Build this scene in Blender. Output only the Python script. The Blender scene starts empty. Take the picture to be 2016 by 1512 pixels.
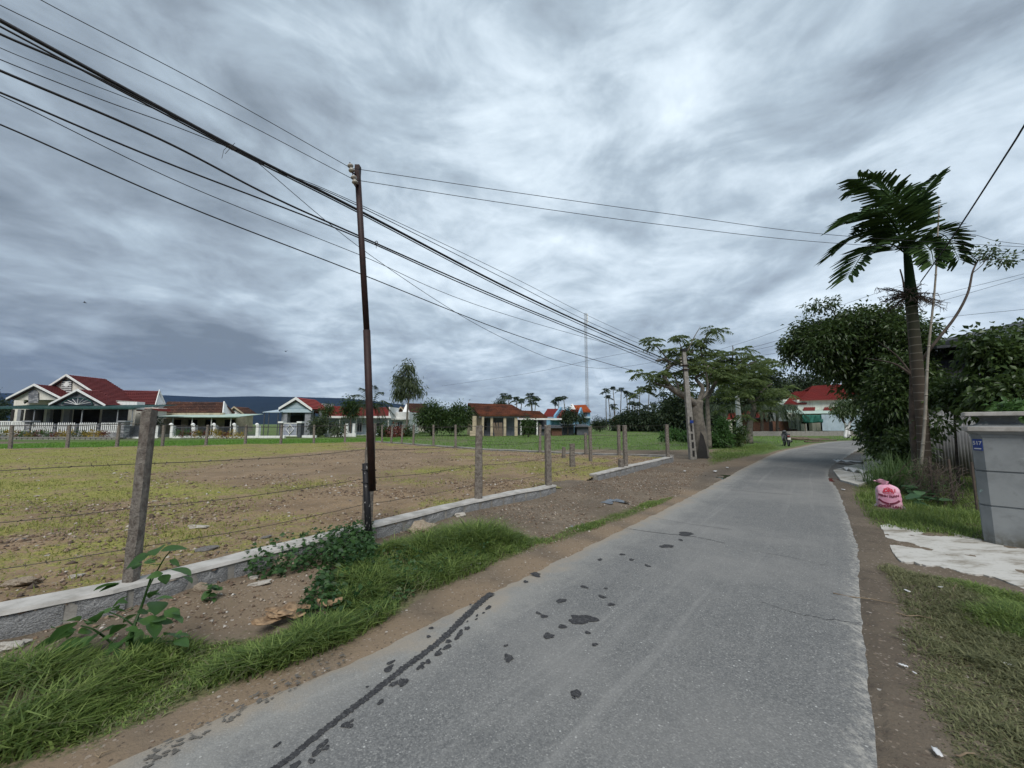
import bpy, math, random
import numpy as np
from mathutils import Vector, Matrix
random.seed(11); RNG = np.random.default_rng(11)
S = bpy.context.scene
C = S.collection
PI = math.pi
R = math.radians

# ------------------------------------------------------------------ camera
FPX = 757.0; PITCH = math.atan(79 / 757.0); CH = 1.5
cam = bpy.data.cameras.new('camera'); camo = bpy.data.objects.new('camera', cam); C.objects.link(camo)
camo.location = (0, 0, CH); camo.rotation_euler = (PI / 2 + PITCH, 0, 0)
cam.sensor_fit = 'HORIZONTAL'; cam.sensor_width = 36; cam.lens = 36 * FPX / 2016
cam.clip_start = 0.05; cam.clip_end = 20000
S.camera = camo
cP, sP = math.cos(PITCH), math.sin(PITCH)

def ray(u, v):
    a = (u - 1008) / FPX; b = (756 - v) / FPX
    return Vector((a, cP - b * sP, sP + b * cP))
def G(u, v, z=0.0):
    d = ray(u, v); t = (z - CH) / d.z
    return Vector((d.x * t, d.y * t, z))
def W(u, v, Y):
    d = ray(u, v); t = Y / d.y
    return Vector((d.x * t, Y, CH + d.z * t))
def WP(u, v, A, B):
    """ray through (u,v) met with the vertical plane that holds the plan line A-B"""
    d = ray(u, v); n = Vector((B[1] - A[1], -(B[0] - A[0])))
    t = (n.x * A[0] + n.y * A[1]) / (n.x * d.x + n.y * d.y)
    return Vector((d.x * t, d.y * t, CH + d.z * t))

# ------------------------------------------------------------------ node helpers
class NT:
    def __init__(s, tree):
        s.t = tree; tree.nodes.clear()
    def n(s, typ, **kw):
        nd = s.t.nodes.new(typ)
        for k, v in kw.items():
            if k[0] == '_': 
                setattr(nd, k[1:], v); continue
            key = int(k[1:]) if k[0] == 'i' and k[1:].isdigit() else k.replace('__', ' ')
            sock = nd.inputs[key]
            if isinstance(v, bpy.types.NodeSocket): s.t.links.new(v, sock)
            else: sock.default_value = v
        return nd
    def math(s, op, a, b=0.0, clamp=False):
        nd = s.n('ShaderNodeMath', _operation=op, i0=a, i1=b); nd.use_clamp = clamp
        return nd.outputs[0]
    def mix(s, f, a, b, mode='MIX'):
        nd = s.t.nodes.new('ShaderNodeMix'); nd.data_type = 'RGBA'; nd.blend_type = mode
        for sk, v in ((nd.inputs[0], f), (nd.inputs[6], a), (nd.inputs[7], b)):
            if isinstance(v, bpy.types.NodeSocket): s.t.links.new(v, sk)
            else: sk.default_value = v if not isinstance(v, tuple) or len(v) == 4 else (*v, 1)
        return nd.outputs[2]
    def ramp(s, f, stops):
        nd = s.t.nodes.new('ShaderNodeValToRGB'); e = nd.color_ramp.elements
        while len(e) < len(stops): e.new(0.5)
        for el, (p, c) in zip(e, stops):
            el.position = p; el.color = (c, c, c, 1) if isinstance(c, (int, float)) else (*c, 1)
        s.t.links.new(f, nd.inputs[0]); return nd.outputs[0]
    def noise(s, vec, scale, detail=4, rough=.55, dist=0.0, dim='3D'):
        nd = s.t.nodes.new('ShaderNodeTexNoise'); nd.noise_dimensions = dim
        s.t.links.new(vec, nd.inputs['Vector'])
        nd.inputs['Scale'].default_value = scale; nd.inputs['Detail'].default_value = detail
        nd.inputs['Roughness'].default_value = rough; nd.inputs['Distortion'].default_value = dist
        return nd.outputs[0]
    def smooth(s, x, a, b):
        nd = s.t.nodes.new('ShaderNodeMapRange'); nd.interpolation_type = 'SMOOTHSTEP'
        s.t.links.new(x, nd.inputs[0]); nd.inputs[1].default_value = a; nd.inputs[2].default_value = b
        return nd.outputs[0]

# ------------------------------------------------------------------ sky, sun, exposure
SKYOFF = (4.1, 1.3, 0); HAZE = 3.6e-5
SUN_AZ, SUN_EL = 178.0, 50.0      # clockwise from the view direction, above the horizon
wd = bpy.data.worlds.new('World'); S.world = wd; wd.use_nodes = True
t = NT(wd.node_tree)
co = t.n('ShaderNodeTexCoord').outputs['Generated']
sep = t.n('ShaderNodeSeparateXYZ', Vector=co)
zz = t.math('MAXIMUM', sep.outputs[2], 0.0)
den = t.math('ADD', zz, 0.16)
pv = t.n('ShaderNodeCombineXYZ', X=t.math('DIVIDE', sep.outputs[0], den), Y=t.math('DIVIDE', sep.outputs[1], den), Z=0.37).outputs[0]
mp = t.n('ShaderNodeMapping', Vector=pv); mp.inputs['Rotation'].default_value = (0, 0, R(-24)); mp.inputs['Scale'].default_value = (1.0, 1.0, 1); mp.inputs['Location'].default_value = SKYOFF
mp3 = t.n('ShaderNodeMapping', Vector=co); mp3.inputs['Scale'].default_value = (1, 1, 2.3); mp3.inputs['Location'].default_value = (.7, .2, .1)
pv2 = mp.outputs[0]
big = t.noise(pv2, 0.62, 2, .5, .2)
mid = t.noise(mp3.outputs[0], 3.1, 6, .56, .5)
fine = t.noise(pv2, 4.2, 6, .58, .4)
dens = t.math('ADD', t.math('ADD', t.math('MULTIPLY', big, .36), t.math('MULTIPLY', mid, .44)), t.math('MULTIPLY', fine, .20))
# cloud is thinner on the sun's side of the sky, thicker over the mountains on the left
bd = t.n('ShaderNodeVectorMath', _operation='DOT_PRODUCT', i0=co, i1=(0.62, 0.58, 0.30)).outputs['Value']
dens = t.math('SUBTRACT', dens, t.math('MULTIPLY', bd, .10))
ccol = t.ramp(dens, [(.30, (.60, .68, .735)), (.365, (.465, .54, .60)), (.43, (.315, .380, .435)), (.50, (.215, .258, .300)), (.58, (.135, .165, .195))])
sky = t.n('ShaderNodeTexSky', _sky_type='NISHITA', _sun_disc=False, _sun_elevation=R(SUN_EL), _sun_rotation=R(SUN_AZ))
b1 = t.n('ShaderNodeBackground', Color=sky.outputs[0], Strength=0.08)
b2 = t.n('ShaderNodeBackground', Color=ccol, Strength=0.76)
cov = t.math('ADD', .90, t.math('MULTIPLY', dens, .14), True)
mx = t.n('ShaderNodeMixShader', i0=cov, i1=b1.outputs[0], i2=b2.outputs[0])
t.n('ShaderNodeOutputWorld', Surface=mx.outputs[0])

sl = bpy.data.lights.new('sun', 'SUN'); sl.energy = 1.5; sl.angle = R(35); sl.color = (1, .975, .94)
so = bpy.data.objects.new('sun', sl); C.objects.link(so)
sd = Vector((math.sin(R(SUN_AZ)) * math.cos(R(SUN_EL)), math.cos(R(SUN_AZ)) * math.cos(R(SUN_EL)), math.sin(R(SUN_EL))))
so.rotation_euler = (-sd).to_track_quat('-Z', 'Y').to_euler(); so.location = (0, 0, 30)
S.view_settings.view_transform = 'Standard'; S.view_settings.look = 'None'
S.view_settings.exposure = 1.05; S.view_settings.gamma = 1.0; S.view_settings.use_curve_mapping = False

# ------------------------------------------------------------------ mesh helpers
class MB:
    def __init__(s): s.v = []; s.f = []
    def add(s, vs, fs):
        o = len(s.v); s.v += [tuple(p) for p in vs]; s.f += [tuple(i + o for i in f) for f in fs]; return s
    def box(s, c, sz, rz=0.0, taper=1.0):
        cx, cy, cz = c; hx, hy, hz = sz[0] / 2, sz[1] / 2, sz[2] / 2; vs = []
        cr, sr = math.cos(rz), math.sin(rz)
        for k, zt in ((1, -hz), (taper, hz)):
            for x, y in ((-hx, -hy), (hx, -hy), (hx, hy), (-hx, hy)):
                x *= k; y *= k
                vs.append((cx + x * cr - y * sr, cy + x * sr + y * cr, cz + zt))
        return s.add(vs, [(3, 2, 1, 0), (4, 5, 6, 7), (0, 1, 5, 4), (1, 2, 6, 5), (2, 3, 7, 6), (3, 0, 4, 7)])
    def span(s, x0, x1, y0, y1, z0, z1):
        return s.box(((x0 + x1) / 2, (y0 + y1) / 2, (z0 + z1) / 2), (abs(x1 - x0), abs(y1 - y0), abs(z1 - z0)))
    def tube(s, pts, rad, n=8, cap=True):
        pts = [Vector(p) for p in pts]; m = len(pts)
        rr = rad if isinstance(rad, (list, tuple)) else [rad] * m
        vs = []; ref = None
        for i, p in enumerate(pts):
            tg = (pts[min(i + 1, m - 1)] - pts[max(i - 1, 0)]).normalized()
            if ref is None:
                ref = tg.cross(Vector((0, 0, 1)) if abs(tg.z) < .9 else Vector((1, 0, 0))).normalized()
            ref = (ref - tg * ref.dot(tg)).normalized(); bi = tg.cross(ref)
            for k in range(n):
                a = 2 * PI * k / n
                vs.append(p + (ref * math.cos(a) + bi * math.sin(a)) * rr[i])
        fs = [(i * n + k, i * n + (k + 1) % n, (i + 1) * n + (k + 1) % n, (i + 1) * n + k) for i in range(m - 1) for k in range(n)]
        if cap: fs += [tuple(range(n - 1, -1, -1)), tuple((m - 1) * n + k for k in range(n))]
        return s.add(vs, fs)
    def prism(s, poly, d):
        """polygon (list of points) pushed along vector d"""
        n = len(poly); d = Vector(d); vs = [Vector(p) for p in poly] + [Vector(p) + d for p in poly]
        return s.add(vs, [tuple(range(n)), tuple(range(2 * n - 1, n - 1, -1))] + [(i, i + n, (i + 1) % n + n, (i + 1) % n) for i in range(n)])
    def lathe(s, prof, c=(0, 0, 0), n=16):
        vs = []; m = len(prof)
        for r_, z in prof:
            for k in range(n):
                a = 2 * PI * k / n; vs.append((c[0] + r_ * math.cos(a), c[1] + r_ * math.sin(a), c[2] + z))
        fs = [(i * n + k, i * n + (k + 1) % n, (i + 1) * n + (k + 1) % n, (i + 1) * n + k) for i in range(m - 1) for k in range(n)]
        fs += [tuple(range(n - 1, -1, -1)), tuple((m - 1) * n + k for k in range(n))]
        return s.add(vs, fs)
    def build(s, name, mat, parent=None, smooth=False, bevel=0.0, loc=None):
        me = bpy.data.meshes.new(name); me.from_pydata(s.v, [], s.f); me.update()
        if mat: me.materials.append(mat)
        if smooth: me.polygons.foreach_set('use_smooth', [True] * len(me.polygons))
        o = bpy.data.objects.new(name, me); C.objects.link(o)
        if bevel:
            b = o.modifiers.new('bevel', 'BEVEL'); b.width = bevel; b.segments = 2
        if loc is not None: o.location = loc
        if parent: o.parent = parent
        return o

def mesh_np(name, v, tris, mat, parent=None, tint=None, smooth=False, zone=None, uv=None):
    v = np.asarray(v, np.float32); tris = np.asarray(tris, np.int32); k = tris.shape[1]
    me = bpy.data.meshes.new(name)
    me.vertices.add(len(v)); me.vertices.foreach_set('co', v.ravel())
    me.loops.add(tris.size); me.loops.foreach_set('vertex_index', tris.ravel())
    me.polygons.add(len(tris)); me.polygons.foreach_set('loop_start', np.arange(0, tris.size, k, dtype=np.int32))
    me.polygons.foreach_set('loop_total', np.full(len(tris), k, np.int32))
    if smooth: me.polygons.foreach_set('use_smooth', np.ones(len(tris), bool))
    if tint is not None:
        a = me.attributes.new('tint', 'FLOAT', 'POINT'); a.data.foreach_set('value', np.asarray(tint, np.float32))
    if zone is not None:
        a = me.attributes.new('zone', 'FLOAT_COLOR', 'POINT'); a.data.foreach_set('color', np.asarray(zone, np.float32).ravel())
    if uv is not None:
        l = me.uv_layers.new(name='UVMap'); l.data.foreach_set('uv', np.asarray(uv, np.float32)[tris.ravel()].ravel())
    me.materials.append(mat); me.update(calc_edges=True); me.validate()
    o = bpy.data.objects.new(name, me); C.objects.link(o)
    if parent: o.parent = parent
    return o

def tag(o, label=None, cat=None, group=None, kind=None):
    if label: o['label'] = label
    if cat: o['category'] = cat
    if group: o['group'] = group
    if kind: o['kind'] = kind
    return o
def thing(name, label, cat, loc=(0, 0, 0), rz=0, group=None):
    o = bpy.data.objects.new(name, None); C.objects.link(o); o.location = loc; o.rotation_euler = (0, 0, rz)
    o.empty_display_size = .1
    return tag(o, label, cat, group)
def attach(o, parent):
    """parent a mesh built in world space under a thing that stands at its base"""
    o.parent = parent; o.matrix_parent_inverse = Matrix.LocRotScale(parent.location, parent.rotation_euler, parent.scale).inverted(); return o
def copy_tree(o, parent=None):
    c = o.copy(); C.objects.link(c)
    if parent: c.parent = parent
    for ch in o.children: copy_tree(ch, c)
    return c
ORD = ['first', 'second', 'third', 'fourth', 'fifth', 'sixth', 'seventh', 'eighth', 'ninth', 'tenth', 'eleventh', 'twelfth', 'thirteenth', 'fourteenth', 'fifteenth', 'sixteenth', 'seventeenth', 'eighteenth', 'nineteenth', 'twentieth', 'twenty-first', 'twenty-second', 'twenty-third', 'twenty-fourth', 'twenty-fifth', 'twenty-sixth', 'twenty-seventh', 'twenty-eighth']

def spline(pts, n=10):
    """Catmull-Rom through 3D points"""
    P = [Vector(p) for p in pts]; P = [P[0] * 2 - P[1]] + P + [P[-1] * 2 - P[-2]]; out = []
    for i in range(1, len(P) - 2):
        for k in range(n):
            x = k / n; a, b, c, d = P[i - 1], P[i], P[i + 1], P[i + 2]
            out.append(.5 * ((2 * b) + (c - a) * x + (2 * a - 5 * b + 4 * c - d) * x * x + (3 * b - a - 3 * c + d) * x ** 3))
    return out + [P[-2]]

# numpy value noise
def vnoise(x, y, seed=0):
    xi = np.floor(x).astype(np.int64); yi = np.floor(y).astype(np.int64); fx = x - xi; fy = y - yi
    fx = fx * fx * (3 - 2 * fx); fy = fy * fy * (3 - 2 * fy)
    def h(a, b):
        n = (a * 374761393 + b * 668265263 + seed * 1442695041) & 0x7fffffff
        n = ((n ^ (n >> 13)) * 1274126177) & 0x7fffffff
        return ((n ^ (n >> 16)) & 0xffff) / 65535.0
    return (h(xi, yi) * (1 - fx) + h(xi + 1, yi) * fx) * (1 - fy) + (h(xi, yi + 1) * (1 - fx) + h(xi + 1, yi + 1) * fx) * fy
def fbm(x, y, seed=0, o=4):
    r = 0; a = .5
    for k in range(o): r = r + a * vnoise(x * 2 ** k + 17.3 * k, y * 2 ** k - 9.1 * k, seed + k); a *= .5
    return r / (1 - .5 ** o)
def sstep(x, a, b):
    k = np.clip((x - a) / (b - a), 0, 1); return k * k * (3 - 2 * k)
def sdf(x, y, poly):
    """signed distance to a polygon, negative inside"""
    x = np.asarray(x, float); y = np.asarray(y, float); d = np.full(x.shape, 1e9); ins = np.zeros(x.shape, bool); n = len(poly)
    for i in range(n):
        ax, ay = poly[i][0], poly[i][1]; bx, by = poly[(i + 1) % n][0], poly[(i + 1) % n][1]
        ex, ey = bx - ax, by - ay; L = ex * ex + ey * ey + 1e-12
        k = np.clip(((x - ax) * ex + (y - ay) * ey) / L, 0, 1)
        d = np.minimum(d, np.hypot(x - ax - k * ex, y - ay - k * ey))
        c = ((ay > y) != (by > y)) & (x < ex * (y - ay) / (ey if abs(ey) > 1e-9 else 1e-9) + ax); ins ^= c
    return np.where(ins, -d, d)
def GP(pts, z=0.0): return [tuple(G(u, v, z))[:2] for u, v in pts]

# ------------------------------------------------------------------ materials
def newmat(name):
    m = bpy.data.materials.new(name); m.use_nodes = True; return m, NT(m.node_tree)
def finish(t, col, rough=.8, bump=None, bstr=.3, bdist=.02, metal=0.0, spec=.3, extra=None):
    kw = dict(Base__Color=col, Roughness=rough, Metallic=metal)
    p = t.n('ShaderNodeBsdfPrincipled', **kw); p.inputs['Specular IOR Level'].default_value = spec
    if bump is not None:
        b = t.n('ShaderNodeBump', Height=bump, Strength=bstr, Distance=bdist); t.t.links.new(b.outputs[0], p.inputs['Normal'])
    t.n('ShaderNodeOutputMaterial', Surface=p.outputs[0]); return p
def pm(name, c1, c2=None, scale=6.0, rough=.75, bump=.25, bscale=30, bdist=.01, metal=0.0, spec=.3, streak=None, detail=5):
    m, t = newmat(name); co = t.n('ShaderNodeTexCoord').outputs['Object']
    c2 = c2 or tuple(x * .72 for x in c1)
    n = t.noise(co, scale, detail, .6); f = t.smooth(n, .34, .68)
    col = t.mix(f, (*c1, 1), (*c2, 1))
    if streak:
        mp = t.n('ShaderNodeMapping', Vector=co); mp.inputs['Scale'].default_value = (3.5, 3.5, .35)
        s2 = t.smooth(t.noise(mp.outputs[0], 2.2, 5, .6), .5, .72); col = t.mix(t.math('MULTIPLY', s2, .65), col, (*streak, 1))
    bn = t.noise(co, bscale, 6, .6)
    finish(t, col, rough, bn, bump, bdist, metal, spec); return m
def leafmat(name, dark, light, trans=.35, rough=.5, spec=.35):
    m, t = newmat(name); a = t.n('ShaderNodeAttribute', _attribute_name='tint').outputs['Fac']
    col = t.mix(a, (*dark, 1), (*light, 1))
    p = t.n('ShaderNodeBsdfPrincipled', Base__Color=col, Roughness=rough); p.inputs['Specular IOR Level'].default_value = spec
    tr = t.n('ShaderNodeBsdfTranslucent', Color=t.mix(.5, col, (*[min(1, x * 1.6) for x in light], 1)))
    mx = t.n('ShaderNodeMixShader', i0=trans, i1=p.outputs[0], i2=tr.outputs[0])
    t.n('ShaderNodeOutputMaterial', Surface=mx.outputs[0]); return m

def ground_mat(name, soil_a, soil_b, soil_c, grass_a, grass_b, gravel=.5, field=(.10, .24, .040)):
    m, t = newmat(name); co = t.n('ShaderNodeTexCoord').outputs['Object']
    z = t.n('ShaderNodeAttribute', _attribute_name='zone'); sp = t.n('ShaderNodeSeparateColor', Color=z.outputs['Color'])
    g, s, w = sp.outputs; fld = z.outputs['Alpha']
    n1 = t.noise(co, .9, 6, .6); n2 = t.noise(co, 7, 6, .65); n3 = t.noise(co, 42, 5, .7)
    soil = t.mix(t.smooth(n1, .38, .62), (*soil_a, 1), (*soil_b, 1)); soil = t.mix(t.math('MULTIPLY', t.smooth(n2, .5, .72), .7), soil, (*soil_c, 1))
    sand = t.mix(n3, (.20, .145, .095, 1), (.33, .25, .17, 1)); soil = t.mix(s, soil, sand)
    # small stones: voronoi cells, each with its own tone
    v1 = t.n('ShaderNodeTexVoronoi', Vector=co, Scale=34.0, Randomness=1.0); v2 = t.n('ShaderNodeTexVoronoi', Vector=co, Scale=55.0)
    r1 = t.n('ShaderNodeSeparateColor', Color=v1.outputs['Color']).outputs; r2 = t.n('ShaderNodeSeparateColor', Color=v2.outputs['Color']).outputs
    stone1 = t.math('MULTIPLY', t.math('LESS_THAN', v1.outputs['Distance'], .36), t.math('GREATER_THAN', r1[0], 1 - .16 * gravel))
    stone2 = t.math('MULTIPLY', t.math('LESS_THAN', v2.outputs['Distance'], .42), t.math('GREATER_THAN', r2[0], 1 - .5 * gravel))
    sc = t.ramp(r1[1], [(0, (.12, .09, .07)), (.4, (.26, .19, .13)), (.75, (.38, .32, .26)), (1, (.55, .51, .46))])
    sc2 = t.ramp(r2[1], [(0, (.09, .07, .055)), (.5, (.24, .18, .13)), (1, (.42, .36, .30))])
    soil = t.mix(t.math('MULTIPLY', stone2, .85), soil, sc2); soil = t.mix(stone1, soil, sc)
    soil = t.mix(t.math('MULTIPLY', n3, .35), soil, (.05, .035, .025, 1))
    gr = t.mix(t.smooth(t.noise(co, 26, 5, .75), .38, .62), (*grass_a, 1), (*grass_b, 1)); gr = t.mix(t.math('MULTIPLY', t.smooth(t.noise(co, 1.6, 5, .7), .48, .66), .65), gr, (*soil_b, 1)); gr = t.mix(fld, gr, t.mix(t.noise(co, 12, 4, .7), tuple(x * .6 for x in field) + (1,), (*field, 1)))
    gm = t.smooth(t.math('ADD', g, t.math('MULTIPLY', t.math('SUBTRACT', t.math('ADD', t.math('MULTIPLY', n2, .55), t.math('MULTIPLY', n3, .45)), .5), 2.6)), .40, .78)
    col = t.mix(gm, soil, gr)
    col = t.mix(t.math('MULTIPLY', w, .62), col, (.03, .027, .024, 1))
    bh = t.math('ADD', t.math('ADD', t.math('MULTIPLY', n2, .8), t.math('MULTIPLY', n3, .7)), t.math('ADD', t.math('MULTIPLY', stone1, .5), t.math('MULTIPLY', stone2, .22)))
    rg = t.math('SUBTRACT', .95, t.math('MULTIPLY', w, .45))
    finish(t, col, rg, bh, .7, .03, 0, .2); return m

M = {}
M['ground'] = ground_mat('ground', (.145, .116, .086), (.205, .165, .122), (.088, .070, .054), (.050, .060, .024), (.15, .145, .065), .55)
M['lot'] = ground_mat('lot', (.225, .158, .094), (.32, .225, .135), (.13, .093, .062), (.140, .155, .036), (.34, .31, .092), .8)
M['conc'] = pm('aged concrete', (.30, .285, .26), (.19, .18, .16), 9, .9, .6, 70, .01)
M['postc'] = pm('weathered post concrete', (.235, .21, .18), (.12, .10, .085), 14, .95, 1.0, 55, .02)
M['cap'] = pm('mortar cap', (.46, .44, .41), (.30, .285, .26), 5, .9, .5, 60, .008)
M['mortar'] = pm('mortar', (.30, .285, .255), (.20, .185, .165), 8, .95, .5, 60, .01)
M['granite'] = pm('granite', (.34, .34, .335), (.15, .152, .155), 30, .85, .9, 26, .03, detail=8)
M['rock'] = pm('tan rock', (.40, .33, .25), (.25, .19, .13), 7, .9, .7, 20, .03)
M['rockw'] = pm('pale rock', (.52, .49, .44), (.36, .32, .27), 9, .9, .6, 25, .02)
M['rockd'] = pm('grey rock', (.22, .21, .20), (.12, .11, .10), 9, .9, .6, 25, .02)
M['rust'] = pm('maroon rusted steel', (.036, .016, .014), (.02, .011, .010), 18, .6, .3, 60, .003)
M['blackpipe'] = None
M['black'] = pm('black rubber', (.012, .012, .014), (.02, .02, .022), 20, .55, .1)
M['wire'] = pm('old wire', (.05, .048, .045), (.09, .075, .06), 40, .6, .1, metal=.4)
M['porc'] = pm('porcelain', (.42, .40, .34), (.25, .22, .18), 25, .35, .1, spec=.5)
M['white'] = pm('white paint', (.80, .80, .78), (.72, .72, .69), 3, .7, .1, 20, streak=(.50, .49, .45))
M['offwhite'] = pm('cream paint', (.74, .715, .63), (.66, .63, .55), 2, .8, .1, 20, streak=(.46, .43, .37))
M['mint'] = pm('pale mint paint', (.74, .79, .70), (.67, .72, .63), 2, .8, .1, 20, streak=(.44, .45, .40))
M['cream'] = pm('stained cream plaster', (.50, .43, .30), (.36, .30, .21), 2, .9, .2, 20, streak=(.20, .17, .13))
M['blue'] = pm('blue paint', (.20, .38, .52), (.16, .31, .44), 2, .8, .1, 20)
M['lightblue'] = pm('light blue paint', (.46, .56, .60), (.40, .50, .54), 2, .8, .1, 20)
M['lilac'] = pm('blue grey paint', (.33, .35, .41), (.24, .26, .31), 1.5, .85, .1, 20, streak=(.16, .16, .18))
M['grey'] = pm('grey paint', (.30, .31, .33), (.22, .23, .245), 3, .85, .2, 20)
M['dgrey'] = pm('dark grey paint', (.10, .11, .125), (.07, .075, .085), 3, .8, .1, 20)
M['dark'] = pm('painted interior shade', (.022, .021, .021), (.035, .033, .032), 2, .9, .1)  # near-black colour stands for shade in openings, recesses and under eaves
M['greensheet'] = pm('dark green sheet metal', (.028, .09, .078), (.02, .06, .055), 3, .5, .1, spec=.4)
M['palegreen'] = pm('pale green sheet', (.42, .53, .46), (.33, .42, .37), 2, .6, .1)
M['bluewhite'] = pm('pale blue sheet', (.42, .50, .55), (.34, .42, .47), 1.3, .5, .1, streak=(.28, .33, .36))
M['tarp'] = pm('green tarpaulin', (.02, .13, .095), (.012, .08, .06), 3, .7, .4, 8, .03)
M['brick'] = pm('old brick', (.17, .085, .055), (.10, .055, .04), 6, .95, .6, 30, .02)
M['stonecl'] = None
M['wood'] = pm('weathered wood', (.17, .13, .095), (.09, .07, .05), 8, .9, .5, 40, .01)
M['bark'] = pm('bark', (.115, .095, .075), (.06, .05, .04), 9, .95, 1.0, 28, .03)
M['barkl'] = pm('pale bark', (.20, .18, .15), (.11, .10, .085), 6, .95, 1.0, 24, .03)
M['bamboo'] = pm('dry bamboo', (.33, .30, .25), (.22, .20, .165), 6, .7, .2)
M['drystem'] = pm('brown stem', (.105, .082, .066), (.055, .044, .036), 9, .8, .3)
M['glass'] = pm('window glass', (.035, .04, .048), (.05, .056, .065), 2, .12, 0, spec=.6)
M['tin'] = pm('corrugated tin', (.30, .31, .31), (.21, .215, .22), 2.5, .5, .15, metal=.3, streak=(.16, .13, .11))
M['darktin'] = pm('dark tin', (.05, .055, .06), (.03, .033, .037), 3, .6, .2)
M['dryleaf'] = pm('dry banana leaf', (.34, .23, .135), (.15, .095, .055), 22, .9, .5, 40, .01)
M['litter'] = pm('white plastic', (.62, .62, .62), (.5, .5, .5), 9, .5, .2)
M['straw'] = pm('dry twig', (.26, .20, .13), (.15, .11, .075), 12, .9, .3)
M['leaf_big'] = leafmat('glossy dark leaf', (.014, .034, .011), (.090, .140, .038), .28, .38, .45)
M['leaf_mango'] = leafmat('mango leaf', (.016, .036, .010), (.060, .105, .024), .28)
M['leaf_eu'] = leafmat('eucalypt leaf', (.030, .048, .022), (.095, .125, .055), .3)
M['leaf_fl'] = leafmat('poinciana leaf', (.034, .062, .018), (.13, .17, .055), .4, .6)
M['leaf_palm'] = leafmat('palm leaf', (.010, .026, .009), (.050, .090, .026), .12, .8, .08)
M['leaf_far'] = leafmat('distant leaf', (.014, .028, .012), (.042, .065, .026), .2, .6)
M['leaf_ylw'] = leafmat('yellow croton leaf', (.16, .13, .02), (.42, .30, .04), .3)
M['leaf_red'] = leafmat('red croton leaf', (.07, .015, .015), (.20, .05, .03), .3)
M['leaf_weed'] = leafmat('weed leaf', (.035, .085, .022), (.085, .17, .045), .35, .5)
M['leaf_vine'] = leafmat('vine leaf', (.020, .052, .018), (.060, .125, .035), .3, .5)
M['leaf_taro'] = leafmat('broad garden leaf', (.045, .10, .045), (.095, .175, .075), .3, .5)
M['grass'] = leafmat('verge grass', (.050, .095, .020), (.26, .34, .095), .4, .6)
M['lotgrass'] = leafmat('yellowing lot grass', (.115, .15, .028), (.33, .31, .10), .35, .7)
M['rice'] = leafmat('bright field grass', (.070, .15, .022), (.20, .33, .06), .4, .6)
M['lemongrass'] = leafmat('long grass', (.040, .085, .025), (.135, .205, .075), .35, .5)
M['drygrass'] = leafmat('trodden grass', (.075, .085, .035), (.25, .25, .13), .35, .7)

def tilemat(name, a, b, c):
    m, t = newmat(name); co = t.n('ShaderNodeTexCoord').outputs['Object']
    n = t.noise(co, .7, 5, .65); n2 = t.noise(co, 5, 4, .7)
    col = t.mix(t.smooth(n, .38, .62), (*a, 1), (*b, 1)); col = t.mix(t.smooth(n2, .56, .70), col, (*c, 1))
    finish(t, col, .75, t.noise(co, 20, 4), .2, .01); return m
M['redtile'] = tilemat('red painted roof tile', (.135, .030, .030), (.115, .026, .027), (.085, .026, .026))
M['redtile2'] = tilemat('bright red roof tile', (.25, .045, .040), (.215, .042, .038), (.17, .045, .04))
M['orangetile'] = tilemat('orange roof tile', (.42, .12, .035), (.36, .09, .03), (.28, .08, .04))
M['oldtile'] = tilemat('old mossy clay tile', (.055, .028, .022), (.095, .042, .028), (.30, .17, .11))
M['claytile'] = tilemat('weathered clay tile', (.19, .068, .036), (.075, .035, .025), (.29, .12, .065))

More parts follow.
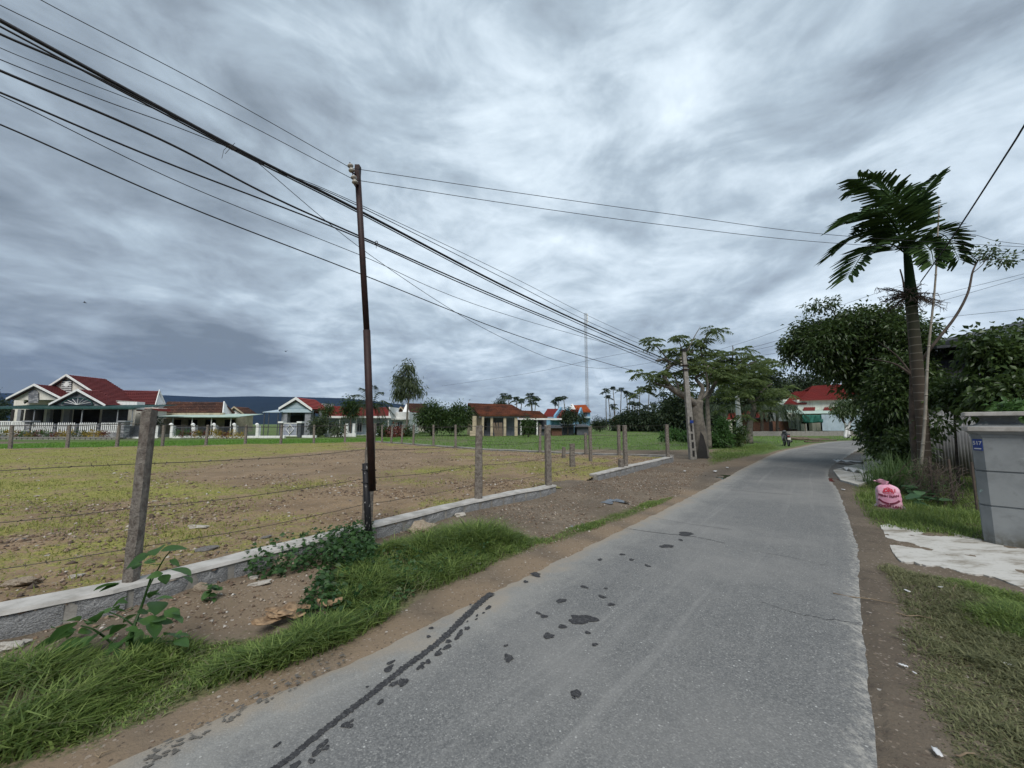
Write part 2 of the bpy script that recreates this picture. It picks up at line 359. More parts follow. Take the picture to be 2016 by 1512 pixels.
def asphalt():
    m, t = newmat('asphalt'); tc = t.n('ShaderNodeTexCoord'); co = tc.outputs['Object']
    uv = t.n('ShaderNodeSeparateXYZ', Vector=tc.outputs['UV'])
    v = t.n('ShaderNodeTexVoronoi', Vector=co, Scale=120.0); v2 = t.n('ShaderNodeTexVoronoi', Vector=co, Scale=55.0)
    r = t.n('ShaderNodeSeparateColor', Color=v.outputs['Color']).outputs; r2 = t.n('ShaderNodeSeparateColor', Color=v2.outputs['Color']).outputs
    agg = t.ramp(r[0], [(0, (.115, .116, .115)), (.45, (.163, .164, .160)), (.8, (.192, .192, .186)), (.98, (.25, .248, .236)), (1, (.34, .335, .32))])
    agg = t.mix(t.math('MULTIPLY', t.smooth(v.outputs['Distance'], .35, .75), .40), agg, (.10, .102, .104, 1))
    agg = t.mix(t.math('MULTIPLY', t.math('GREATER_THAN', r2[1], .985), t.math('LESS_THAN', v2.outputs['Distance'], .3)), agg, (.42, .42, .40, 1))
    nb = t.noise(co, .55, 5, .6); nm = t.noise(co, 3.4, 6, .65)
    col = t.mix(t.math('MULTIPLY', t.smooth(nb, .40, .66), .55), agg, (.235, .230, .218, 1))
    col = t.mix(t.math('MULTIPLY', t.smooth(nm, .48, .75), .22), col, (.075, .078, .082, 1))
    # two wheel tracks, dust rubbed along the lane
    mp = t.n('ShaderNodeMapping', Vector=tc.outputs['UV']); mp.inputs['Scale'].default_value = (22, .16, 1)
    st = t.smooth(t.noise(mp.outputs[0], 1.0, 4, .6), .52, .78)
    col = t.mix(t.math('MULTIPLY', st, .34), col, (.29, .285, .27, 1))
    # sandy dust on the left edge, worn pale rim on the right edge
    ed = t.math('ADD', uv.outputs[0], t.math('MULTIPLY', t.math('SUBTRACT', t.noise(co, 2.6, 6, .7), .5), .30))
    sd_ = t.smooth(ed, .125, .01); col = t.mix(t.math('MULTIPLY', sd_, .9), col, t.mix(t.noise(co, 60, 3), (.20, .155, .11, 1), (.34, .275, .20, 1)))
    gp = t.smooth(ed, .24, .10); col = t.mix(t.math('MULTIPLY', gp, .35), col, (.33, .32, .29, 1))
    er = t.math('ADD', uv.outputs[0], t.math('MULTIPLY', t.math('SUBTRACT', t.noise(co, 9, 6, .75), .5), .16))
    wr = t.math('MULTIPLY', t.smooth(er, .935, .985), t.smooth(t.noise(co, 22, 5, .7), .42, .6))
    col = t.mix(t.math('MULTIPLY', wr, .75), col, (.38, .365, .33, 1))
    bh = t.math('SUBTRACT', t.math('MULTIPLY', r[1], .4), v.outputs['Distance'])
    finish(t, col, .95, bh, .32, .006, 0, .15); return m
M['asphalt'] = asphalt()
def stainmat():
    m, t = newmat('wet asphalt'); co = t.n('ShaderNodeTexCoord').outputs['Object']
    v = t.n('ShaderNodeTexVoronoi', Vector=co, Scale=95.0); r = t.n('ShaderNodeSeparateColor', Color=v.outputs['Color']).outputs
    col = t.ramp(r[0], [(0, (.034, .034, .036)), (.8, (.056, .056, .058)), (1, (.09, .09, .09))])
    finish(t, col, .85, t.math('MULTIPLY', v.outputs['Distance'], -1.0), .4, .005, 0, .12); return m
M['stain'] = stainmat()
M['drymark'] = pm('damp mark', (.085, .08, .072), (.13, .12, .105), 30, .9, .2)
def pipemat():
    m, t = newmat('flaking black paint'); co = t.n('ShaderNodeTexCoord').outputs['Object']
    mp = t.n('ShaderNodeMapping', Vector=co); mp.inputs['Scale'].default_value = (1, 1, .45)
    n = t.noise(mp.outputs[0], 42, 4, .6); col = t.mix(t.smooth(n, .64, .68), (.012, .012, .014, 1), (.42, .41, .39, 1))
    finish(t, col, .6, n, .2, .003); return m
M['blackpipe'] = pipemat()
def stonecl():
    m, t = newmat('grey stone cladding'); co = t.n('ShaderNodeTexCoord').outputs['Object']
    mp = t.n('ShaderNodeMapping', Vector=co); mp.inputs['Scale'].default_value = (2.2, 2.2, 6)
    v = t.n('ShaderNodeTexVoronoi', Vector=mp.outputs[0], Scale=1.3); r = t.n('ShaderNodeSeparateColor', Color=v.outputs['Color']).outputs
    finish(t, t.ramp(r[0], [(0, (.09, .095, .105)), (.5, (.18, .185, .20)), (1, (.36, .36, .36))]), .85, r[1], .6, .02); return m
M['stonecl'] = stonecl()
def trunkmat():
    m, t = newmat('ringed palm trunk'); co = t.n('ShaderNodeTexCoord').outputs['Object']
    z = t.n('ShaderNodeSeparateXYZ', Vector=co).outputs[2]
    ph = t.math('FRACT', t.math('ADD', t.math('MULTIPLY', z, 5.3), t.math('MULTIPLY', t.noise(co, 3, 3), .35)))
    ring = t.smooth(t.math('ABSOLUTE', t.math('SUBTRACT', ph, .5)), .43, .49)
    n = t.noise(co, 9, 5, .6); low = t.smooth(z, 4.6, 2.2)
    base = t.mix(low, (.035, .045, .022, 1), (.085, .066, .048, 1)); base = t.mix(t.math('MULTIPLY', n, .5), base, (.03, .026, .022, 1))
    finish(t, t.mix(t.math('MULTIPLY', ring, .75), base, (.22, .20, .165, 1)), .85, n, .6, .015); return m
M['palmtrunk'] = trunkmat()
def pillarmat():
    m, t = newmat('grey plaster'); co = t.n('ShaderNodeTexCoord').outputs['Object']
    n = t.noise(co, 2.2, 6, .65); n2 = t.noise(co, 11, 5, .6); z = t.n('ShaderNodeSeparateXYZ', Vector=co).outputs[2]
    col = t.mix(t.smooth(n, .38, .66), (.245, .26, .262, 1), (.185, .197, .20, 1)); col = t.mix(t.math('MULTIPLY', t.smooth(n2, .55, .75), .35), col, (.12, .125, .125, 1))
    mint = t.math('MULTIPLY', t.smooth(t.noise(co, 3.1, 5, .6), .62, .66), t.smooth(n2, .45, .5)); col = t.mix(t.math('MULTIPLY', mint, .8), col, (.38, .52, .46, 1))
    col = t.mix(t.smooth(t.noise(co, 6.3, 3, .5), .735, .75), col, (.5, .48, .45, 1))
    col = t.mix(t.math('MULTIPLY', t.smooth(z, .22, .0), t.smooth(n2, .3, .6)), col, (.10, .095, .075, 1))
    finish(t, col, .85, n2, .25, .01); return m
M['plaster'] = pillarmat()
def slabmat():
    m, t = newmat('worn white concrete slab'); co = t.n('ShaderNodeTexCoord').outputs['Object']
    mp = t.n('ShaderNodeMapping', Vector=co); mp.inputs['Rotation'].default_value = (0, 0, R(-42)); mp.inputs['Scale'].default_value = (1, 3.2, 1)
    n = t.noise(mp.outputs[0], 1.3, 7, .7); n2 = t.noise(co, 14, 6, .7)
    col = t.mix(t.smooth(n, .46, .64), (.47, .455, .42, 1), (.22, .195, .155, 1)); col = t.mix(t.smooth(n2, .56, .7), col, (.30, .285, .25, 1))
    finish(t, col, .9, n2, .5, .012); return m
M['slab'] = slabmat()
def watermat():
    m, t = newmat('puddle water'); finish(t, (.05, .045, .038, 1), .03, None, 0, 0, 0, .5); return m
M['water'] = watermat()
def sackmat():
    m, t = newmat('pink woven sack'); co = t.n('ShaderNodeTexCoord').outputs['Object']
    n = t.noise(co, 7, 5, .6); w = t.n('ShaderNodeTexWave', Vector=co, Scale=55.0).outputs['Fac']
    col = t.mix(t.smooth(n, .4, .65), (.66, .30, .41, 1), (.72, .44, .52, 1))
    finish(t, col, .6, t.math('ADD', n, t.math('MULTIPLY', w, .1)), .35, .02, 0, .35); return m
M['sack'] = sackmat()
M['sackred'] = pm('red sack print', (.50, .03, .06), (.42, .03, .05), 20, .6, .1)
M['sackdark'] = pm('dark red sack print', (.20, .03, .06), (.14, .03, .05), 20, .6, .1)
M['sackwhite'] = pm('white sack side', (.56, .52, .54), (.44, .38, .42), 9, .6, .3)
M['plateblue'] = pm('blue enamel', (.02, .055, .26), (.015, .04, .20), 10, .4, .1, spec=.5)
M['bikegrey'] = pm('grey scooter plastic', (.07, .075, .08), (.05, .052, .056), 9, .4, .1, spec=.5)
M['redlamp'] = pm('red lens', (.28, .015, .015), (.2, .01, .01), 20, .2, 0, spec=.5)
M['steel'] = pm('galvanised lattice', (.30, .31, .32), (.22, .22, .23), 5, .6, .1, metal=.3)
def hillmat():
    m, t = newmat('forested mountain'); co = t.n('ShaderNodeTexCoord').outputs['Object']
    n = t.noise(co, .006, 7, .65); finish(t, t.mix(n, (.012, .018, .019, 1), (.024, .032, .028, 1)), 1.0, n, .4, 20, 0, 0); return m
M['hill'] = hillmat()

# ================================================================== GROUND, ROAD, LOT
RLp = [(180, 1512), (440, 1395), (685, 1300), (810, 1235), (938, 1176), (1039, 1127), (1182, 1058), (1338, 985), (1468, 918), (1529, 890), (1568, 881), (1630, 870), (1723, 866)]
RRp = [(1755, 1512), (1730, 1300), (1707, 1195), (1700, 1084), (1681, 1029), (1655, 966), (1635, 938), (1640, 918), (1663, 903), (1693, 885), (1735, 876)]
RL = [(-7.6, -4.4), (-4.2, -.75)] + GP(RLp) + [(52, 44), (80, 52)]
RR = [(-3.4, -4.2), (-.4, -.5)] + GP(RRp) + [(38, 34.5), (56, 38.5), (83, 46)]
def resample(pl, n):
    P = spline([(p[0], p[1], 0) for p in pl], 14); d = [0]
    for a, b in zip(P, P[1:]): d.append(d[-1] + (b - a).length)
    return [(float(np.interp(x, d, [p.x for p in P])), float(np.interp(x, d, [p.y for p in P]))) for x in np.linspace(0, 1, n) ** 1.6 * d[-1]]
NR = 760
rl = np.array(resample(RL, NR)); rr = np.array(resample(RR, NR))
ROAD = [tuple(p) for p in rl[::10]] + [tuple(p) for p in rr[::-10]]
WALL1 = [(-7.4, .1), (-5.2, 1.55), (-3.5, 2.8), (-3.05, 3.15), (-2.87, 3.42), (-2.5, 3.95), (-2.1, 4.55), (-1.72, 5.05), (-.55, 6.68), (.93, 8.25)]
WALL2 = [(2.18, 10.08), (4.1, 12.6), (6.45, 15.6)]
BACKR = [(6.6, 15.9), (2.97, 17.3), (-1.25, 20.0), (-10.5, 29.4)]
BACKL = [(-10.5, 29.4), (-27.5, 20.9), (-60, 4.6)]
LOT = WALL1 + WALL2 + BACKR + BACKL[1:] + [(-20, -6)]
LOTZ = .2

def road_d(x, y): return sdf(x, y, ROAD)
def gz(x, y):
    x = np.asarray(x, float); y = np.asarray(y, float)
    d = road_d(x, y); near = np.exp(-np.hypot(x, y) / 60)
    n = (fbm(x * 1.1, y * 1.1, 3) - .5) * .10 + (fbm(x * 5, y * 5, 5) - .5) * .035
    z = np.where(d > 0, n * sstep(d, -.02, .5) * near + (fbm(x * 4, y * 4, 9) - .5) * .028 * np.exp(-np.abs(d) * 3) + .004, 0)
    z = z + .045 * sstep(d, .5, 1.4) * near * (x < 3)
    z = z - .07 * sstep(-d, 0.02, .22)
    dg = np.hypot(x - 1.55, y - 9.2); z = z + .10 * sstep(dg, 1.6, .2)
    return z
def lotz(x, y):
    x = np.asarray(x, float); y = np.asarray(y, float)
    n = (fbm(x * .7, y * .7, 31) - .5) * .10 + (fbm(x * 3, y * 3, 33) - .5) * .05
    dg = np.hypot(x - 1.55, y - 9.2)
    dl = np.maximum(-sdf(x, y, LOT), 0)
    return LOTZ + n * sstep(dl, 0, .5) - .10 * sstep(dg, 1.7, .2) - .02

GA = GP([(-250, 1600), (150, 1505), (400, 1403), (700, 1262), (850, 1170), (1000, 1105), (1060, 1082), (1085, 1062), (1000, 1052), (900, 1045), (770, 1075), (690, 1100), (655, 1150), (640, 1225), (500, 1245), (330, 1275), (150, 1300), (0, 1335), (-300, 1400)])
GB = GP([(1000, 1098), (1100, 1070), (1200, 1034), (1335, 986), (1330, 975), (1270, 988), (1180, 1016), (1060, 1060)])
GC = GP([(1395, 918), (1450, 905), (1540, 884), (1520, 874), (1440, 880), (1390, 890)])
GD = GP([(1655, 985), (1690, 1032), (1800, 1050), (1935, 1066), (2100, 1060), (2100, 940), (1850, 900), (1760, 900), (1700, 935)])
GE = GP([(1715, 1090), (1800, 1128), (2016, 1172), (2300, 1230), (2500, 1700), (1840, 1560), (1785, 1400), (1742, 1250), (1722, 1150)])
GE2 = GP([(1840, 1135), (2016, 1172), (2300, 1230), (2300, 1450), (2016, 1330), (1900, 1230)])
SB = GP([(330, 1195), (640, 1112), (655, 1180), (500, 1236), (380, 1262), (290, 1270)])
PATH = GP([(1110, 892), (1300, 896), (1440, 893), (1480, 886), (1440, 884), (1300, 887), (1130, 885)])
WETA = GP([(1600, 925), (1650, 960), (1700, 930), (1720, 900), (1690, 890), (1655, 905)])
WETB = GP([(1380, 950), (1440, 935), (1480, 918), (1420, 920), (1370, 935)])
STRIP = BACKL + [(-66, 12), (-27, 36.5), (-10, 41)]
def zone(x, y):
    x = np.asarray(x, float); y = np.asarray(y, float)
    def pin(poly, s=.2): return sstep(-sdf(x, y, poly), -s, s)
    dr = road_d(x, y); pn = fbm(x * 1.7, y * 1.7, 40)
    g = np.full(x.shape, .22) + .25 * (pn - .5)
    far = sstep(y + .25 * x, 19, 24); g = np.maximum(g, .93 * far * (1 - .35 * sstep(fbm(x * .25, y * .25, 44), .55, .7)))
    g = np.maximum(g, .95 * pin(GA)); g = np.maximum(g, .80 * pin(GB, .12)); g = np.maximum(g, .9 * pin(GC, .4)); g = np.maximum(g, .95 * pin(GD))
    e = pin(GE, .15); g = np.maximum(g, e * (.56 + .7 * (pn - .42))); g = np.maximum(g, .85 * pin(GE2, .3))
    left = dr + 0 * x
    s = np.zeros(x.shape)
    dl = np.min([np.hypot(x - px, y - py) for px, py in rl[36:400:9]], axis=0) if x.size < 2e6 else dr
    s = np.maximum(s, .9 * sstep(dl, .55, .18) * (y < 9)); s = np.maximum(s, .75 * pin(SB)); s = np.maximum(s, .5 * sstep(dr, 2.2, .4) * sstep(y, 10, 14) * (x < y * .78))
    nearroad = sstep(dr, .30, .02); g = g * (1 - .9 * nearroad * (1 - .6 * sstep(pn, .55, .7)))
    p = pin(PATH, .5); g = g * (1 - .75 * p); s = np.maximum(s, .5 * p)
    w = np.maximum(.9 * pin(WETA, .5), .7 * pin(WETB, .4)); w = np.maximum(w, .35 * sstep(dr, .5, .05) * (x > y * .8))
    g = g * (1 - .7 * w)
    st = pin(STRIP, .4); f = np.maximum(.42 * far, st); g = np.maximum(g, st)
    return np.stack([np.clip(g, 0, 1), s, w, f], -1)
LG = GP([(-1200, 860), (-600, 1000), (0, 1012), (150, 992), (420, 985), (540, 965), (470, 935), (640, 905), (720, 885), (690, 870), (0, 884)], .2)
LO = GP([(250, 945), (480, 955), (720, 935), (900, 900), (760, 882), (640, 886), (430, 905)], .2)
def lzone(x, y):
    g = np.full(np.shape(x), .47) + 1.1 * (fbm(x * .9, y * .9, 50) - .5); g = np.maximum(g, (.74 + .75 * (fbm(x * .7, y * .7, 52) - .5)) * sstep(-sdf(x, y, LG), -.8, 1.2))
    o = sstep(-sdf(x, y, LO), -1, 1.2); g = g * (1 - .55 * o)
    return np.stack([np.clip(g, 0, 1), .35 * o * fbm(x * .8, y * .8, 57) * 1.6, 0 * g, 0 * g], -1)

def polar(rings, angs, closed):
    X = np.outer(rings, np.sin(angs)); Y = np.outer(rings, np.cos(angs)); nr, na = X.shape
    i = np.arange(nr - 1)[:, None]; j = np.arange(na if closed else na - 1)[None, :]; j2 = (j + 1) % na
    q = np.stack([i * na + j, i * na + j2, (i + 1) * na + j2, (i + 1) * na + j], -1).reshape(-1, 4)[:, ::-1]
    return X.ravel(), Y.ravel(), q
rings = np.exp(np.linspace(math.log(.7), math.log(6000), 400))
angs = np.concatenate([np.linspace(R(-68), R(68), 470), np.linspace(R(68), R(292), 90)[1:-1]])
gx, gy, q = polar(rings, angs, True)
gv = np.stack([gx, gy, gz(gx, gy)], -1)
cen = len(gv); gv = np.vstack([gv, [[0, 0, -.06]]]); zn = np.vstack([zone(gx, gy), [[0, 0, 0, 0]]])
ground = mesh_np('ground', gv, q, M['ground'], smooth=True, zone=zn); tag(ground, kind='structure')

rings = np.exp(np.linspace(math.log(1.5), math.log(75), 330))
angs = np.linspace(R(-100), R(30), 420)
gx, gy, q = polar(rings, angs, False); dd = sdf(gx, gy, LOT)
keep = (dd[q] < -.06).all(1); q = q[keep]; idx = np.unique(q); rm = np.full(len(gx), -1); rm[idx] = np.arange(len(idx)); q = rm[q]; gx = gx[idx]; gy = gy[idx]
lot = mesh_np('dirt_lot', np.stack([gx, gy, lotz(gx, gy)], -1), q, M['lot'], smooth=True, zone=lzone(gx, gy)); tag(lot, kind='structure')

# road: a cambered sheet with ragged edges
NA = 20; vs = []; uvs = []; length = 0
for i in range(NR):
    if i: length += math.hypot(*(((rl[i] + rr[i]) - (rl[i - 1] + rr[i - 1])) / 2))
    for k in range(NA + 1):
        f = k / NA; p = rl[i] * (1 - f) + rr[i] * f
        j = 0
        if k in (0, NA):
            nn = (rr[i] - rl[i]); nn = nn / np.linalg.norm(nn); s_ = (fbm(np.array([p[0] * 5]), np.array([p[1] * 5]), 61 + k)[0] - .5) * .20 + (fbm(np.array([p[0] * 22]), np.array([p[1] * 22]), 65 + k)[0] - .5) * .09; p = p + nn * s_
        vs.append((p[0], p[1], .014 - (.03 if k in (0, NA) else 0))); uvs.append((f, length))
fs = [(i * (NA + 1) + k, i * (NA + 1) + k + 1, (i + 1) * (NA + 1) + k + 1, (i + 1) * (NA + 1) + k) for i in range(NR - 1) for k in range(NA)]
road = mesh_np('road', vs, fs, M['asphalt'], smooth=True, uv=uvs); tag(road, kind='structure')

# stains, drips and cracks lying on the asphalt
def road_top(x, y): return .0185
def blob_sheet(name, pts, mat, parent, z):
    mb = MB(); mb.add([(p[0], p[1], z) for p in pts], [tuple(range(len(pts)))]); return mb.build(name, mat, parent)
def flatblob(cx, cy, rx, ry, ang, n=18, wob=.3):
    ph = [random.uniform(0, 6.28) for _ in range(3)]; out = []
    for k in range(n):
        a = 2 * PI * k / n; r_ = 1 + wob * (.5 * math.sin(2 * a + ph[0]) + .35 * math.sin(3 * a + ph[1]) + .3 * math.sin(5 * a + ph[2]) + random.uniform(-.35, .35))
        x, y = rx * r_ * math.cos(a), ry * r_ * math.sin(a); out.append((cx + x * math.cos(ang) - y * math.sin(ang), cy + x * math.sin(ang) + y * math.cos(ang)))
    return out
drips = [(1147, 1214, 17), (1080, 1246, 8), (1107, 1228, 6), (1001, 1289, 8), (1134, 1358, 8), (1105, 1178, 7), (1055, 1127, 8), (1060, 1202, 4), (1071, 1208, 5), (1185, 1170, 5), (1203, 1185, 5), (1150, 1151, 5), (1193, 1154, 3), (1157, 1240, 4), (1171, 1263, 4), (996, 1265, 3), (1312, 1072, 9), (1350, 1048, 11), (1243, 1098, 4), (1225, 1088, 4), (1181, 1098, 4), (1275, 1110, 4), (1130, 1366, 3), (1035, 1141, 4), (1340, 1060, 4)]
for u, v, r_ in drips:
    p = G(u, v, .036); k = r_ / 757 * p.y * 1.05
    blob_sheet('wet_stain', flatblob(p.x, p.y, k, k * 1.35, random.uniform(0, 3), 30, .34), M['stain'], road, road_top(p.x, p.y))
trail = spline([tuple(G(u, v, .034)) for u, v in [(498, 1530), (566, 1487), (640, 1428), (720, 1368), (790, 1313), (860, 1262), (905, 1220), (945, 1182), (968, 1163)]], 44)
L_, R_ = [], []
for i, p in enumerate(trail):
    d = (trail[min(i + 1, len(trail) - 1)] - trail[max(i - 1, 0)]).normalized(); nrm = Vector((-d.y, d.x, 0)); f = i / len(trail)
    w1 = (.014 + .022 * f) * random.uniform(.6, 1.25); w2 = (.014 + .022 * f) * random.uniform(.6, 1.25)
    L_.append(p + nrm * w1); R_.append(p - nrm * w2)
n = len(trail); mb = MB(); mb.add([(p.x, p.y, .0185) for p in L_ + R_], [(i, i + n, i + n + 1, i + 1) for i in range(n - 1)]); mb.build('wet_trail', M['stain'], road)
for k in range(46):
    i = random.randrange(2, n - 50); p = trail[i]; d = (trail[i + 1] - trail[i - 1]).normalized(); nrm = Vector((-d.y, d.x, 0))
    side = random.choice([-1, -1, -1, 1]); o = p + nrm * side * random.uniform(.05, .11 if side < 0 else .16); s_ = random.uniform(.006, .022)
    blob_sheet('wet_stain', flatblob(o.x, o.y, s_ * random.uniform(1, 2.2), s_, math.atan2(d.y, d.x), 10, .35), M['stain'], road, .0186 + .0002 * random.random())
for k in range(110):   # dried rut marks near the dusty left edge
    u = random.uniform(280, 680); v = 1500 - (u - 280) * .535 + random.uniform(-16, 16); o = G(u, v, .018); s_ = random.uniform(.003, .010)
    blob_sheet('wet_stain', flatblob(o.x, o.y, s_ * random.uniform(.8, 1.8), s_, R(45) + random.uniform(-.8, .8), 10, .45), M['drymark'], road, .0189 + .0002 * random.random())
for pts, w in (([(1225, 1035), (1260, 1042), (1330, 1050), (1380, 1056), (1425, 1066)], .006), ([(1290, 1018), (1350, 1028), (1440, 1040)], .004), ([(1440, 963), (1500, 968), (1560, 972)], .008), ([(1500, 1180), (1560, 1200), (1620, 1212), (1700, 1222)], .003), ([(1480, 1080), (1560, 1095), (1640, 1112)], .003)):
    P = spline([tuple(G(u, v, .035)) for u, v in pts], 10); n = len(P); a = []; b = []
    for i, p in enumerate(P):
        j = Vector((random.uniform(-1, 1), random.uniform(-1, 1), 0)) * .012; a.append(p + j + Vector((0, w, 0))); b.append(p + j - Vector((0, w, 0)))
    mb = MB(); mb.add([(p.x, p.y, .0183) for p in a + b], [(i, i + n, i + n + 1, i + 1) for i in range(n - 1)]); mb.build('crack', M['stain'], road)

# puddles on the left verge and at the right-hand road edge
def puddle(u, v, ru, rv):
    p = G(u, v, .03); q_ = G(u, v + rv, .03); k = ru / 757 * p.y; h = abs(q_.y - p.y)
    pts = flatblob(p.x, p.y, k, h, .25, 26, .45); z = float(gz(np.array([p.x]), np.array([p.y]))[0])
    o = blob_sheet('puddle', pts, M['water'], None, max(z, float(np.max(gz(np.array([a[0] for a in pts]), np.array([a[1] for a in pts]))))) + .003 - .012)
    tag(o, kind='structure')
for a in ((1194, 987, 17, 4), (1218, 985, 12, 4), (1116, 1029, 12, 5), (1138, 1023, 8, 4), (1288, 996, 14, 4), (1425, 937, 26, 5), (1640, 944, 22, 4), (1545, 905, 10, 2)): puddle(*a)

# concrete apron in front of the gate
AP = [(1733, 1036), (1765, 1036), (1850, 1045), (1930, 1062), (2060, 1080), (2300, 1110), (2300, 1230), (2060, 1166), (1990, 1150), (1900, 1128), (1830, 1112), (1775, 1108), (1757, 1085), (1745, 1060)]
P = spline([tuple(G(u, v)) for u, v in AP + AP[:1]], 16)[:-1]; pp = []
for p in P:
    j = (fbm(np.array([p.x * 7]), np.array([p.y * 7]), 4)[0] - .5) * .28; pp.append((p.x + j, p.y + j, -.05))
mb = MB(); mb.prism(pp[::-1], (0, 0, .060)); ap = mb.build('concrete_apron', M['slab'], None, bevel=.012); tag(ap, kind='structure')
pp2 = [tuple(G(u, v)) for u, v in [(1640, 928), (1700, 912), (1745, 905), (1770, 920), (1745, 940), (1690, 958), (1655, 948)]]
mb = MB(); mb.prism([(p[0], p[1], -.02) for p in pp2][::-1], (0, 0, .07)); o = mb.build('broken_slab', M['slab'], None, bevel=.01); tag(o, kind='structure')

# far mountains under the cloud
def hills(pts, Y, dep, name):
    us = np.linspace(pts[0][0], pts[-1][0], 160); tv = np.interp(us, [p[0] for p in pts], [p[1] for p in pts]); vs = []
    for k in range(7):
        f = k / 6
        for u, v in zip(us, tv):
            top = W(u, v, Y + dep); w_ = W(u, 837, Y); jj = (fbm(np.array([u * .02 + k]), np.array([k * 1.7]), 5)[0] - .5) * .35 * math.sin(PI * f)
            x = w_.x * (1 - f) + top.x * f; y = Y + dep * f; z = -.5 + (top.z + .5) * (f ** .8) * (1 + jj)
            vs.append((x, y, z))
    na = len(us); m0 = len(vs)
    for u, v in zip(us, tv): p = W(u, 840, Y + dep * 2); vs.append((p.x, p.y, -.5))
    fs = [(k * na + i, k * na + i + 1, (k + 1) * na + i + 1, (k + 1) * na + i) for k in range(7) for i in range(na - 1)]
    tag(mesh_np(name, vs, fs, M['hill'], smooth=True), kind='structure')
hills([(-1500, 800), (-700, 760), (-200, 772), (120, 775), (320, 778), (420, 782), (500, 780), (600, 782), (680, 784), (740, 790), (790, 796), (850, 806), (930, 818), (1010, 834)], 4000, 1500, 'hills')
hills([(1140, 838), (1195, 829), (1215, 817), (1240, 814), (1262, 820), (1300, 830), (1330, 838)], 2200, 300, 'hills')

# ================================================================== LOW STONE WALLS
def plan(pl):
    d = [0]
    for a, b in zip(pl, pl[1:]): d.append(d[-1] + math.hypot(b[0] - a[0], b[1] - a[1]))
    def at(s):
        x = float(np.interp(s, d, [p[0] for p in pl])); y = float(np.interp(s, d, [p[1] for p in pl]))
        e = .05; x2 = float(np.interp(min(s + e, d[-1]), d, [p[0] for p in pl])); y2 = float(np.interp(min(s + e, d[-1]), d, [p[1] for p in pl]))
        x1 = float(np.interp(max(s - e, 0), d, [p[0] for p in pl])); y1 = float(np.interp(max(s - e, 0), d, [p[1] for p in pl]))
        t_ = Vector((x2 - x1, y2 - y1, 0)).normalized(); return Vector((x, y, 0)), t_, Vector((-t_.y, t_.x, 0))
    return d[-1], at
def stone_mesh(L, H_, D):
    vs = []; fs = []; nx, nz = 5, 4
    for i in range(nx + 1):
        for k in range(nz + 1):
            ex = min(i, nx - i) / 1.0; ez = min(k, nz - k) / 1.0; b = .0 if ex and ez else .012
            vs.append((-L / 2 + L * i / nx + random.uniform(-.007, .007), (b + random.uniform(0, .014)), -H_ / 2 + H_ * k / nz + random.uniform(-.007, .007)))
    for i in range(nx):
        for k in range(nz): a = i * (nz + 1) + k; fs.append((a, a + nz + 1, a + nz + 2, a + 1))
    o = len(vs); m_ = nz + 1
    rim = [i * m_ for i in range(nx + 1)] + [nx * m_ + k for k in range(1, nz + 1)] + [i * m_ + nz for i in range(nx - 1, -1, -1)] + [k for k in range(nz - 1, 0, -1)]
    for r_ in rim: x, y, z = vs[r_]; vs.append((x, D, z))
    nrm = len(rim)
    for i in range(nrm): fs.append((rim[i], rim[(i + 1) % nrm] if False else rim[i], o + i, o + i) if False else (rim[(i + 1) % nrm], rim[i], o + i, o + (i + 1) % nrm))
    me = bpy.data.meshes.new('stone'); me.from_pydata(vs, [], fs); me.materials.append(M['granite']); me.update(); return me
stone_lib = [stone_mesh(random.uniform(.9, 1.0), 1, .1) for _ in range(7)]
def stone_wall(pl, top, thick, slen, label, proud=.014, base=-.06, capped=True):
    Ln, at = plan(pl); p0, _, _ = at(Ln / 2)
    root = thing('stone_wall', label, 'wall', (p0.x, p0.y, 0))
    ns = max(2, int(Ln / .25)); fr, bk = [], []
    core = MB(); cap = MB(); cv = []; kv = []
    for i in range(ns + 1):
        p, t_, n_ = at(Ln * i / ns); zt = top + (fbm(np.array([p.x * 1.3]), np.array([p.y * 1.3]), 71)[0] - .5) * .03
        w1 = random.uniform(-.008, .008)
        a = p - n_ * 0 + n_ * .006; b = p + n_ * thick
        cv += [(a.x, a.y, base), (b.x, b.y, base), (b.x, b.y, zt - .03), (a.x, a.y, zt - .03)]
        a = p - n_ * (.012 + w1); b = p + n_ * (thick + .01)
        kv += [(a.x, a.y, zt - .029), (b.x, b.y, zt - .029), (b.x, b.y, zt + random.uniform(-.006, .004)), (a.x + n_.x * .012, a.y + n_.y * .012, zt + random.uniform(-.008, .004))]
    def sk(v):
        f = []
        for i in range(ns):
            for k in range(4): f.append((i * 4 + k, i * 4 + (k + 1) % 4, (i + 1) * 4 + (k + 1) % 4, (i + 1) * 4 + k))
        return f + [(3, 2, 1, 0), tuple(ns * 4 + k for k in range(4))]
    core.add(cv, sk(cv)); attach(core.build('mortar_core', M['mortar']), root)
    cap.add(kv, sk(kv)); attach(cap.build('cap', M['cap'] if capped else M['mortar']), root)
    s = .05
    while s < Ln - .1:
        l = random.uniform(*slen); l = min(l, Ln - s); p, t_, n_ = at(s + l / 2); hh = top - .035 - base - random.uniform(0, .02)
        o = bpy.data.objects.new('stone', random.choice(stone_lib)); C.objects.link(o)
        o.location = p - n_ * (proud + random.uniform(0, .008)); o.location.z = base + hh / 2
        o.scale = ((l - random.uniform(.02, .045)), 1, hh); o.rotation_euler = (random.uniform(-.02, .02), 0, math.atan2(t_.y, t_.x) + random.uniform(-.03, .03))
        attach(o, root); s += l
    return root
stone_wall(WALL1, .225, .2, (.26, .46), 'long low granite wall with pale mortar cap along the road verge')
stone_wall(WALL2, .215, .2, (.3, .5), 'short low granite wall beyond the gap, leading to the concrete pole')
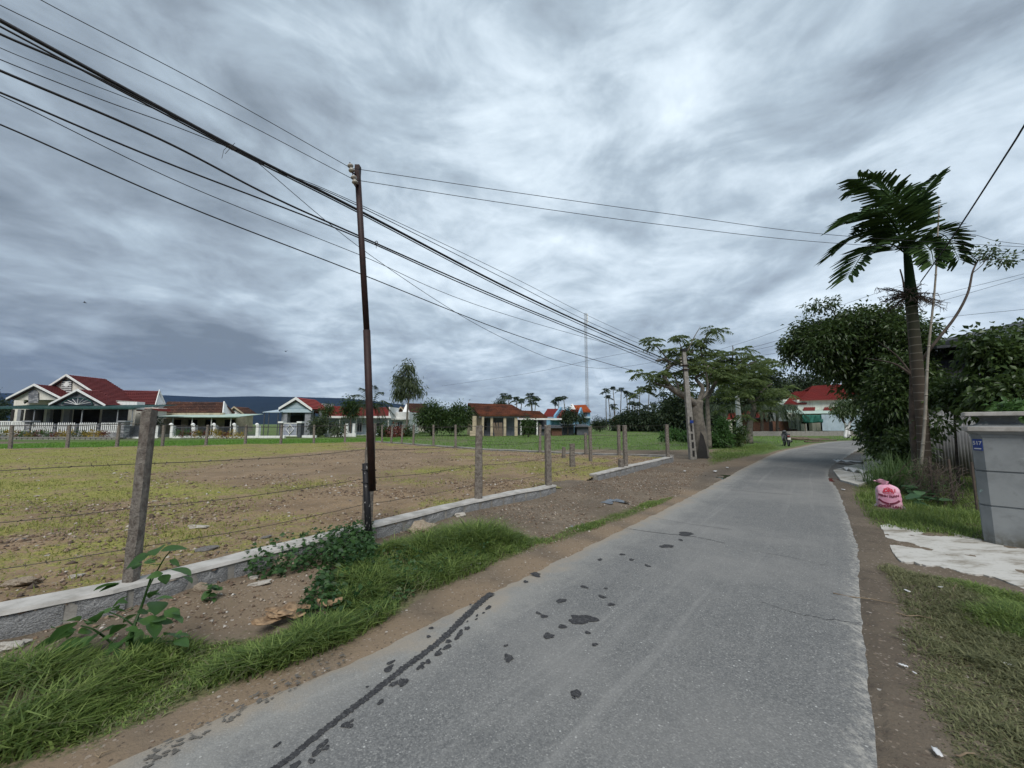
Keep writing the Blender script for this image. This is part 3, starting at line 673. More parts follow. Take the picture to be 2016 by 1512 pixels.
stone_wall([(p[0], p[1]) for p in reversed(BACKR[:3])], .24, .2, (.32, .6), 'low block wall on the far right side of the dirt lot', capped=False, base=-.02)
stone_wall([(p[0], p[1]) for p in reversed(BACKR[2:])], .23, .2, (.5, .8), 'low stone wall running to the far corner of the dirt lot', capped=False, base=-.02)

# ================================================================== FENCES
def post_mesh(h, w, seed):
    random.seed(seed); mb = MB(); n = 14; vs = []
    for i in range(n + 1):
        z = h * i / n - (.12 if i == 0 else 0); tp = 1 - .10 * i / n
        for sx, sy in ((-1, -1), (0, -1.06), (1, -1), (1.05, 0), (1, 1), (0, 1.05), (-1, 1), (-1.05, 0)):
            ch = .90 if abs(sx) == 1 and abs(sy) == 1 else 1
            vs.append((sx * ch * w / 2 * tp + random.uniform(-.0045, .0045), sy * ch * w / 2 * tp + random.uniform(-.0045, .0045), z + (random.uniform(-.02, .012) if i == n else 0)))
    fs = [(i * 8 + k, i * 8 + (k + 1) % 8, (i + 1) * 8 + (k + 1) % 8, (i + 1) * 8 + k) for i in range(n) for k in range(8)] + [tuple(range(7, -1, -1)), tuple(n * 8 + k for k in range(8))]
    mb.add(vs, fs); return mb
POSTLIB = []
for k in range(5):
    o = post_mesh(1.36, .135, 100 + k).build('tmp', M['postc']); POSTLIB.append(o.data); o.data.name = 'concrete_post'; bpy.data.objects.remove(o)
random.seed(5)
def post(x, y, z, label, h=1.36, w=1.0, rz=None, lean=(0, 0), group=None):
    o = bpy.data.objects.new('fence_post', random.choice(POSTLIB)); C.objects.link(o); o.location = (x, y, z - .02)
    o.scale = (w, w, h / 1.36); o.rotation_euler = (lean[0], lean[1], random.uniform(0, .4) if rz is None else rz); tag(o, label, 'fence post', group); return o
def onplan(u, pl):
    """the point of a plan polyline seen in image column u"""
    best = None
    for a, b in zip(pl, pl[1:]):
        k = (u - 1008) / FPX / cP
        den_ = (b[0] - a[0]) - k * (b[1] - a[1])
        if abs(den_) < 1e-9: continue
        s = (k * a[1] - a[0]) / den_
        if -.05 <= s <= 1.05: best = (a[0] + s * (b[0] - a[0]), a[1] + s * (b[1] - a[1]))
    return best
def off(pl, d): 
    Ln, at = plan(pl); out = []
    for i in range(41): p, t_, n_ = at(Ln * i / 40); out.append((p.x + n_.x * d, p.y + n_.y * d))
    return out
NEARL = off(WALL1, .13); NEAR2 = off(WALL2, .12)
near_posts = []
for u, h, lab, ln in ((296, 1.45, 'thick rough concrete post nearest the camera, behind the tall weed', (.0, .01)), (733, 1.32, 'concrete fence post hidden right behind the tall maroon steel pole', (0, .005)), (944, 1.30, 'rust-stained concrete post between the steel pole and the wall end', (0, 0)), (1078, 1.30, 'slim grey concrete post standing at the end of the long wall', (0, -.01))):
    x, y = onplan(u, NEARL); post(x, y, .2, lab, h, .64 if u < 300 else .95, None, ln); near_posts.append((x, y))
for u, h, lab, w in ((1227, 1.28, 'pale concrete post on the short granite wall', .9), (1309, 1.30, 'concrete post at the far end of the short granite wall', .95)):
    x, y = onplan(u, NEAR2); post(x, y, .2, lab, h, w); near_posts.append((x, y))
x, y = onplan(1218, NEAR2); post(x, y, .15, 'broken post stub on the short granite wall', .32, 1.1)
p = G(1163, 912, .1); post(p.x, p.y, .1, 'lone pale post inside the lot near the wall gap', 1.35, .85)
p = G(1127, 924, .1); post(p.x, p.y, .1, 'short dark stump of a post by the wall gap', .82, 1.25)
p = G(1110, 903, .15); post(p.x, p.y, .12, 'small dark post stub in front of the far block wall', .5, 1.0)
BR = off(BACKR, .1); BLn = off(BACKL, .1)
right_us = [741, 756, 774, 794, 817, 856, 899, 1062, 1151, 1215]
rp = []
for k, u in enumerate(right_us):
    r_ = onplan(u, BR)
    if r_: post(r_[0], r_[1], .18, 'slender concrete post on the far right lot wall, %s from its left corner' % ORD[k], 1.30 if u != 1151 else .95, .92, None, (random.uniform(-.03, .03), random.uniform(-.03, .03)), 'posts of the far right lot fence'); rp.append(r_)
lp = []
for k, u in enumerate([37, 147, 243, 331, 415, 491, 560, 624, 684]):
    r_ = onplan(u, BLn)
    if r_: post(r_[0], r_[1], .15, 'concrete post of the back fence before the houses, %s from the left' % ORD[k], 1.32, 1.05, None, (random.uniform(-.025, .025), random.uniform(-.025, .025)), 'posts of the back lot fence'); lp.append(r_)
for x in (-34.5, -43): post(x, 20.9 + (x + 27.5) * .501, .15, 'concrete post of the back fence, %s beyond the left edge' % ('nearest' if x > -40 else 'farthest'), 1.3)

def strand(pts, label, barbs=.16, r=.0028, sag=.02, group=None, mat='wire'):
    mb = MB(); P = []
    for a, b in zip(pts, pts[1:]):
        n = max(4, int((b - a).length / .35))
        for i in range(n): f = i / n; P.append(a.lerp(b, f) - Vector((0, 0, sag * 4 * f * (1 - f) + random.uniform(-.006, .006))))
    P.append(pts[-1]); mb.tube(P, r, 4)
    if barbs:
        for a, b in zip(P, P[1:]):
            n = max(1, int((b - a).length / barbs))
            for i in range(n):
                c_ = a.lerp(b, (i + random.random()) / n)
                for s_ in range(2):
                    d = Vector((random.uniform(-1, 1), random.uniform(-1, 1), random.uniform(-1, 1))).normalized() * .016; mb.tube([c_ - d, c_ + d], r * .7, 3, False)
    o = mb.build('barbed_wire', M[mat]); return tag(o, label, 'barbed wire', group)
HN = ['top', 'second', 'third', 'lowest']
nl = [(-7.2, .35)] + near_posts
for k, h in enumerate((1.30, .97, .60, .27)):
    strand([Vector((x, y, .2 + h * (1 if i < 3 else .97))) - Vector((.075 * .73, -.075 * .2, 0)) for i, (x, y) in enumerate(nl)], '%s barbed wire strand of the roadside fence' % HN[k], .15, .003, .03, 'strands of the roadside fence')
for k, h in enumerate((1.22, .85, .45)):
    strand([Vector((x, y, .15 + h)) for x, y in [(-43, 13.1)] + [(-34.5, 17.4)] + lp + rp[:1]], '%s wire strand of the back fence before the houses' % HN[k], 0, .005, .03, 'strands of the back fence')
    strand([Vector((x, y, .18 + h)) for x, y in rp], '%s wire strand of the far right lot fence' % HN[k], 0, .005, .03, 'strands of the far right fence')

# ================================================================== STEEL POLE WITH INSULATORS
pb = W(728, 1092, 4.66); pole = thing('steel_pole', 'tall thin maroon steel pole spliced to a black pipe, with insulators on top', 'pole', (pb.x, pb.y, 0))
a = W(727.5, 1100, 4.66); b = W(719.5, 912, 4.66)
mb = MB(); mb.tube([a, b], .038, 12); attach(mb.build('base_pipe', M['blackpipe'], smooth=True), pole)
a = W(733, 966, 4.60); b = W(722, 650, 4.54); c_ = W(704, 340, 4.45)
mb = MB(); mb.tube([a, a.lerp(b, .5), b], .042, 12); mb.tube([b.lerp(a, .01), b.lerp(c_, .5), c_], .036, 12); attach(mb.build('upper_pipe', M['rust'], smooth=True), pole)
for v in (925, 950): 
    q_ = W(727, v, 4.63); mb = MB(); mb.tube([q_ + Vector((-.09, 0, 0)), q_ + Vector((.09, -.02, 0))], .008, 6); attach(mb.build('bolt', M['black']), pole)
mb = MB(); tp = W(704, 347, 4.44); mb.box((tp.x, tp.y, tp.z), (.058, .07, .27), 0, 1.0); attach(mb.build('head_plate', M['rust'], bevel=.004), pole)
ins_pts = []
for u, v in ((691, 331), (697.5, 354)):
    q_ = W(u, v, 4.36); ins_pts.append(q_)
    mb = MB(); mb.lathe([(.012, -.045), (.03, -.042), (.036, -.03), (.030, -.016), (.018, -.004), (.018, .006), (.032, .018), (.036, .030), (.028, .042), (.012, .048)], (0, 0, 0), 16)
    o = mb.build('insulator', M['porc'], None, True); o.location = q_; o.rotation_euler = (.1, -.25, 0); attach(o, pole)
mb = MB(); x0, x1 = ins_pts; up = Vector((-.018, 0, .075)); mb.tube([x0 + up, x0, x1, x1 - up * 1.1], .006, 6)
for q_ in (x0 - up * .75, x1 - up * .9): mb.tube([q_, Vector((tp.x, tp.y - .02, q_.z + .005))], .008, 6)
attach(mb.build('bracket', M['rust']), pole)

# ================================================================== CABLES
UP = (7.55, 16.6); CA = (-5.0, 2.6)
def cable(pix, A, B, r, label, name='power_cable', ends=None, n=10):
    P = [WP(u, v, A, B) for u, v in pix]
    if ends: P = P[:1] * 0 + ([ends[0]] if ends[0] is not None else []) + P + ([ends[1]] if ends[1] is not None else [])
    mb = MB(); mb.tube(spline(P, n), r, 6); o = mb.build(name, M['black'], None, True); return tag(o, label, 'cable')
cable([(-160, -50), (0, 40), (455, 287), (698, 410), (1008, 571), (1210, 664), (1345, 722)], CA, UP, .019, 'thickest black cable bundle crossing the sky to the concrete pole')
cable([(-160, -38), (0, 52), (455, 293), (698, 415), (1008, 576), (1210, 669), (1345, 727)], CA, UP, .009, 'black cable hugging the underside of the thickest bundle')
cable([(-160, -10), (0, 67), (160, 137), (317, 216), (455, 290), (520, 324)], CA, UP, .011, 'black cable that joins the thickest bundle at the wire tie')
cable([(-160, 70), (0, 139), (317, 275), (529, 384), (704, 463), (1008, 596), (1208, 676), (1345, 731)], CA, UP, .012, 'second thick black cable, below the main bundle')
cable([(-160, 122), (0, 182), (317, 316), (704, 467), (1008, 600), (1345, 736)], CA, UP, .0095, 'black cable that merges with the second thick cable near the pole')
cable([(-160, 132), (0, 188), (370, 366), (704, 500), (1008, 623), (1345, 716)], CA, UP, .0045, 'thin dark wire between the second and the lowest cable')
cable([(-160, 190), (0, 245), (370, 407), (704, 537), (1008, 657), (1200, 717), (1345, 757)], CA, UP, .0075, 'lowest black cable crossing behind the steel pole')
cable([(470, 300), (497, 312), (704, 484), (899, 616), (1021, 680), (1108, 713), (1192, 725), (1287, 713), (1345, 700)], CA, UP, .0042, 'thin wire sagging steeply from the wire tie to the concrete pole')
cable([(529, 328), (709, 403), (1008, 545), (1180, 632), (1345, 706)], CA, UP, .0045, 'thin wire just above the main bundle right of the steel pole')
cable([(529, 331), (709, 407), (1008, 556), (1180, 643), (1345, 712)], CA, UP, .006, 'second thin wire just above the main bundle right of the steel pole')
cable([(-120, 30), (0, 94), (160, 158), (330, 226), (455, 291)], CA, UP, .0035, 'faint thin wire reaching the wire tie from the left edge')
cable([(-120, 62), (0, 117), (200, 196), (330, 243), (455, 292)], CA, UP, .0045, 'lower thin wire reaching the wire tie from the left edge')
cable([(870, 760), (1040, 735), (1180, 705), (1275, 690), (1345, 698)], (-8, 34), UP, .006, 'faint wire hanging from the village to the concrete pole')
q_ = WP(455, 290, CA, UP); mb = MB()
for k in range(6):
    d = Vector((.55, .62, -.28)).normalized() * (.012 * (k - 2.5)); mb.tube([q_ + d + Vector((math.cos(a), math.sin(a) * .7, math.sin(a))) * .026 for a in [i * PI / 4 for i in range(9)]], .004, 5)
mb.tube([q_ + Vector((-.02, -.02, 0)), q_ + Vector((-.07, -.02, -.05)), q_ + Vector((-.085, -.02, -.16))], .003, 4); mb.tube([q_ + Vector((.05, -.01, .05)), q_ + Vector((-.05, -.02, -.10))], .0035, 4)
tag(mb.build('wire_tie', M['wire']), 'twisted wire tie binding the thick cable bundle, loose ends hanging', 'wire tie')
q_ = WP(741, 478, CA, UP); mb = MB(); mb.tube([q_ + Vector((math.cos(a) * .02, 0, math.sin(a) * .03)) for a in [i * PI / 4 for i in range(9)]], .006, 5); mb.tube([q_, q_ + Vector((0, 0, -.09))], .004, 4)
tag(mb.build('wire_tie', M['wire']), 'small wire tie on the second cable just right of the steel pole', 'wire tie')
# service wires on the insulators
I1, I2 = ins_pts; LA = (-4.2, -1.4)
for I_, pix, lab in ((I1, [(-120, -122), (77, -2), (400, 167)], 'upper thin service wire from the top left to the pole insulator'), (I2, [(-140, -75), (0, 10), (400, 200)], 'lower thin service wire from the top left to the pole insulator')):
    cable(pix, (-4.6, 2.0), (I_.x, I_.y), .0035, lab, 'service_wire', (None, I_))
for I_, pix, lab in ((I1, [(1008, 378), (1308, 420), (1633, 462), (2016, 486), (2200, 490)], 'upper service wire crossing the road from the steel pole to the right'), (I2, [(1008, 402), (1308, 443), (1633, 478), (2016, 497), (2200, 498)], 'lower service wire crossing the road from the steel pole to the right')):
    cable(pix, (I_.x, I_.y), (8.6, 6.4), .0035, lab, 'service_wire', (I_, None))
cable([(2090, 130), (2016, 248), (1985, 298), (1880, 460), (1812, 556)], (6.0, 4.3), (9.4, 9.0), .011, 'thick black cable rising to the upper right corner from the palm')
for k, pix in enumerate(([(1360, 705), (1500, 662), (1640, 607), (1754, 568), (1806, 552)], [(1360, 712), (1500, 679), (1700, 620), (1835, 584), (2016, 539), (2200, 490)], [(1360, 716), (1560, 672), (1695, 628), (1804, 606), (2016, 546), (2200, 496)], [(1360, 720), (1560, 690), (1700, 660), (1835, 629), (2016, 609), (2200, 590)])):
    cable(pix, UP, (14.5, 11.5), .0055, ['thin wire from the concrete pole that ends at the palm trunk', 'upper of two thin wires passing behind the palm to the right edge', 'lower of two thin wires passing behind the palm to the right edge', 'lowest thin wire on the right, just above the shed roof'][k])
cable([(1845, 500), (1900, 462), (1960, 474), (2016, 481), (2100, 488)], (9.6, 8.2), (12.5, 7.6), .0045, 'short wire from the palm crown to the right edge')

# ================================================================== FOLIAGE HELPERS
def nrm(a): return a / (np.linalg.norm(a, axis=-1, keepdims=True) + 1e-9)
def leaf_arrays(P, D, size, wid=.4, fold=.25, droop=.0, tint=None):
    """folded diamond leaves: P base (N,3), D direction, size (N,)"""
    n = len(P); D = nrm(D); size = np.asarray(size).reshape(-1, 1) * np.ones((n, 1))
    rnd = RNG.normal(size=(n, 3)); rnd[:, 2] += 1.2
    side = nrm(np.cross(D, rnd)); up = np.cross(side, D)
    base = P; tip = P + D * size + np.array([0, 0, -1.0]) * size * droop
    mid = P + D * size * .45
    L = mid + side * size * wid * .5 + up * size * fold * wid; Rr = mid - side * size * wid * .5 + up * size * fold * wid
    V = np.stack([base, L, tip, Rr], 1).reshape(-1, 3); i = np.arange(n)[:, None] * 4
    T = np.concatenate([i + np.array([[0, 2, 1]]), i + np.array([[0, 3, 2]])], 0)
    tt = np.repeat(RNG.random(n) if tint is None else tint, 4)
    return V, T, tt
def build_leaves(name, parts, mat, parent=None):
    vs, ts, tt = [], [], []; o = 0
    for V, T, c in parts: vs.append(V); ts.append(T + o); tt.append(c); o += len(V)
    return mesh_np(name, np.concatenate(vs), np.concatenate(ts), mat, parent, np.concatenate(tt))
def blob_leaves(blobs, n, size, wid=.42, droop=.35, clump=14, spread=.22, shell=.55, out=.7, hang=.3, sub=0):
    """leaf sprays through ellipsoid blobs (c, r): clumps near the shell, each a spray of leaves"""
    if sub:
        nb = []
        for c, r in blobs:
            nb.append((tuple(c), tuple(x * .62 for x in r)))
            for k in range(sub):
                d = nrm(RNG.normal(size=3)); d[2] = d[2] * .9 + .1; f = RNG.uniform(.26, .42); nb.append((tuple(np.array(c) + d * np.array(r) * .70), tuple(x * f for x in r)))
        blobs = nb
    vol = np.array([b[1][0] * b[1][1] * b[1][2] for b in blobs]) ** .67; vol = vol / vol.sum(); parts = []
    nc = max(1, int(n / clump))
    pick = RNG.choice(len(blobs), nc, p=vol); C0 = np.array([b[0] for b in blobs])[pick]; R0 = np.array([b[1] for b in blobs])[pick]
    d = nrm(RNG.normal(size=(nc, 3))); rad = shell + (1 - shell) * RNG.random((nc, 1)) ** .7; rad *= 1 + .16 * RNG.normal(size=(nc, 1))
    cc = C0 + d * R0 * rad; ct = np.clip(.5 + .5 * RNG.normal(size=nc) * .6, 0, 1)
    reps = np.repeat(np.arange(nc), clump); N = len(reps)
    off_ = RNG.normal(size=(N, 3)) * spread; P = cc[reps] + off_
    D = nrm(d[reps] * out + nrm(off_) * .7 + RNG.normal(size=(N, 3)) * .35 + np.array([0, 0, -hang]))
    return leaf_arrays(P, D, size * (.6 + .7 * RNG.random(N)), wid, .25, droop * .4, np.clip(ct[reps] * .65 + .35 * RNG.random(N), 0, 1))
def blades(P, h, lean, w, tint, bend=.6, az=None):
    """grass blades: 5 vertices, 3 triangles"""
    n = len(P); az = RNG.random(n) * 2 * PI if az is None else az
    d = np.stack([np.cos(az), np.sin(az), 0 * az], -1); s = np.stack([-np.sin(az), np.cos(az), 0 * az], -1) * np.asarray(w).reshape(-1, 1) / 2
    h = np.asarray(h).reshape(-1, 1); lean = np.asarray(lean).reshape(-1, 1); up = np.array([0, 0, 1.0])
    mid = P + up * h * .55 + d * h * lean * .35; tip = P + up * h * (1 - .35 * lean * bend) + d * h * lean * (1 + .3 * bend)
    V = np.stack([P - s, P + s, mid + s * .75, mid - s * .75, tip], 1).reshape(-1, 3); i = np.arange(n)[:, None] * 5
    T = np.concatenate([i + np.array([[0, 1, 2]]), i + np.array([[0, 2, 3]]), i + np.array([[3, 2, 4]])], 0)
    return V, T, np.repeat(tint, 5)
def scatter(poly, n, dens=None):
    xs = [p[0] for p in poly]; ys = [p[1] for p in poly]; out = np.zeros((0, 2)); k = 0
    while len(out) < n and k < 60:
        c = np.stack([RNG.uniform(min(xs), max(xs), n * 2), RNG.uniform(min(ys), max(ys), n * 2)], -1); m = sdf(c[:, 0], c[:, 1], poly) < 0
        if dens is not None: m &= RNG.random(len(c)) < dens(c[:, 0], c[:, 1])
        out = np.concatenate([out, c[m]]); k += 1
    return out[:n]

# ================================================================== HOUSES
def pbox(name, u0, u1, v0, v1, Y, dep, mat, root, bevel=0):
    a = W(u0, v1, Y); b = W(u1, v0, Y); mb = MB(); mb.span(a.x, b.x, Y, Y + dep, a.z, b.z); return attach(mb.build(name, M[mat], bevel=bevel), root)
def wbox(name, x0, x1, y0, y1, z0, z1, mat, root):
    mb = MB(); mb.span(x0, x1, y0, y1, z0, z1); return attach(mb.build(name, M[mat]), root)
def tiles(name, A, B, Cc, D, mat, root, row=.34, col=.26, th=.10):
    """pitched roof slope: ridge A-B, eave D-C; stepped rows of half-round tiles, closed slab"""
    A, B, Cc, D = map(Vector, (A, B, Cc, D)); nr = max(3, int(((D - A).length) / row)); ncol = max(4, int(max((B - A).length, (Cc - D).length) / col)); ncol = min(ncol, 60)
    nm = (B - A).cross(D - A).normalized(); nm = nm if nm.z > 0 else -nm; vs = []; m = ncol * 2 + 1; rows = []
    for r_ in range(nr):
        for e, hh in ((0.0, .01), (1.0, .10)):
            f = (r_ + e * .999) / nr; a = A.lerp(D, f); b = B.lerp(Cc, f)
            for k in range(m): vs.append(a.lerp(b, k / (m - 1)) + nm * (hh + (.045 if k % 2 else 0)))
    fs = [(i * m + k, i * m + k + 1, (i + 1) * m + k + 1, (i + 1) * m + k) for i in range(nr * 2 - 1) for k in range(m - 1)]
    o = len(vs); vs += [A - nm * th, B - nm * th, Cc - nm * th, D - nm * th]; last = (nr * 2 - 1) * m
    fs += [(o, o + 1, o + 2, o + 3), (0, m - 1, o + 1, o), (last + m - 1, last, o + 3, o + 2), (m - 1, last + m - 1, o + 2, o + 1), (last, 0, o, o + 3)]
    mb = MB(); mb.add(vs, fs); ob = mb.build(name, M[mat]); return attach(ob, root)
def gable(root, peak, eL, eR, Y, back, wallmat, roofmat, over=.35, board='white', dep_wall=None, trim=.13):
    """gable facing the road: peak and eave ends in picture columns at plane Y, ridge running back"""
    P, L, R_ = W(*peak, Y), W(*eL, Y), W(*eR, Y); by = Vector((0, back, 0))
    f = lambda p: p + Vector((0, over, -.12)); mb = MB(); mb.prism([f(P), f(L) + Vector((.2, 0, .02)), f(R_) + Vector((-.2, 0, .02))], (0, back - over, 0)); attach(mb.build('gable_wall', M[wallmat]), root)
    rR = tiles('roof', P, P + by, R_ + by, R_, roofmat, root); tiles('roof', P + by, P, L, L + by, roofmat, root)
    for q_ in (L, R_):
        mb = MB(); d = (q_ - P).normalized(); up = Vector((0, 0, 1)); mb.prism([P + up * .09, q_ + up * .09, q_ - up * trim, P - up * trim * 1.2], (0, -.08, 0)); attach(mb.build('barge_board', M[board]), root)
        mb = MB(); mb.prism([P - up * trim * 1.2, q_ - up * trim, q_ - up * (trim + .14), P - up * (trim * 1.2 + .16)], (0, .06, 0)); attach(mb.build('painted_eave_shade', M['dark']), root)  # dark strip below each barge board paints in the eave's shade
    return P, L, R_
def window(root, u0, u1, v0, v1, Y, frame='white', bars=1, name='window'):
    a = W(u0, v1, Y); b = W(u1, v0, Y); w = attach_box = MB(); w.span(a.x, b.x, Y - .06, Y + .05, a.z, b.z); o = attach(w.build(name, M[frame]), root)
    n = bars + 1; dx = (b.x - a.x - .12) / n
    for k in range(n):
        mb = MB(); x = a.x + .06 + k * dx; mb.span(x + .03, x + dx - .03, Y - .075, Y - .058, a.z + .08, b.z - .08); p = mb.build('pane', M['glass']); p.parent = o
    return o
def hroot(name, label, cat, u, Y, z=0): p = W(u, 838, Y); return thing(name, label, cat, (p.x, Y, z))

# --- house with burgundy roofs, far left
h = hroot('house', 'large cream house with burgundy tiled gables and long dark green porch awning', 'house', 140, 46)
pbox('wall', 18, 226, 788, 862, 46.5, 4, 'offwhite', h); pbox('wall', 216, 304, 794, 862, 49.2, 2.2, 'white', h)
gable(h, (131, 738), (48, 791), (214, 791), 46, 4.4, 'offwhite', 'redtile', .4)
gable(h, (68, 757), (13, 785), (123, 785), 44.4, 3, 'offwhite', 'redtile', .4)
gable(h, (153, 767), (97, 796), (208, 798), 43.6, 2.2, 'stonecl', 'redtile', .3)
tiles('roof', W(222, 768, 50.4), W(313, 770, 50.4), W(305, 796, 48.8), W(222, 796, 48.8), 'redtile', h)
P_, Q_ = W(313, 769, 50.4), W(305, 797, 48.8); BY = 51.6
mb = MB(); mb.prism([P_ + Vector((-.3, 0, -.15)), Q_ + Vector((-.2, .2, -.1)), Vector((P_.x - .2, BY, Q_.z - .1))], (.25, 0, 0)); attach(mb.build('gable_wall', M['white']), h)
mb = MB(); mb.prism([P_ + Vector((0, 0, .14)), Q_ + Vector((0, 0, .10)), Q_ - Vector((0, 0, .25)), P_ - Vector((0, 0, .25))], (.1, 0, 0)); mb.prism([P_ + Vector((0, 0, .14)), Vector((P_.x, BY, Q_.z + .1)), Vector((P_.x, BY, Q_.z - .25)), P_ - Vector((0, 0, .25))], (.1, 0, 0)); attach(mb.build('barge_board', M['white']), h)
pbox('parapet', 210, 270, 791, 806, 45.4, 1, 'white', h); pbox('wall', 262, 312, 803, 862, 47.5, 1.2, 'offwhite', h)
pbox('roof', 268, 300, 804, 809, 46.5, 2.5, 'redtile2', h)
# vent window with a white disc, cladding panel, fan window
vt = pbox('vent_frame', 119, 142, 748, 778, 46.3, .12, 'dgrey', h)
for k in range(7): pbox('louvre', 121, 140, 751 + k * 3.9, 752.6 + k * 3.9, 46.22, .07, 'white', h)
q_ = W(130.5, 757, 46.18); mb = MB(); mb.prism([q_ + Vector((math.cos(a) * .33, 0, math.sin(a) * .27)) for a in [i * PI / 10 for i in range(20)]], (0, .06, 0)); attach(mb.build('disc', M['white']), h)
mb = MB(); mb.prism([W(57, 793, 44.7), W(76, 793, 44.7), W(76, 772, 44.7), W(66.5, 767, 44.7), W(57, 772, 44.7)], (0, -.06, 0)); attach(mb.build('clad_panel', M['stonecl']), h)
c_ = W(152.5, 797, 43.75); arc = [c_ + Vector((math.cos(a) * 1.72, 0, math.sin(a) * .78)) for a in [i * PI / 16 for i in range(17)]]
mb = MB(); mb.prism(arc, (0, .1, 0)); fw = attach(mb.build('fan_window', M['glass']), h)
for k in range(1, 8): a = k * PI / 8; mb = MB(); mb.tube([c_ + Vector((0, -.03, .02)), c_ + Vector((math.cos(a) * 1.7, -.03, math.sin(a) * .77))], .025, 4); attach(mb.build('glazing_bar', M['white']), h)
mb = MB(); mb.tube([p + Vector((0, -.03, 0)) for p in arc], .05, 5); attach(mb.build('arch_trim', M['greensheet']), h)
# porch awning and supports
a, b = W(-60, 803, 40.5), W(266, 804, 40.5); mb = MB(); n = 60
for k in range(n):
    x0 = a.x + (b.x - a.x) * k / n; x1 = a.x + (b.x - a.x) * (k + 1) / n; zt = a.z + (.03 if k % 2 else 0)
    mb.add([(x0, 40.5, zt), (x1, 40.5, zt), (x1, 45.6, zt + .55), (x0, 45.6, zt + .55), (x0, 40.5, zt - .04), (x1, 40.5, zt - .04), (x1, 45.6, zt + .5), (x0, 45.6, zt + .5)], [(0, 1, 2, 3), (7, 6, 5, 4), (0, 4, 5, 1), (3, 2, 6, 7), (0, 3, 7, 4), (1, 5, 6, 2)])
attach(mb.build('awning', M['greensheet']), h); wbox('gutter', a.x, b.x, 40.38, 40.5, a.z - .12, a.z + .02, 'greensheet', h)
for u in (-20, 69, 163, 233, 262): q_ = W(u, 805, 40.7); mb = MB(); mb.tube([(q_.x, 40.7, 0), (q_.x, 40.7, q_.z)], .05, 6); attach(mb.build('awning_post', M['grey']), h)
for u0, u1 in ((16, 28), (44, 86), (100, 120), (140, 196)):
    pbox('doorway_shade', u0, u1, 806, 856, 46.42, .06, 'dark', h)  # flat near-black sheets paint the dark of the open doorways
for u0, u1 in ((28, 42), (86, 100), (120, 138)): pbox('porch_pier', u0, u1, 806, 860, 45.2, .3, 'grey', h)
pbox('painted_porch_shade', 196, 252, 806, 860, 45.0, .08, 'dgrey', h)  # dark grey sheet painted in for the shade under the awning
pbox('porch_floor', -20, 262, 857, 864, 41, 5.4, 'conc', h)

# --- its picket fence, gate and planter
def boundary(label, Y, name='garden_fence'): return hroot(name, label, 'fence', 140, Y)
f = boundary('white picket fence on stone posts in front of the cream house', 39)
for u in (52, 106, 148, 192, 238):
    w_ = 7 if u in (52, 238) else 3; pbox('fence_pillar', u - w_, u + w_, 831 if w_ > 5 else 834, 862, 38.9, .6 if w_ > 5 else .25, 'stonecl', f)
    if w_ > 5: pbox('pillar_cap', u - 9, u + 9, 828, 831, 38.8, .8, 'grey', f)
pbox('plinth', -30, 245, 853, 866, 39.05, .2, 'stonecl', f); pbox('rail', 59, 232, 836.5, 838, 39.12, .05, 'white', f); pbox('rail', 59, 232, 849, 850.5, 39.12, .05, 'white', f)
pk = None
for k in range(44):
    u = 62 + k * 3.9
    if any(abs(u - c) < 4 for c in (106, 148, 192)): continue
    q_ = W(u, 852, 39.05)
    if pk is None:
        mb = MB(); mb.prism([(-.05, 0, 0), (.05, 0, 0), (.05, 0, .92), (0, 0, 1.05), (-.05, 0, .92)], (0, .03, 0)); pk = mb.build('picket', M['white']); o = pk
    else: o = bpy.data.objects.new('picket', pk.data); C.objects.link(o)
    o.location = q_; attach(o, f)
g_ = hroot('gate', 'white double gate left of the picket fence', 'gate', 22, 39)
for u0, u1 in ((-6, 21), (23, 46)):
    pbox('gate_leaf', u0, u1, 829, 831, 39, .06, 'white', g_); pbox('gate_leaf', u0, u1, 853, 855, 39, .06, 'white', g_)
    for k in range(8): x = u0 + (u1 - u0) * k / 7; pbox('bar', x - .6, x + .6, 830, 854, 39.01, .04, 'white', g_)
pl = hroot('planter', 'low stone planter edging along the flower row', 'planter', 110, 37.5); 
for k in range(26): pbox('stone', -40 + k * 10.4, -40 + k * 10.4 + 9.6, 862 + random.uniform(-.5, .5), 869.5, 37.4, .25, 'conc', pl)
pbox('coping', -40, 236, 860.5, 862, 37.36, .35, 'conc', pl)
# side gate between the two houses
g2 = hroot('gate', 'white open gate with pillars between the cream house and the brown-roofed house', 'gate', 290, 40)
pbox('gate_pillar', 246, 253, 836, 862, 40, .4, 'white', g2)
for k in range(9): pbox('bar', 255 + k * 2.2, 256 + k * 2.2, 838, 860, 40.1, .04, 'dgrey', g2)
for k in range(5): pbox('bar', 302 + k * 1.8, 302.8 + k * 1.8, 838 + k * .4, 863, 39.6, .04, 'white', g2)
pbox('rail', 301, 311, 838, 840, 39.58, .05, 'white', g2); pbox('rail', 301, 311, 860, 862, 39.58, .05, 'white', g2); pbox('plinth', 250, 276, 860, 864, 40, .3, 'white', g2)

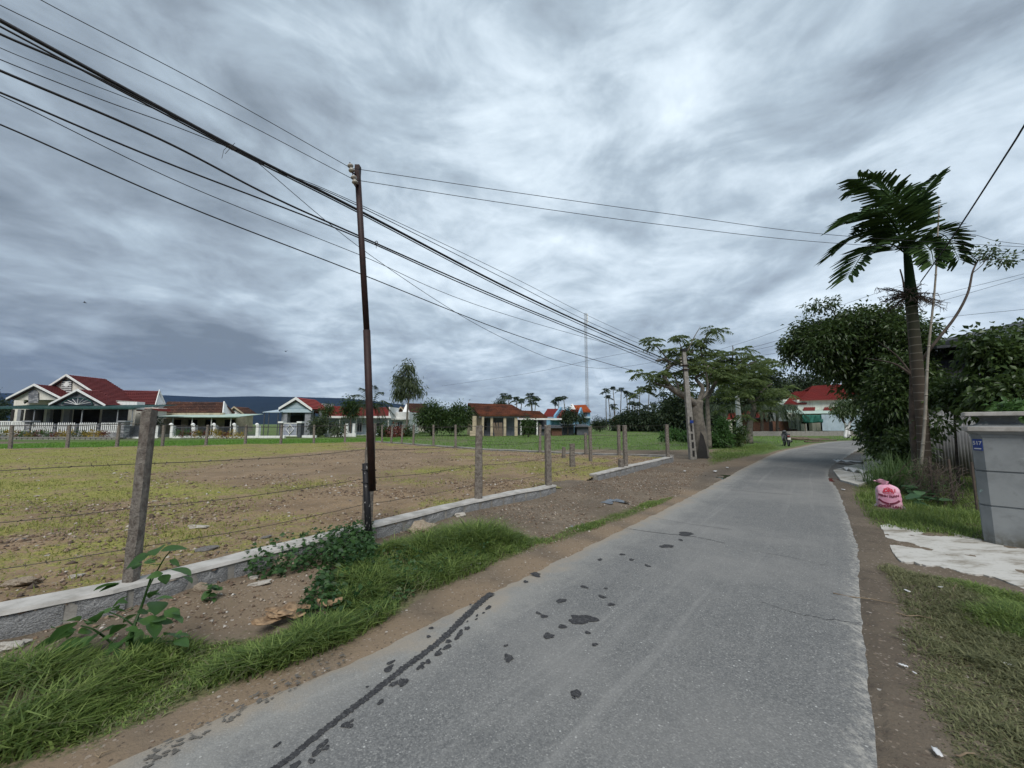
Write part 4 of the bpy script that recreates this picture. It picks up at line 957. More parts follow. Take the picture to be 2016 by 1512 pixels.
# --- old house with dark mossy tiles
h = hroot('house', 'low old house with dark mossy tile roof and pale green porch awning', 'house', 385, 50)
tiles('roof', W(330, 791, 51.2), W(440, 792, 51.2), W(436, 813, 49.5), W(317, 813, 49.5), 'oldtile', h); q1, q2 = W(330, 791, 51.2), W(440, 792, 51.2); e1, e2 = W(317, 813, 49.5), W(436, 813, 49.5)
tiles('roof', q2, q1, q1 + Vector((-.6, 1.7, -1.4)), q2 + Vector((.4, 1.7, -1.4)), 'oldtile', h)
mb = MB(); mb.prism([q2 + Vector((0, 0, .15)), e2 + Vector((.1, 0, .12)), e2 + Vector((.1, 0, -.3)), Vector((q2.x, 52.7, e2.z - .3)), Vector((q2.x, 52.7, e2.z + .1))], (.12, 0, 0)); attach(mb.build('gable_wall', M['white']), h)
pbox('eave_beam', 316, 438, 813, 817, 49.4, .5, 'cream', h); pbox('wall', 318, 466, 816, 866, 51, 1.8, 'cream', h)
a, b = W(303, 820, 46.5), W(472, 820, 46.5); mb = MB(); mb.add([(a.x, 46.5, a.z), (b.x, 46.5, b.z), (b.x, 50.8, b.z + .42), (a.x, 50.8, a.z + .42), (a.x, 46.5, a.z - .06), (b.x, 46.5, b.z - .06), (b.x, 50.8, b.z + .36), (a.x, 50.8, a.z + .36)], [(0, 1, 2, 3), (7, 6, 5, 4), (0, 4, 5, 1), (3, 2, 6, 7), (0, 3, 7, 4), (1, 5, 6, 2)]); attach(mb.build('awning', M['palegreen']), h)
mb = MB(); mb.tube([a + Vector((0, -.06, -.06)), b + Vector((0, -.06, -.06))], .09, 8); attach(mb.build('gutter', M['palegreen'], smooth=True), h)
for u0, u1 in ((340, 356), (368, 388), (402, 424), (440, 462)): pbox('doorway_shade', u0, u1, 826, 862, 50.9, .08, 'dark', h)  # dark openings as near-black sheets, interior shade put into the colour
for u in (316, 341, 379, 417, 455): q_ = W(u, 822, 46.8); mb = MB(); mb.tube([(q_.x, 46.8, 0), (q_.x, 46.8, q_.z)], .05, 6); attach(mb.build('awning_post', M['white']), h)
pbox('porch_wall', 318, 338, 824, 864, 47.6, .2, 'cream', h)
h2 = hroot('house', 'small old gabled house half hidden behind the mossy-roofed one', 'house', 462, 58)
gable(h2, (461, 801), (444, 815), (480, 815), 58, 3, 'white', 'oldtile', .3, 'cream'); pbox('wall', 446, 478, 813, 850, 58.5, 2.4, 'cream', h2); pbox('doorway_shade', 456, 466, 826, 850, 58.42, .06, 'dark', h2)
f = boundary('dark iron railing between white posts in front of the mossy-roofed house', 41)
for u in (337, 380, 421, 461, 506): 
    pbox('fence_pillar', u - 3.6, u + 3.6, 838, 862, 41, .38, 'white', f); q_ = W(u, 835.6, 41.19); mb = MB(); mb.lathe([(.01, -.16), (.15, -.12), (.2, -.02), (.12, .1), (.02, .16)], tuple(q_), 10); attach(mb.build('pillar_ball', M['white'], smooth=True), f)
pbox('plinth', 334, 560, 858, 863, 41.05, .28, 'white', f)
for v in (841, 856): pbox('rail', 340, 503, v, v + 1, 41.15, .04, 'dgrey', f)
bar = None
for k in range(72):
    u = 341 + k * 2.25
    if any(abs(u - c) < 4.4 for c in (380, 421, 461)): continue
    q_ = W(u, 859, 41.17)
    if bar is None: mb = MB(); mb.box((0, 0, .52), (.03, .03, 1.04)); bar = mb.build('bar', M['dgrey']); o = bar
    else: o = bpy.data.objects.new('bar', bar.data); C.objects.link(o)
    o.location = q_; attach(o, f)

# --- small blue-white gabled house with the lozenge gate
h = hroot('house', 'small pale blue gabled house with a dark porch and white side canopy', 'house', 583, 48)
gable(h, (583, 783), (549, 804), (615, 806), 47, 4.5, 'lightblue', 'redtile2', .3, 'white', trim=.2)
for k in range(6):
    v0 = 789 + k * 2.6; w_ = (v0 - 783) * 1.35 - 2; pbox('siding', 583 - w_, 583 + w_, v0, v0 + 2.0, 47.24, .06, 'lightblue', h)
pbox('beam', 549, 614, 806, 812, 47.1, .5, 'lightblue', h); pbox('wall', 552, 610, 812, 860, 50, 1.4, 'dgrey', h)
for u0, u1 in ((552, 566), (598, 612)): pbox('porch_pier', u0, u1, 812, 860, 47.3, .7, 'grey', h)
pbox('doorway_shade', 568, 596, 818, 858, 49.9, .08, 'dark', h)  # near-black sheet stands for the shade deep in the porch
mb = MB(); a, b = W(517, 811, 46.5), W(551, 811, 46.5); mb.add([(a.x, 46.5, a.z), (b.x, 46.5, b.z), (b.x, 50, b.z + .45), (a.x, 50, a.z + .45), (a.x, 46.5, a.z - .08), (b.x, 46.5, b.z - .08), (b.x, 50, b.z + .38), (a.x, 50, a.z + .38)], [(0, 1, 2, 3), (7, 6, 5, 4), (0, 4, 5, 1), (3, 2, 6, 7), (0, 3, 7, 4), (1, 5, 6, 2)]); attach(mb.build('canopy', M['bluewhite']), h)
for u in (521, 530, 548): q_ = W(u, 812, 46.7); mb = MB(); mb.tube([(q_.x, 46.7, 0), (q_.x, 46.7, q_.z)], .05, 6); attach(mb.build('canopy_post', M['dgrey']), h)
g_ = hroot('gate', 'white double gate with lozenge panels between two dark blue pillars', 'gate', 570, 42)
for u in (552, 589): pbox('gate_pillar', u - 4, u + 4, 833, 861, 42, .5, 'dgrey', g_); pbox('pillar_cap', u - 5, u + 5, 829.5, 833, 41.9, .7, 'white', g_)
for u0, u1 in ((557, 570), (571, 584.5)):
    lf = pbox('gate_leaf', u0, u1, 833, 858, 42.1, .05, 'lilac', g_)
    for e in ((u0, u0 + 1.2, 832.5, 859), (u1 - 1.2, u1, 832.5, 859), (u0, u1, 832.5, 834), (u0, u1, 857, 859)): pbox('gate_frame', *e, 42.06, .08, 'white', g_)
q_ = W(570.5, 845, 42.03); mb = MB()
for k in range(4): a = k * PI / 2; b = a + PI / 2; mb.tube([q_ + Vector((math.cos(a) * .42, 0, math.sin(a) * .5)), q_ + Vector((math.cos(b) * .42, 0, math.sin(b) * .5))], .035, 5)
attach(mb.build('lozenge', M['white']), g_)
f = boundary('dark railing on a white plinth right of the lozenge gate', 42)
pbox('plinth', 594, 622, 857, 862, 42.1, .25, 'white', f); 
for k in range(12): pbox('bar', 595 + k * 2.2, 596 + k * 2.2, 836, 858, 42.2, .03, 'dgrey', f)
pbox('rail', 594, 622, 839, 840, 42.18, .05, 'dgrey', f)

# --- long red-roofed row house
h = hroot('house', 'long low house with bright red roof and white shuttered front behind the coconut palm', 'house', 690, 52)
for (r0, r1, e0, e1, rv, ev) in ((600, 627, 604, 628, 795, 812), (640, 673, 636, 676, 800, 819), (676, 766, 672, 768, 802, 822)):
    tiles('roof', W(r0, rv, 55), W(r1, rv, 55), W(e1, ev, 51.5), W(e0, ev, 51.5), 'redtile2', h); a, b = W(r0, rv, 55), W(r1, rv, 55); tiles('roof', b, a, a + Vector((0, 3.5, -1.2)), b + Vector((0, 3.5, -1.2)), 'redtile2', h)
for u in (627, 765): pbox('firewall', u, u + 3, 794 if u < 700 else 801, 824, 51.4, 4, 'white', h)
pbox('fascia', 636, 770, 819, 823, 51.3, .3, 'white', h); pbox('wall', 636, 768, 822, 864, 53, 5, 'lightblue', h)
for u0, u1, b_ in ((646, 661, 1), (676, 692, 1), (702, 714, 1), (740, 756, 1)): window(h, u0, u1, 832, 851, 52.95, 'white', b_)
for u in (640, 668, 700, 724, 764): pbox('porch_column', u - 1.5, u + 1.5, 823, 862, 51.6, .3, 'white', h)
pbox('porch_base', 636, 768, 856, 864, 51.5, 1.5, 'white', h)
f = boundary('low white wall with piers in front of the long red-roofed house', 45)
for u in (642, 682, 696): pbox('fence_pillar', u - 3, u + 3, 834, 862, 45, .35, 'white', f)
pbox('plinth', 640, 700, 853, 863, 45.05, .25, 'white', f)

# --- flat white house with a brown-roofed one behind
h = hroot('house', 'small flat-topped white house left of the round mango trees', 'house', 788, 54)
pbox('parapet', 765, 806, 811, 826, 54, 6, 'white', h); pbox('wall', 768, 806, 825, 860, 54.4, 5.4, 'white', h); window(h, 782, 793, 830, 846, 54.35, 'lightblue', 1); pbox('eave', 764, 807, 824, 826.5, 53.6, .5, 'white', h)
h = hroot('house', 'dark brown-roofed house with a white gable behind the slim tree', 'house', 812, 60)
q1, q2 = W(800, 794, 64), W(838, 795, 64); tiles('roof', q1, q2, W(840, 814, 60), W(808, 814, 60), 'oldtile', h)
mb = MB(); mb.prism([q1, W(790, 816, 60), W(811, 816, 60)], (0, 3, 0)); attach(mb.build('gable_wall', M['white']), h); pbox('wall', 792, 840, 813, 850, 60.4, 5, 'offwhite', h); pbox('doorway_shade', 812, 824, 820, 848, 60.3, .08, 'dark', h)
gable(h, (789, 801), (780, 812), (798, 812), 62, 4, 'oldtile', 'oldtile', .2, 'cream')

# --- open-fronted cream house with weathered clay tiles
h = hroot('house', 'cream open-fronted house with weathered clay tile roof and square columns', 'house', 975, 48)
q1, q2 = W(921, 794, 51.5), W(1006, 797, 51.5); e1, e2 = W(945, 818, 47), W(1044, 818, 47)
tiles('roof', q1, q2, e2, e1, 'claytile', h, .3, .22); tiles('roof', q2, q1, q1 + Vector((-.6, 4, -1.5)), q2 + Vector((0, 4, -1.5)), 'claytile', h, .3, .22)
mb = MB(); mb.prism([q1 + Vector((.25, 0, -.12)), e1 + Vector((.25, .1, -.1)), Vector((e1.x + .2, 47.2, 0)), Vector((q1.x - .5, 55.3, 0)), Vector((q1.x - .5, 55.3, q1.z - 1.6))], (.25, 0, 0)); attach(mb.build('gable_wall', M['cream']), h)
pbox('wall', 946, 1018, 818, 864, 49.5, .3, 'lilac', h)
pbox('eave_beam', 944, 1042, 818, 822, 47.2, .3, 'lilac', h)
for u, w_ in ((934, 4), (968, 2.6), (994, 2.6), (1016, 3)): pbox('column', u - w_, u + w_, 819, 858, 47.3, .35, 'cream', h)
for u0, u1 in ((953, 960), (973, 980)): window(h, u0, u1, 829, 848, 49.45, 'lilac', 0)
for k in range(6): q_ = W(976 + k * 2.4, 856, 47.0); mb = MB(); mb.box((0, 0, .85), (.22, .03, 1.7)); o = mb.build('leaning_board', M['wood']); o.location = (q_.x, 47, 0); o.rotation_euler = (-.12, random.uniform(-.25, .1), 0); attach(o, h)
pbox('low_wall', 700 + 225, 950, 848, 858, 46.5, .2, 'cream', h)
# --- lower clay-tiled house
h = hroot('house', 'low clay-tiled house with white eaves right of the open-fronted house', 'house', 1045, 52)
tiles('roof', W(1012, 808, 56), W(1062, 810, 56), W(1078, 823, 52), W(1022, 823, 52), 'claytile', h, .3, .24); pbox('fascia', 1020, 1106, 823.5, 826.5, 51.6, .4, 'white', h); pbox('wall', 1018, 1076, 826, 860, 54, 4, 'dgrey', h)
pbox('doorway_shade', 1030, 1046, 830, 858, 53.9, .08, 'dark', h); pbox('porch_column', 1056, 1059, 826, 858, 52, .3, 'white', h); pbox('porch_column', 1024, 1027, 826, 858, 52, .3, 'white', h)
# --- blue house with several gables, orange-roofed tower house
h = hroot('house', 'blue house with stepped red roofs and pale blue gable edges', 'house', 1105, 66)
for (r0, r1, e0, e1, rv, ev) in ((1078, 1102, 1068, 1090, 805, 820), (1106, 1116, 1096, 1108, 808, 822), (1124, 1142, 1114, 1136, 806, 822)):
    a, b, c2, d2 = W(r0, rv, 69), W(r1, rv, 69), W(e1, ev, 66), W(e0, ev, 66); tiles('roof', a, b, c2, d2, 'redtile2', h)
    mb = MB(); mb.prism([b + Vector((0, 0, .35)), c2 + Vector((0, 0, .2)), c2 - Vector((0, 0, 2.4)), Vector((b.x + .8, 71, c2.z - 2.4)), Vector((b.x + .8, 71, c2.z + .2))], (.3, 0, 0)); attach(mb.build('gable_wall', M['blue']), h)
pbox('wall', 1076, 1148, 822, 856, 66.5, 5, 'blue', h); pbox('awning', 1086, 1112, 824, 827, 64.5, 2.2, 'bluewhite', h); window(h, 1118, 1126, 828, 840, 66.4, 'white', 1)
h = hroot('house', 'two-storey house with a vivid orange roof beside the lattice mast', 'house', 1143, 76)
q1, q2 = W(1128, 798, 80), W(1153, 797, 80); tiles('roof', q1, q2, W(1164, 811, 76), W(1136, 811, 76), 'orangetile', h); mb = MB(); mb.prism([q1 + Vector((0, 0, .3)), W(1136, 812, 76), W(1120, 812, 79)], (-.3, .3, 0)); attach(mb.build('gable_wall', M['white']), h)
pbox('wall', 1133, 1162, 811, 850, 76.5, 5, 'blue', h); pbox('balcony', 1134, 1164, 820, 823, 75.4, 1.1, 'lightblue', h); window(h, 1142, 1156, 813, 819, 76.4, 'dgrey', 1)
h = hroot('shed', 'tiny red-roofed hut among the far areca palms', 'shed', 1217, 84); tiles('roof', W(1206, 822, 87), W(1226, 822, 87), W(1228, 828, 84), W(1205, 828, 84), 'claytile', h); pbox('wall', 1208, 1226, 828, 846, 84.4, 2.5, 'offwhite', h)
# clutter of sheds in front of the blue house
h = hroot('shed', 'dark lean-to sheds of rusty sheet metal in front of the blue house', 'shed', 1105, 44)
for u0, u1, v0, Y in ((1086, 1106, 843, 50), (1108, 1130, 838, 53), (1136, 1160, 841, 52), (1066, 1084, 845, 51)):
    pbox('wall', u0, u1, v0, 862, Y, 2.2, random.choice(['brick', 'wood', 'dgrey']), h); a, b = W(u0 - 2, v0, Y - .4), W(u1 + 2, v0, Y - .4); mb = MB(); mb.prism([a, b, b + Vector((0, 0, .06)), a + Vector((0, 0, .06))], (0, 3, .35)); attach(mb.build('roof', M['darktin']), h)

# --- white house with red roof on the right, beyond the bend
h = hroot('house', 'mint white house with red tile roof, seen beyond the bend of the road', 'house', 1625, 56)
pbox('wall', 1549, 1576, 795, 856, 56.4, 9, 'mint', h); pbox('wall', 1575, 1760, 787, 856, 55.8, 10, 'mint', h); pbox('base_course', 1549, 1577, 845, 856, 56.34, .1, 'brick', h)
tiles('roof', W(1566, 771, 60.5), W(1600, 771, 60.5), W(1588, 795, 55.6), W(1543, 796, 55.6), 'redtile2', h); q1, q2 = W(1600, 760, 60.5), W(1745, 752, 60.5); tiles('roof', q1, q2, W(1770, 782, 55), W(1574, 788, 55), 'redtile2', h)
tiles('roof', q2, q1, q1 + Vector((-1, 5, -2)), q2 + Vector((1, 5, -2)), 'redtile2', h); a = W(1566, 771, 60.5); tiles('roof', W(1600, 771, 60.5), a, a + Vector((-1, 4.6, -1.8)), W(1600, 771, 60.5) + Vector((0, 4.6, -1.8)), 'redtile2', h)
mb = MB(); e_ = W(1574, 788, 55); mb.prism([q1 + Vector((.5, 0, -.6)), e_ + Vector((.5, .6, -.3)), Vector((e_.x + .5, 65, e_.z - .3))], (.25, 0, 0)); attach(mb.build('gable_wall', M['mint']), h)
mb = MB(); mb.prism([a + Vector((.4, 0, -.2)), W(1549, 796, 56.4), W(1549, 796, 65)], (.25, 0, 0)); attach(mb.build('gable_wall', M['mint']), h)
for u0, u1 in ((1580, 1605), (1620, 1662)): a, b = W(u0 + 3, 802, 55.6), W(u1, 802, 55.6); tiles('awning_roof', a, b, W(u1 - 1, 809, 54.6), W(u0, 809, 54.6), 'redtile2', h)
for u0, u1, v0, v1 in ((1553, 1557, 815, 818.5), (1560, 1565, 814, 820)): pbox('vent', u0, u1, v0, v1, 56.33, .08, 'dark', h)
mb = MB(); q_ = W(1559, 812, 56.3); e_ = W(1559, 842, 56.3); mb.tube([q_, e_], .03, 5); mb.tube([W(1565.5, 808, 56.3), W(1566, 842, 56.3)], .03, 5); mb.tube([W(1559, 829, 56.3), W(1572, 842, 56.3)], .03, 5); attach(mb.build('drain_pipe', M['grey']), h)
a, b = W(1574, 815, 52), W(1760, 812, 52); mb = MB(); mb.prism([a, b, b + Vector((0, 0, .07)), a + Vector((0, 0, .07))], (0, 3.7, .55)); attach(mb.build('lean_to_roof', M['palegreen']), h)
for u in (1583, 1617): q_ = W(u, 815, 52.2); mb = MB(); mb.tube([(q_.x, 52.2, .2), (q_.x, 52.2, q_.z)], .06, 6); attach(mb.build('lean_to_post', M['wood']), h)
mb = MB(); vs = []; a, b = W(1579, 817, 51.9), W(1617, 817, 51.9); zb = W(1579, 831, 51.9).z
for k in range(25):
    x = a.x + (b.x - a.x) * k / 24
    for j in range(6): vs.append((x, 51.85 + .09 * math.sin(k * 1.1 + j) + .04 * j * math.sin(k * .5), a.z + (zb - a.z) * j / 5 - .12 * math.sin(k / 24 * PI) * j / 5))
mb.add(vs, [(k * 6 + j, (k + 1) * 6 + j, (k + 1) * 6 + j + 1, k * 6 + j + 1) for k in range(24) for j in range(5)]); o = mb.build('tarpaulin', M['tarp'], smooth=True); sm = o.modifiers.new('thick', 'SOLIDIFY'); sm.thickness = .02; attach(o, h)
pbox('store_shade', 1580, 1618, 831, 848, 54.6, .1, 'dark', h)  # near-black sheet paints the shade at the back of the lean-to
for u0, u1, v0 in ((1584, 1588, 834), (1600, 1606, 832), (1608, 1615, 832)): pbox('stored_box', u0, u1, v0, 848, 53, .6, 'offwhite', h)
a, b = W(1617, 816, 51.7), W(1752, 815, 51.7); mb = MB(); vs = []; n = 120; z0 = W(1617, 848, 51.7).z
for k in range(n + 1): x = a.x + (b.x - a.x) * k / n; yy = 51.7 + (.04 if k % 2 else 0); vs += [(x, yy, z0), (x, yy, a.z)]
mb.add(vs, [(2 * k, 2 * k + 2, 2 * k + 3, 2 * k + 1) for k in range(n)]); o = mb.build('sheet_wall', M['bluewhite']); sm = o.modifiers.new('thick', 'SOLIDIFY'); sm.thickness = .01; attach(o, h)
w_ = hroot('boundary_wall', 'long low grey block wall in front of the mint white house', 'wall', 1600, 49)
for k in range(34):
    u = 1478 + k * 9; pbox('block', u, u + 8.6, 849 + random.uniform(-.4, .4), 858, 49, .22, 'conc', w_)
pbox('footing', 1476, 1790, 857, 862, 48.95, .3, 'conc', w_)
# --- brick shed and red-roofed store behind the poinciana trees
h = hroot('shed', 'brown brick shed with flat dark roof under the trees', 'shed', 1500, 54); pbox('wall', 1484, 1513, 824, 856, 54, 4, 'brick', h); pbox('roof', 1481, 1516, 822, 825, 53.6, 5, 'darktin', h); pbox('wall', 1522, 1552, 829, 856, 56, .3, 'brick', h); pbox('doorway_shade', 1512, 1521, 830, 856, 54.5, .2, 'dark', h)
h = hroot('house', 'red-roofed shop with a deep shaded porch behind the flame trees', 'house', 1460, 58); tiles('roof', W(1436, 812, 62), W(1510, 808, 62), W(1512, 825, 58), W(1430, 827, 58), 'redtile2', h); pbox('fascia', 1430, 1482, 826, 829, 57.6, .4, 'offwhite', h); pbox('wall', 1432, 1484, 829, 858, 60, 3, 'dark', h)  # back wall coloured near-black to paint in the porch's shade
pbox('porch_column', 1438, 1441, 829, 858, 58, .3, 'offwhite', h); pbox('porch_column', 1474, 1477, 829, 858, 58, .3, 'offwhite', h)

# --- shed and houses at the right edge
h = thing('shed', 'dark tin-roofed shed with corrugated wall behind the areca palm', 'shed', (13.5, 11.5, 0))
def corr(name, A, B, z0, z1, mat, root, pitch=.076, amp=.014):
    A = Vector(A); B = Vector(B); L = (B - A).length; n = int(L / pitch * 4); d = (B - A).normalized(); nn = Vector((-d.y, d.x, 0)); vs = []
    for k in range(n + 1): p = A + d * L * k / n + nn * amp * math.sin(k * PI / 2); vs += [(p.x, p.y, z0), (p.x, p.y, z1)]
    mb = MB(); mb.add(vs, [(2 * k, 2 * k + 2, 2 * k + 3, 2 * k + 1) for k in range(n)]); o = mb.build(name, M[mat], smooth=True); sm = o.modifiers.new('thick', 'SOLIDIFY'); sm.thickness = .004; return attach(o, root)
corr('corrugated_wall', (12.0, 11.2, 0), (16.5, 10.2, 0), 0, 2.3, 'tin', h)
corr('corrugated_wall', (12.0, 11.25, 0), (13.2, 13.8, 0), 0, 3.2, 'darktin', h)
corr('corrugated_wall', (12.05, 11.28, 0), (16.8, 10.3, 0), 2.3, 3.35, 'darktin', h)
a = W(1838, 686, 10.6); b = W(1908, 676, 10.3); mb = MB(); e1 = Vector((11.95, 10.65, 3.62)); e2 = Vector((17.5, 9.2, 3.95)); mb.prism([e1, e2, e2 + Vector((0, 0, .07)), e1 + Vector((0, 0, .07))], (1.2, 4.6, .5)); attach(mb.build('roof', M['darktin']), h)
mb = MB(); q_ = W(1896, 672, 10.8); mb.box((q_.x, 10.8, q_.z), (.5, .6, .14), .2, .8); attach(mb.build('roof_vent', M['darktin']), h)
lv = thing('louvre_window', 'pale framed louvre window half covered by leaves', 'window', (13.4, 10.5, 2.6))
for k in range(7): mb = MB(); mb.box((13.2, 10.45, 2.35 + k * .13), (1.3, .1, .03)); o = mb.build('louvre', M['grey']); o.rotation_euler = (0, 0, 0); attach(o, lv)
mb = MB(); mb.box((13.2, 10.42, 3.27), (1.4, .14, .09)); attach(mb.build('frame', M['offwhite']), lv)
h = thing('house', 'pale grey gabled house rising at the right edge above the shrubs', 'house', (17.5, 11.5, 0))
pk_ = Vector((17.9, 9.4, 5.1)); eL = Vector((14.1, 9.9, 3.55)); eR = Vector((21.5, 8.9, 3.55)); by = Vector((.9, 7, 0))
mb = MB(); mb.prism([pk_ + Vector((0, .3, -.15)), eL + Vector((.3, .3, -.05)), Vector((eL.x + .3, eL.y + .3, 0)), Vector((eR.x - .3, eR.y + .3, 0)), eR + Vector((-.3, .3, -.05))], tuple(by * .95)); attach(mb.build('wall', M['offwhite']), h)
for e_ in (eL, eR):
    mb = MB(); mb.prism([pk_ + Vector((0, 0, .1)), e_ + Vector((0, 0, .1)), e_ + by + Vector((0, 0, .1)), pk_ + by + Vector((0, 0, .1))], (0, 0, -.09)); attach(mb.build('roof', M['darktin']), h)
    mb = MB(); mb.prism([pk_, e_, e_ - Vector((0, 0, .2)), pk_ - Vector((0, 0, .22))], (.02, -.1, 0)); attach(mb.build('barge_board', M['offwhite']), h)
bw = thing('blue_screen', 'dark blue sheet screen behind the shrubs at the right edge', 'screen', (14, 8.3, 0)); corr('sheet', (10.6, 8.6, 0), (15.5, 7.6, 0), .1, 2.5, 'plateblue', bw, .2, .02)

# ================================================================== GATE PILLAR
def octa(hx, hy, ch): return [(-hx + ch, -hy), (hx - ch, -hy), (hx, -hy + ch), (hx, hy - ch), (hx - ch, hy), (-hx + ch, hy), (-hx, hy - ch), (-hx, -hy + ch)]
PCX, PCY, PRZ = 6.32, 5.02, R(-48)
gp = thing('gate_pillar', 'large grey plastered gate pillar with chamfered corners and flat cap at right edge', 'pillar', (PCX, PCY, 0), PRZ)
def octbox(name, z0, z1, hx, hy, ch, mat, hx1=None, hy1=None, ch1=None, bevel=.0):
    a = octa(hx, hy, ch); b = octa(hx1 or hx, hy1 or hy, ch if ch1 is None else ch1); mb = MB(); mb.add([(x, y, z0) for x, y in a] + [(x, y, z1) for x, y in b], [tuple(range(7, -1, -1)), tuple(range(8, 16))] + [(i, (i + 1) % 8, (i + 1) % 8 + 8, i + 8) for i in range(8)])
    return mb.build(name, M[mat], gp, bevel=bevel)
octbox('shaft', -.05, .465, .245, .245, .085, 'plaster'); octbox('groove', .46, .487, .232, .232, .082, 'plaster'); octbox('shaft', .485, .895, .245, .245, .085, 'plaster'); octbox('groove', .89, .917, .232, .232, .082, 'plaster'); octbox('shaft', .915, 1.34, .245, .245, .085, 'plaster')
octbox('moulding', 1.338, 1.375, .255, .255, .085, 'plaster'); octbox('moulding', 1.374, 1.41, .265, .265, .085, 'plaster', .295, .295, .08); octbox('cornice', 1.409, 1.468, .315, .315, .04, 'cap', bevel=.006)
mb = MB(); prof = [(.300, 1.467), (.245, 1.48), (.20, 1.497), (.165, 1.52), (.15, 1.548), (.15, 1.572), (.165, 1.592), (.20, 1.605)]; vs = []
for r_, z in prof: vs += [(x, y, z) for x, y in octa(r_, r_, r_ * .2)]
mb.add(vs, [(i * 8 + k, i * 8 + (k + 1) % 8, (i + 1) * 8 + (k + 1) % 8, (i + 1) * 8 + k) for i in range(len(prof) - 1) for k in range(8)]); mb.build('neck', M['plaster'], gp)
octbox('cap', 1.604, 1.655, .305, .305, .02, 'cap', bevel=.006)
pl_ = MB(); pl_.box((0, 0, 0), (.105, .006, .145)); ch_ = octa(.245, .245, .085); mx_, my_ = (ch_[7][0] + ch_[0][0]) / 2, (ch_[7][1] + ch_[0][1]) / 2
hp = thing('number_plate', 'small blue enamel house number plate on the gate pillar', 'sign', (PCX, PCY, 0), PRZ)
n_ = Vector((-1, -1, 0)).normalized(); pos = Vector((mx_, my_, 1.235)) + n_ * .004; o = pl_.build('plate', M['plateblue'], hp); o.location = pos; o.rotation_euler = (0, 0, R(-45))
def text(body, size, loc, rot, mat, parent, ext=.001, bold=0.0):
    c = bpy.data.curves.new('lettering', 'FONT'); c.body = body; c.size = size; c.align_x = 'CENTER'; c.align_y = 'CENTER'; c.extrude = ext; c.offset = bold
    o = bpy.data.objects.new('lettering', c); C.objects.link(o); dg = bpy.context.evaluated_depsgraph_get(); me = bpy.data.meshes.new_from_object(o.evaluated_get(dg)); bpy.data.objects.remove(o)
    me.materials.clear(); me.materials.append(mat); ob = bpy.data.objects.new('lettering', me); C.objects.link(ob); ob.location = loc; ob.rotation_euler = rot; ob.parent = parent; return ob
text('517', .066, pos + n_ * .0045 + Vector((0, 0, .02)), (PI / 2, 0, R(-45)), M['litter'], hp, .0006, .0016); 
mb = MB(); mb.box((0, 0, 0), (.08, .002, .014)); o = mb.build('lettering', M['litter'], hp); o.location = pos + n_ * .0042 + Vector((0, 0, -.05)); o.rotation_euler = (0, 0, R(-45))

# ================================================================== UTILITY POLES, MAST
def utility(name, u, vb, vt, Y, wpx, label, lean=0.0, slots=True):
    b_ = W(u, vb, Y); t_ = W(u + lean, vt, Y); root = thing(name, label, 'pole', (b_.x, b_.y, 0)); H_ = t_.z; w0 = wpx / 757 * Y * .9; w1 = w0 * .55; dx = t_.x - b_.x
    mb = MB(); n = 10; vs = []
    for i in range(n + 1):
        f = i / n; w = w0 + (w1 - w0) * f; x = dx * f; z = H_ * f
        for sx, sy in ((-1, -.8), (1, -.8), (1, .8), (-1, .8)): vs.append((x + sx * w / 2 + random.uniform(-.004, .004), sy * w / 2, z))
    mb.add(vs, [(i * 4 + k, i * 4 + (k + 1) % 4, (i + 1) * 4 + (k + 1) % 4, (i + 1) * 4 + k) for i in range(n) for k in range(4)] + [(3, 2, 1, 0), tuple(n * 4 + k for k in range(4))])
    mb.build('shaft', M['conc'] if name == 'utility_pole' else M['white'], root, bevel=.012)
    if slots:
        for k in range(5):
            f0 = .03 + k * .075; w = w0 + (w1 - w0) * f0; m2 = MB(); m2.box((dx * f0, -w * .4 - .002, H_ * (f0 + .025)), (w * .34, .012, H_ * .055)); m2.build('slot', M['dark'], root)  # dark plates on the face paint the shade inside the pole's slots
    return root, t_
up, ut = utility('utility_pole', 1364, 906, 690, 16.6, 14, 'old square concrete pole in front of the gnarled flame tree trunk', -18)
mb = MB(); mb.box((ut.x - up.location.x, 0, ut.z + .02), (.24, .22, .10)); mb.build('cap_strap', M['black'], up)
mb = MB()
for z in (.82, .86): mb.box(((ut.x - up.location.x) * z, 0, ut.z * z), (.29, .26, .035))
mb.build('band', M['rust'], up)
for z in (.93, .90, .87): mb = MB(); mb.lathe([(.01, -.05), (.05, -.04), (.03, 0), (.05, .04), (.01, .05)], ((ut.x - up.location.x) * z - .16, -.03, ut.z * z), 10); mb.build('insulator', M['porc'], up)
mb = MB(); q_ = .53; mb.box(((ut.x - up.location.x) * .34, -.18, ut.z * .34), (.14, .03, .12)); mb.build('tag_plate', M['plateblue'], up)
utility('boundary_post', 1457, 858, 776, 34, 11, 'pale concrete pole standing among the flame trees', -6, False)
m0 = W(1157, 838, 120); mast = thing('lattice_mast', 'very tall thin guyed lattice radio mast behind the village', 'mast', (m0.x, 120, 0)); Ht = W(1157, 616, 120).z
for k in range(3):
    a = k * 2 * PI / 3 + .4; mb = MB(); mb.tube([(math.cos(a) * .42, math.sin(a) * .42, 0), (math.cos(a) * .40, math.sin(a) * .40, Ht)], .055, 5); mb.build('leg', M['steel'], mast)
mb = MB(); n = 64
for i in range(n):
    for k in range(3):
        a = k * 2 * PI / 3 + .4; b = a + 2 * PI / 3; z0, z1 = Ht * i / n, Ht * (i + 1) / n; mb.tube([(math.cos(a) * .41, math.sin(a) * .41, z0), (math.cos(b) * .41, math.sin(b) * .41, z1)], .025, 3, False)
mb.build('lattice', M['steel'], mast)
for z in (.97, .93): mb = MB(); mb.box((.55, -.2, Ht * z), (.25, .25, 1.6)); mb.build('antenna', M['white'], mast)
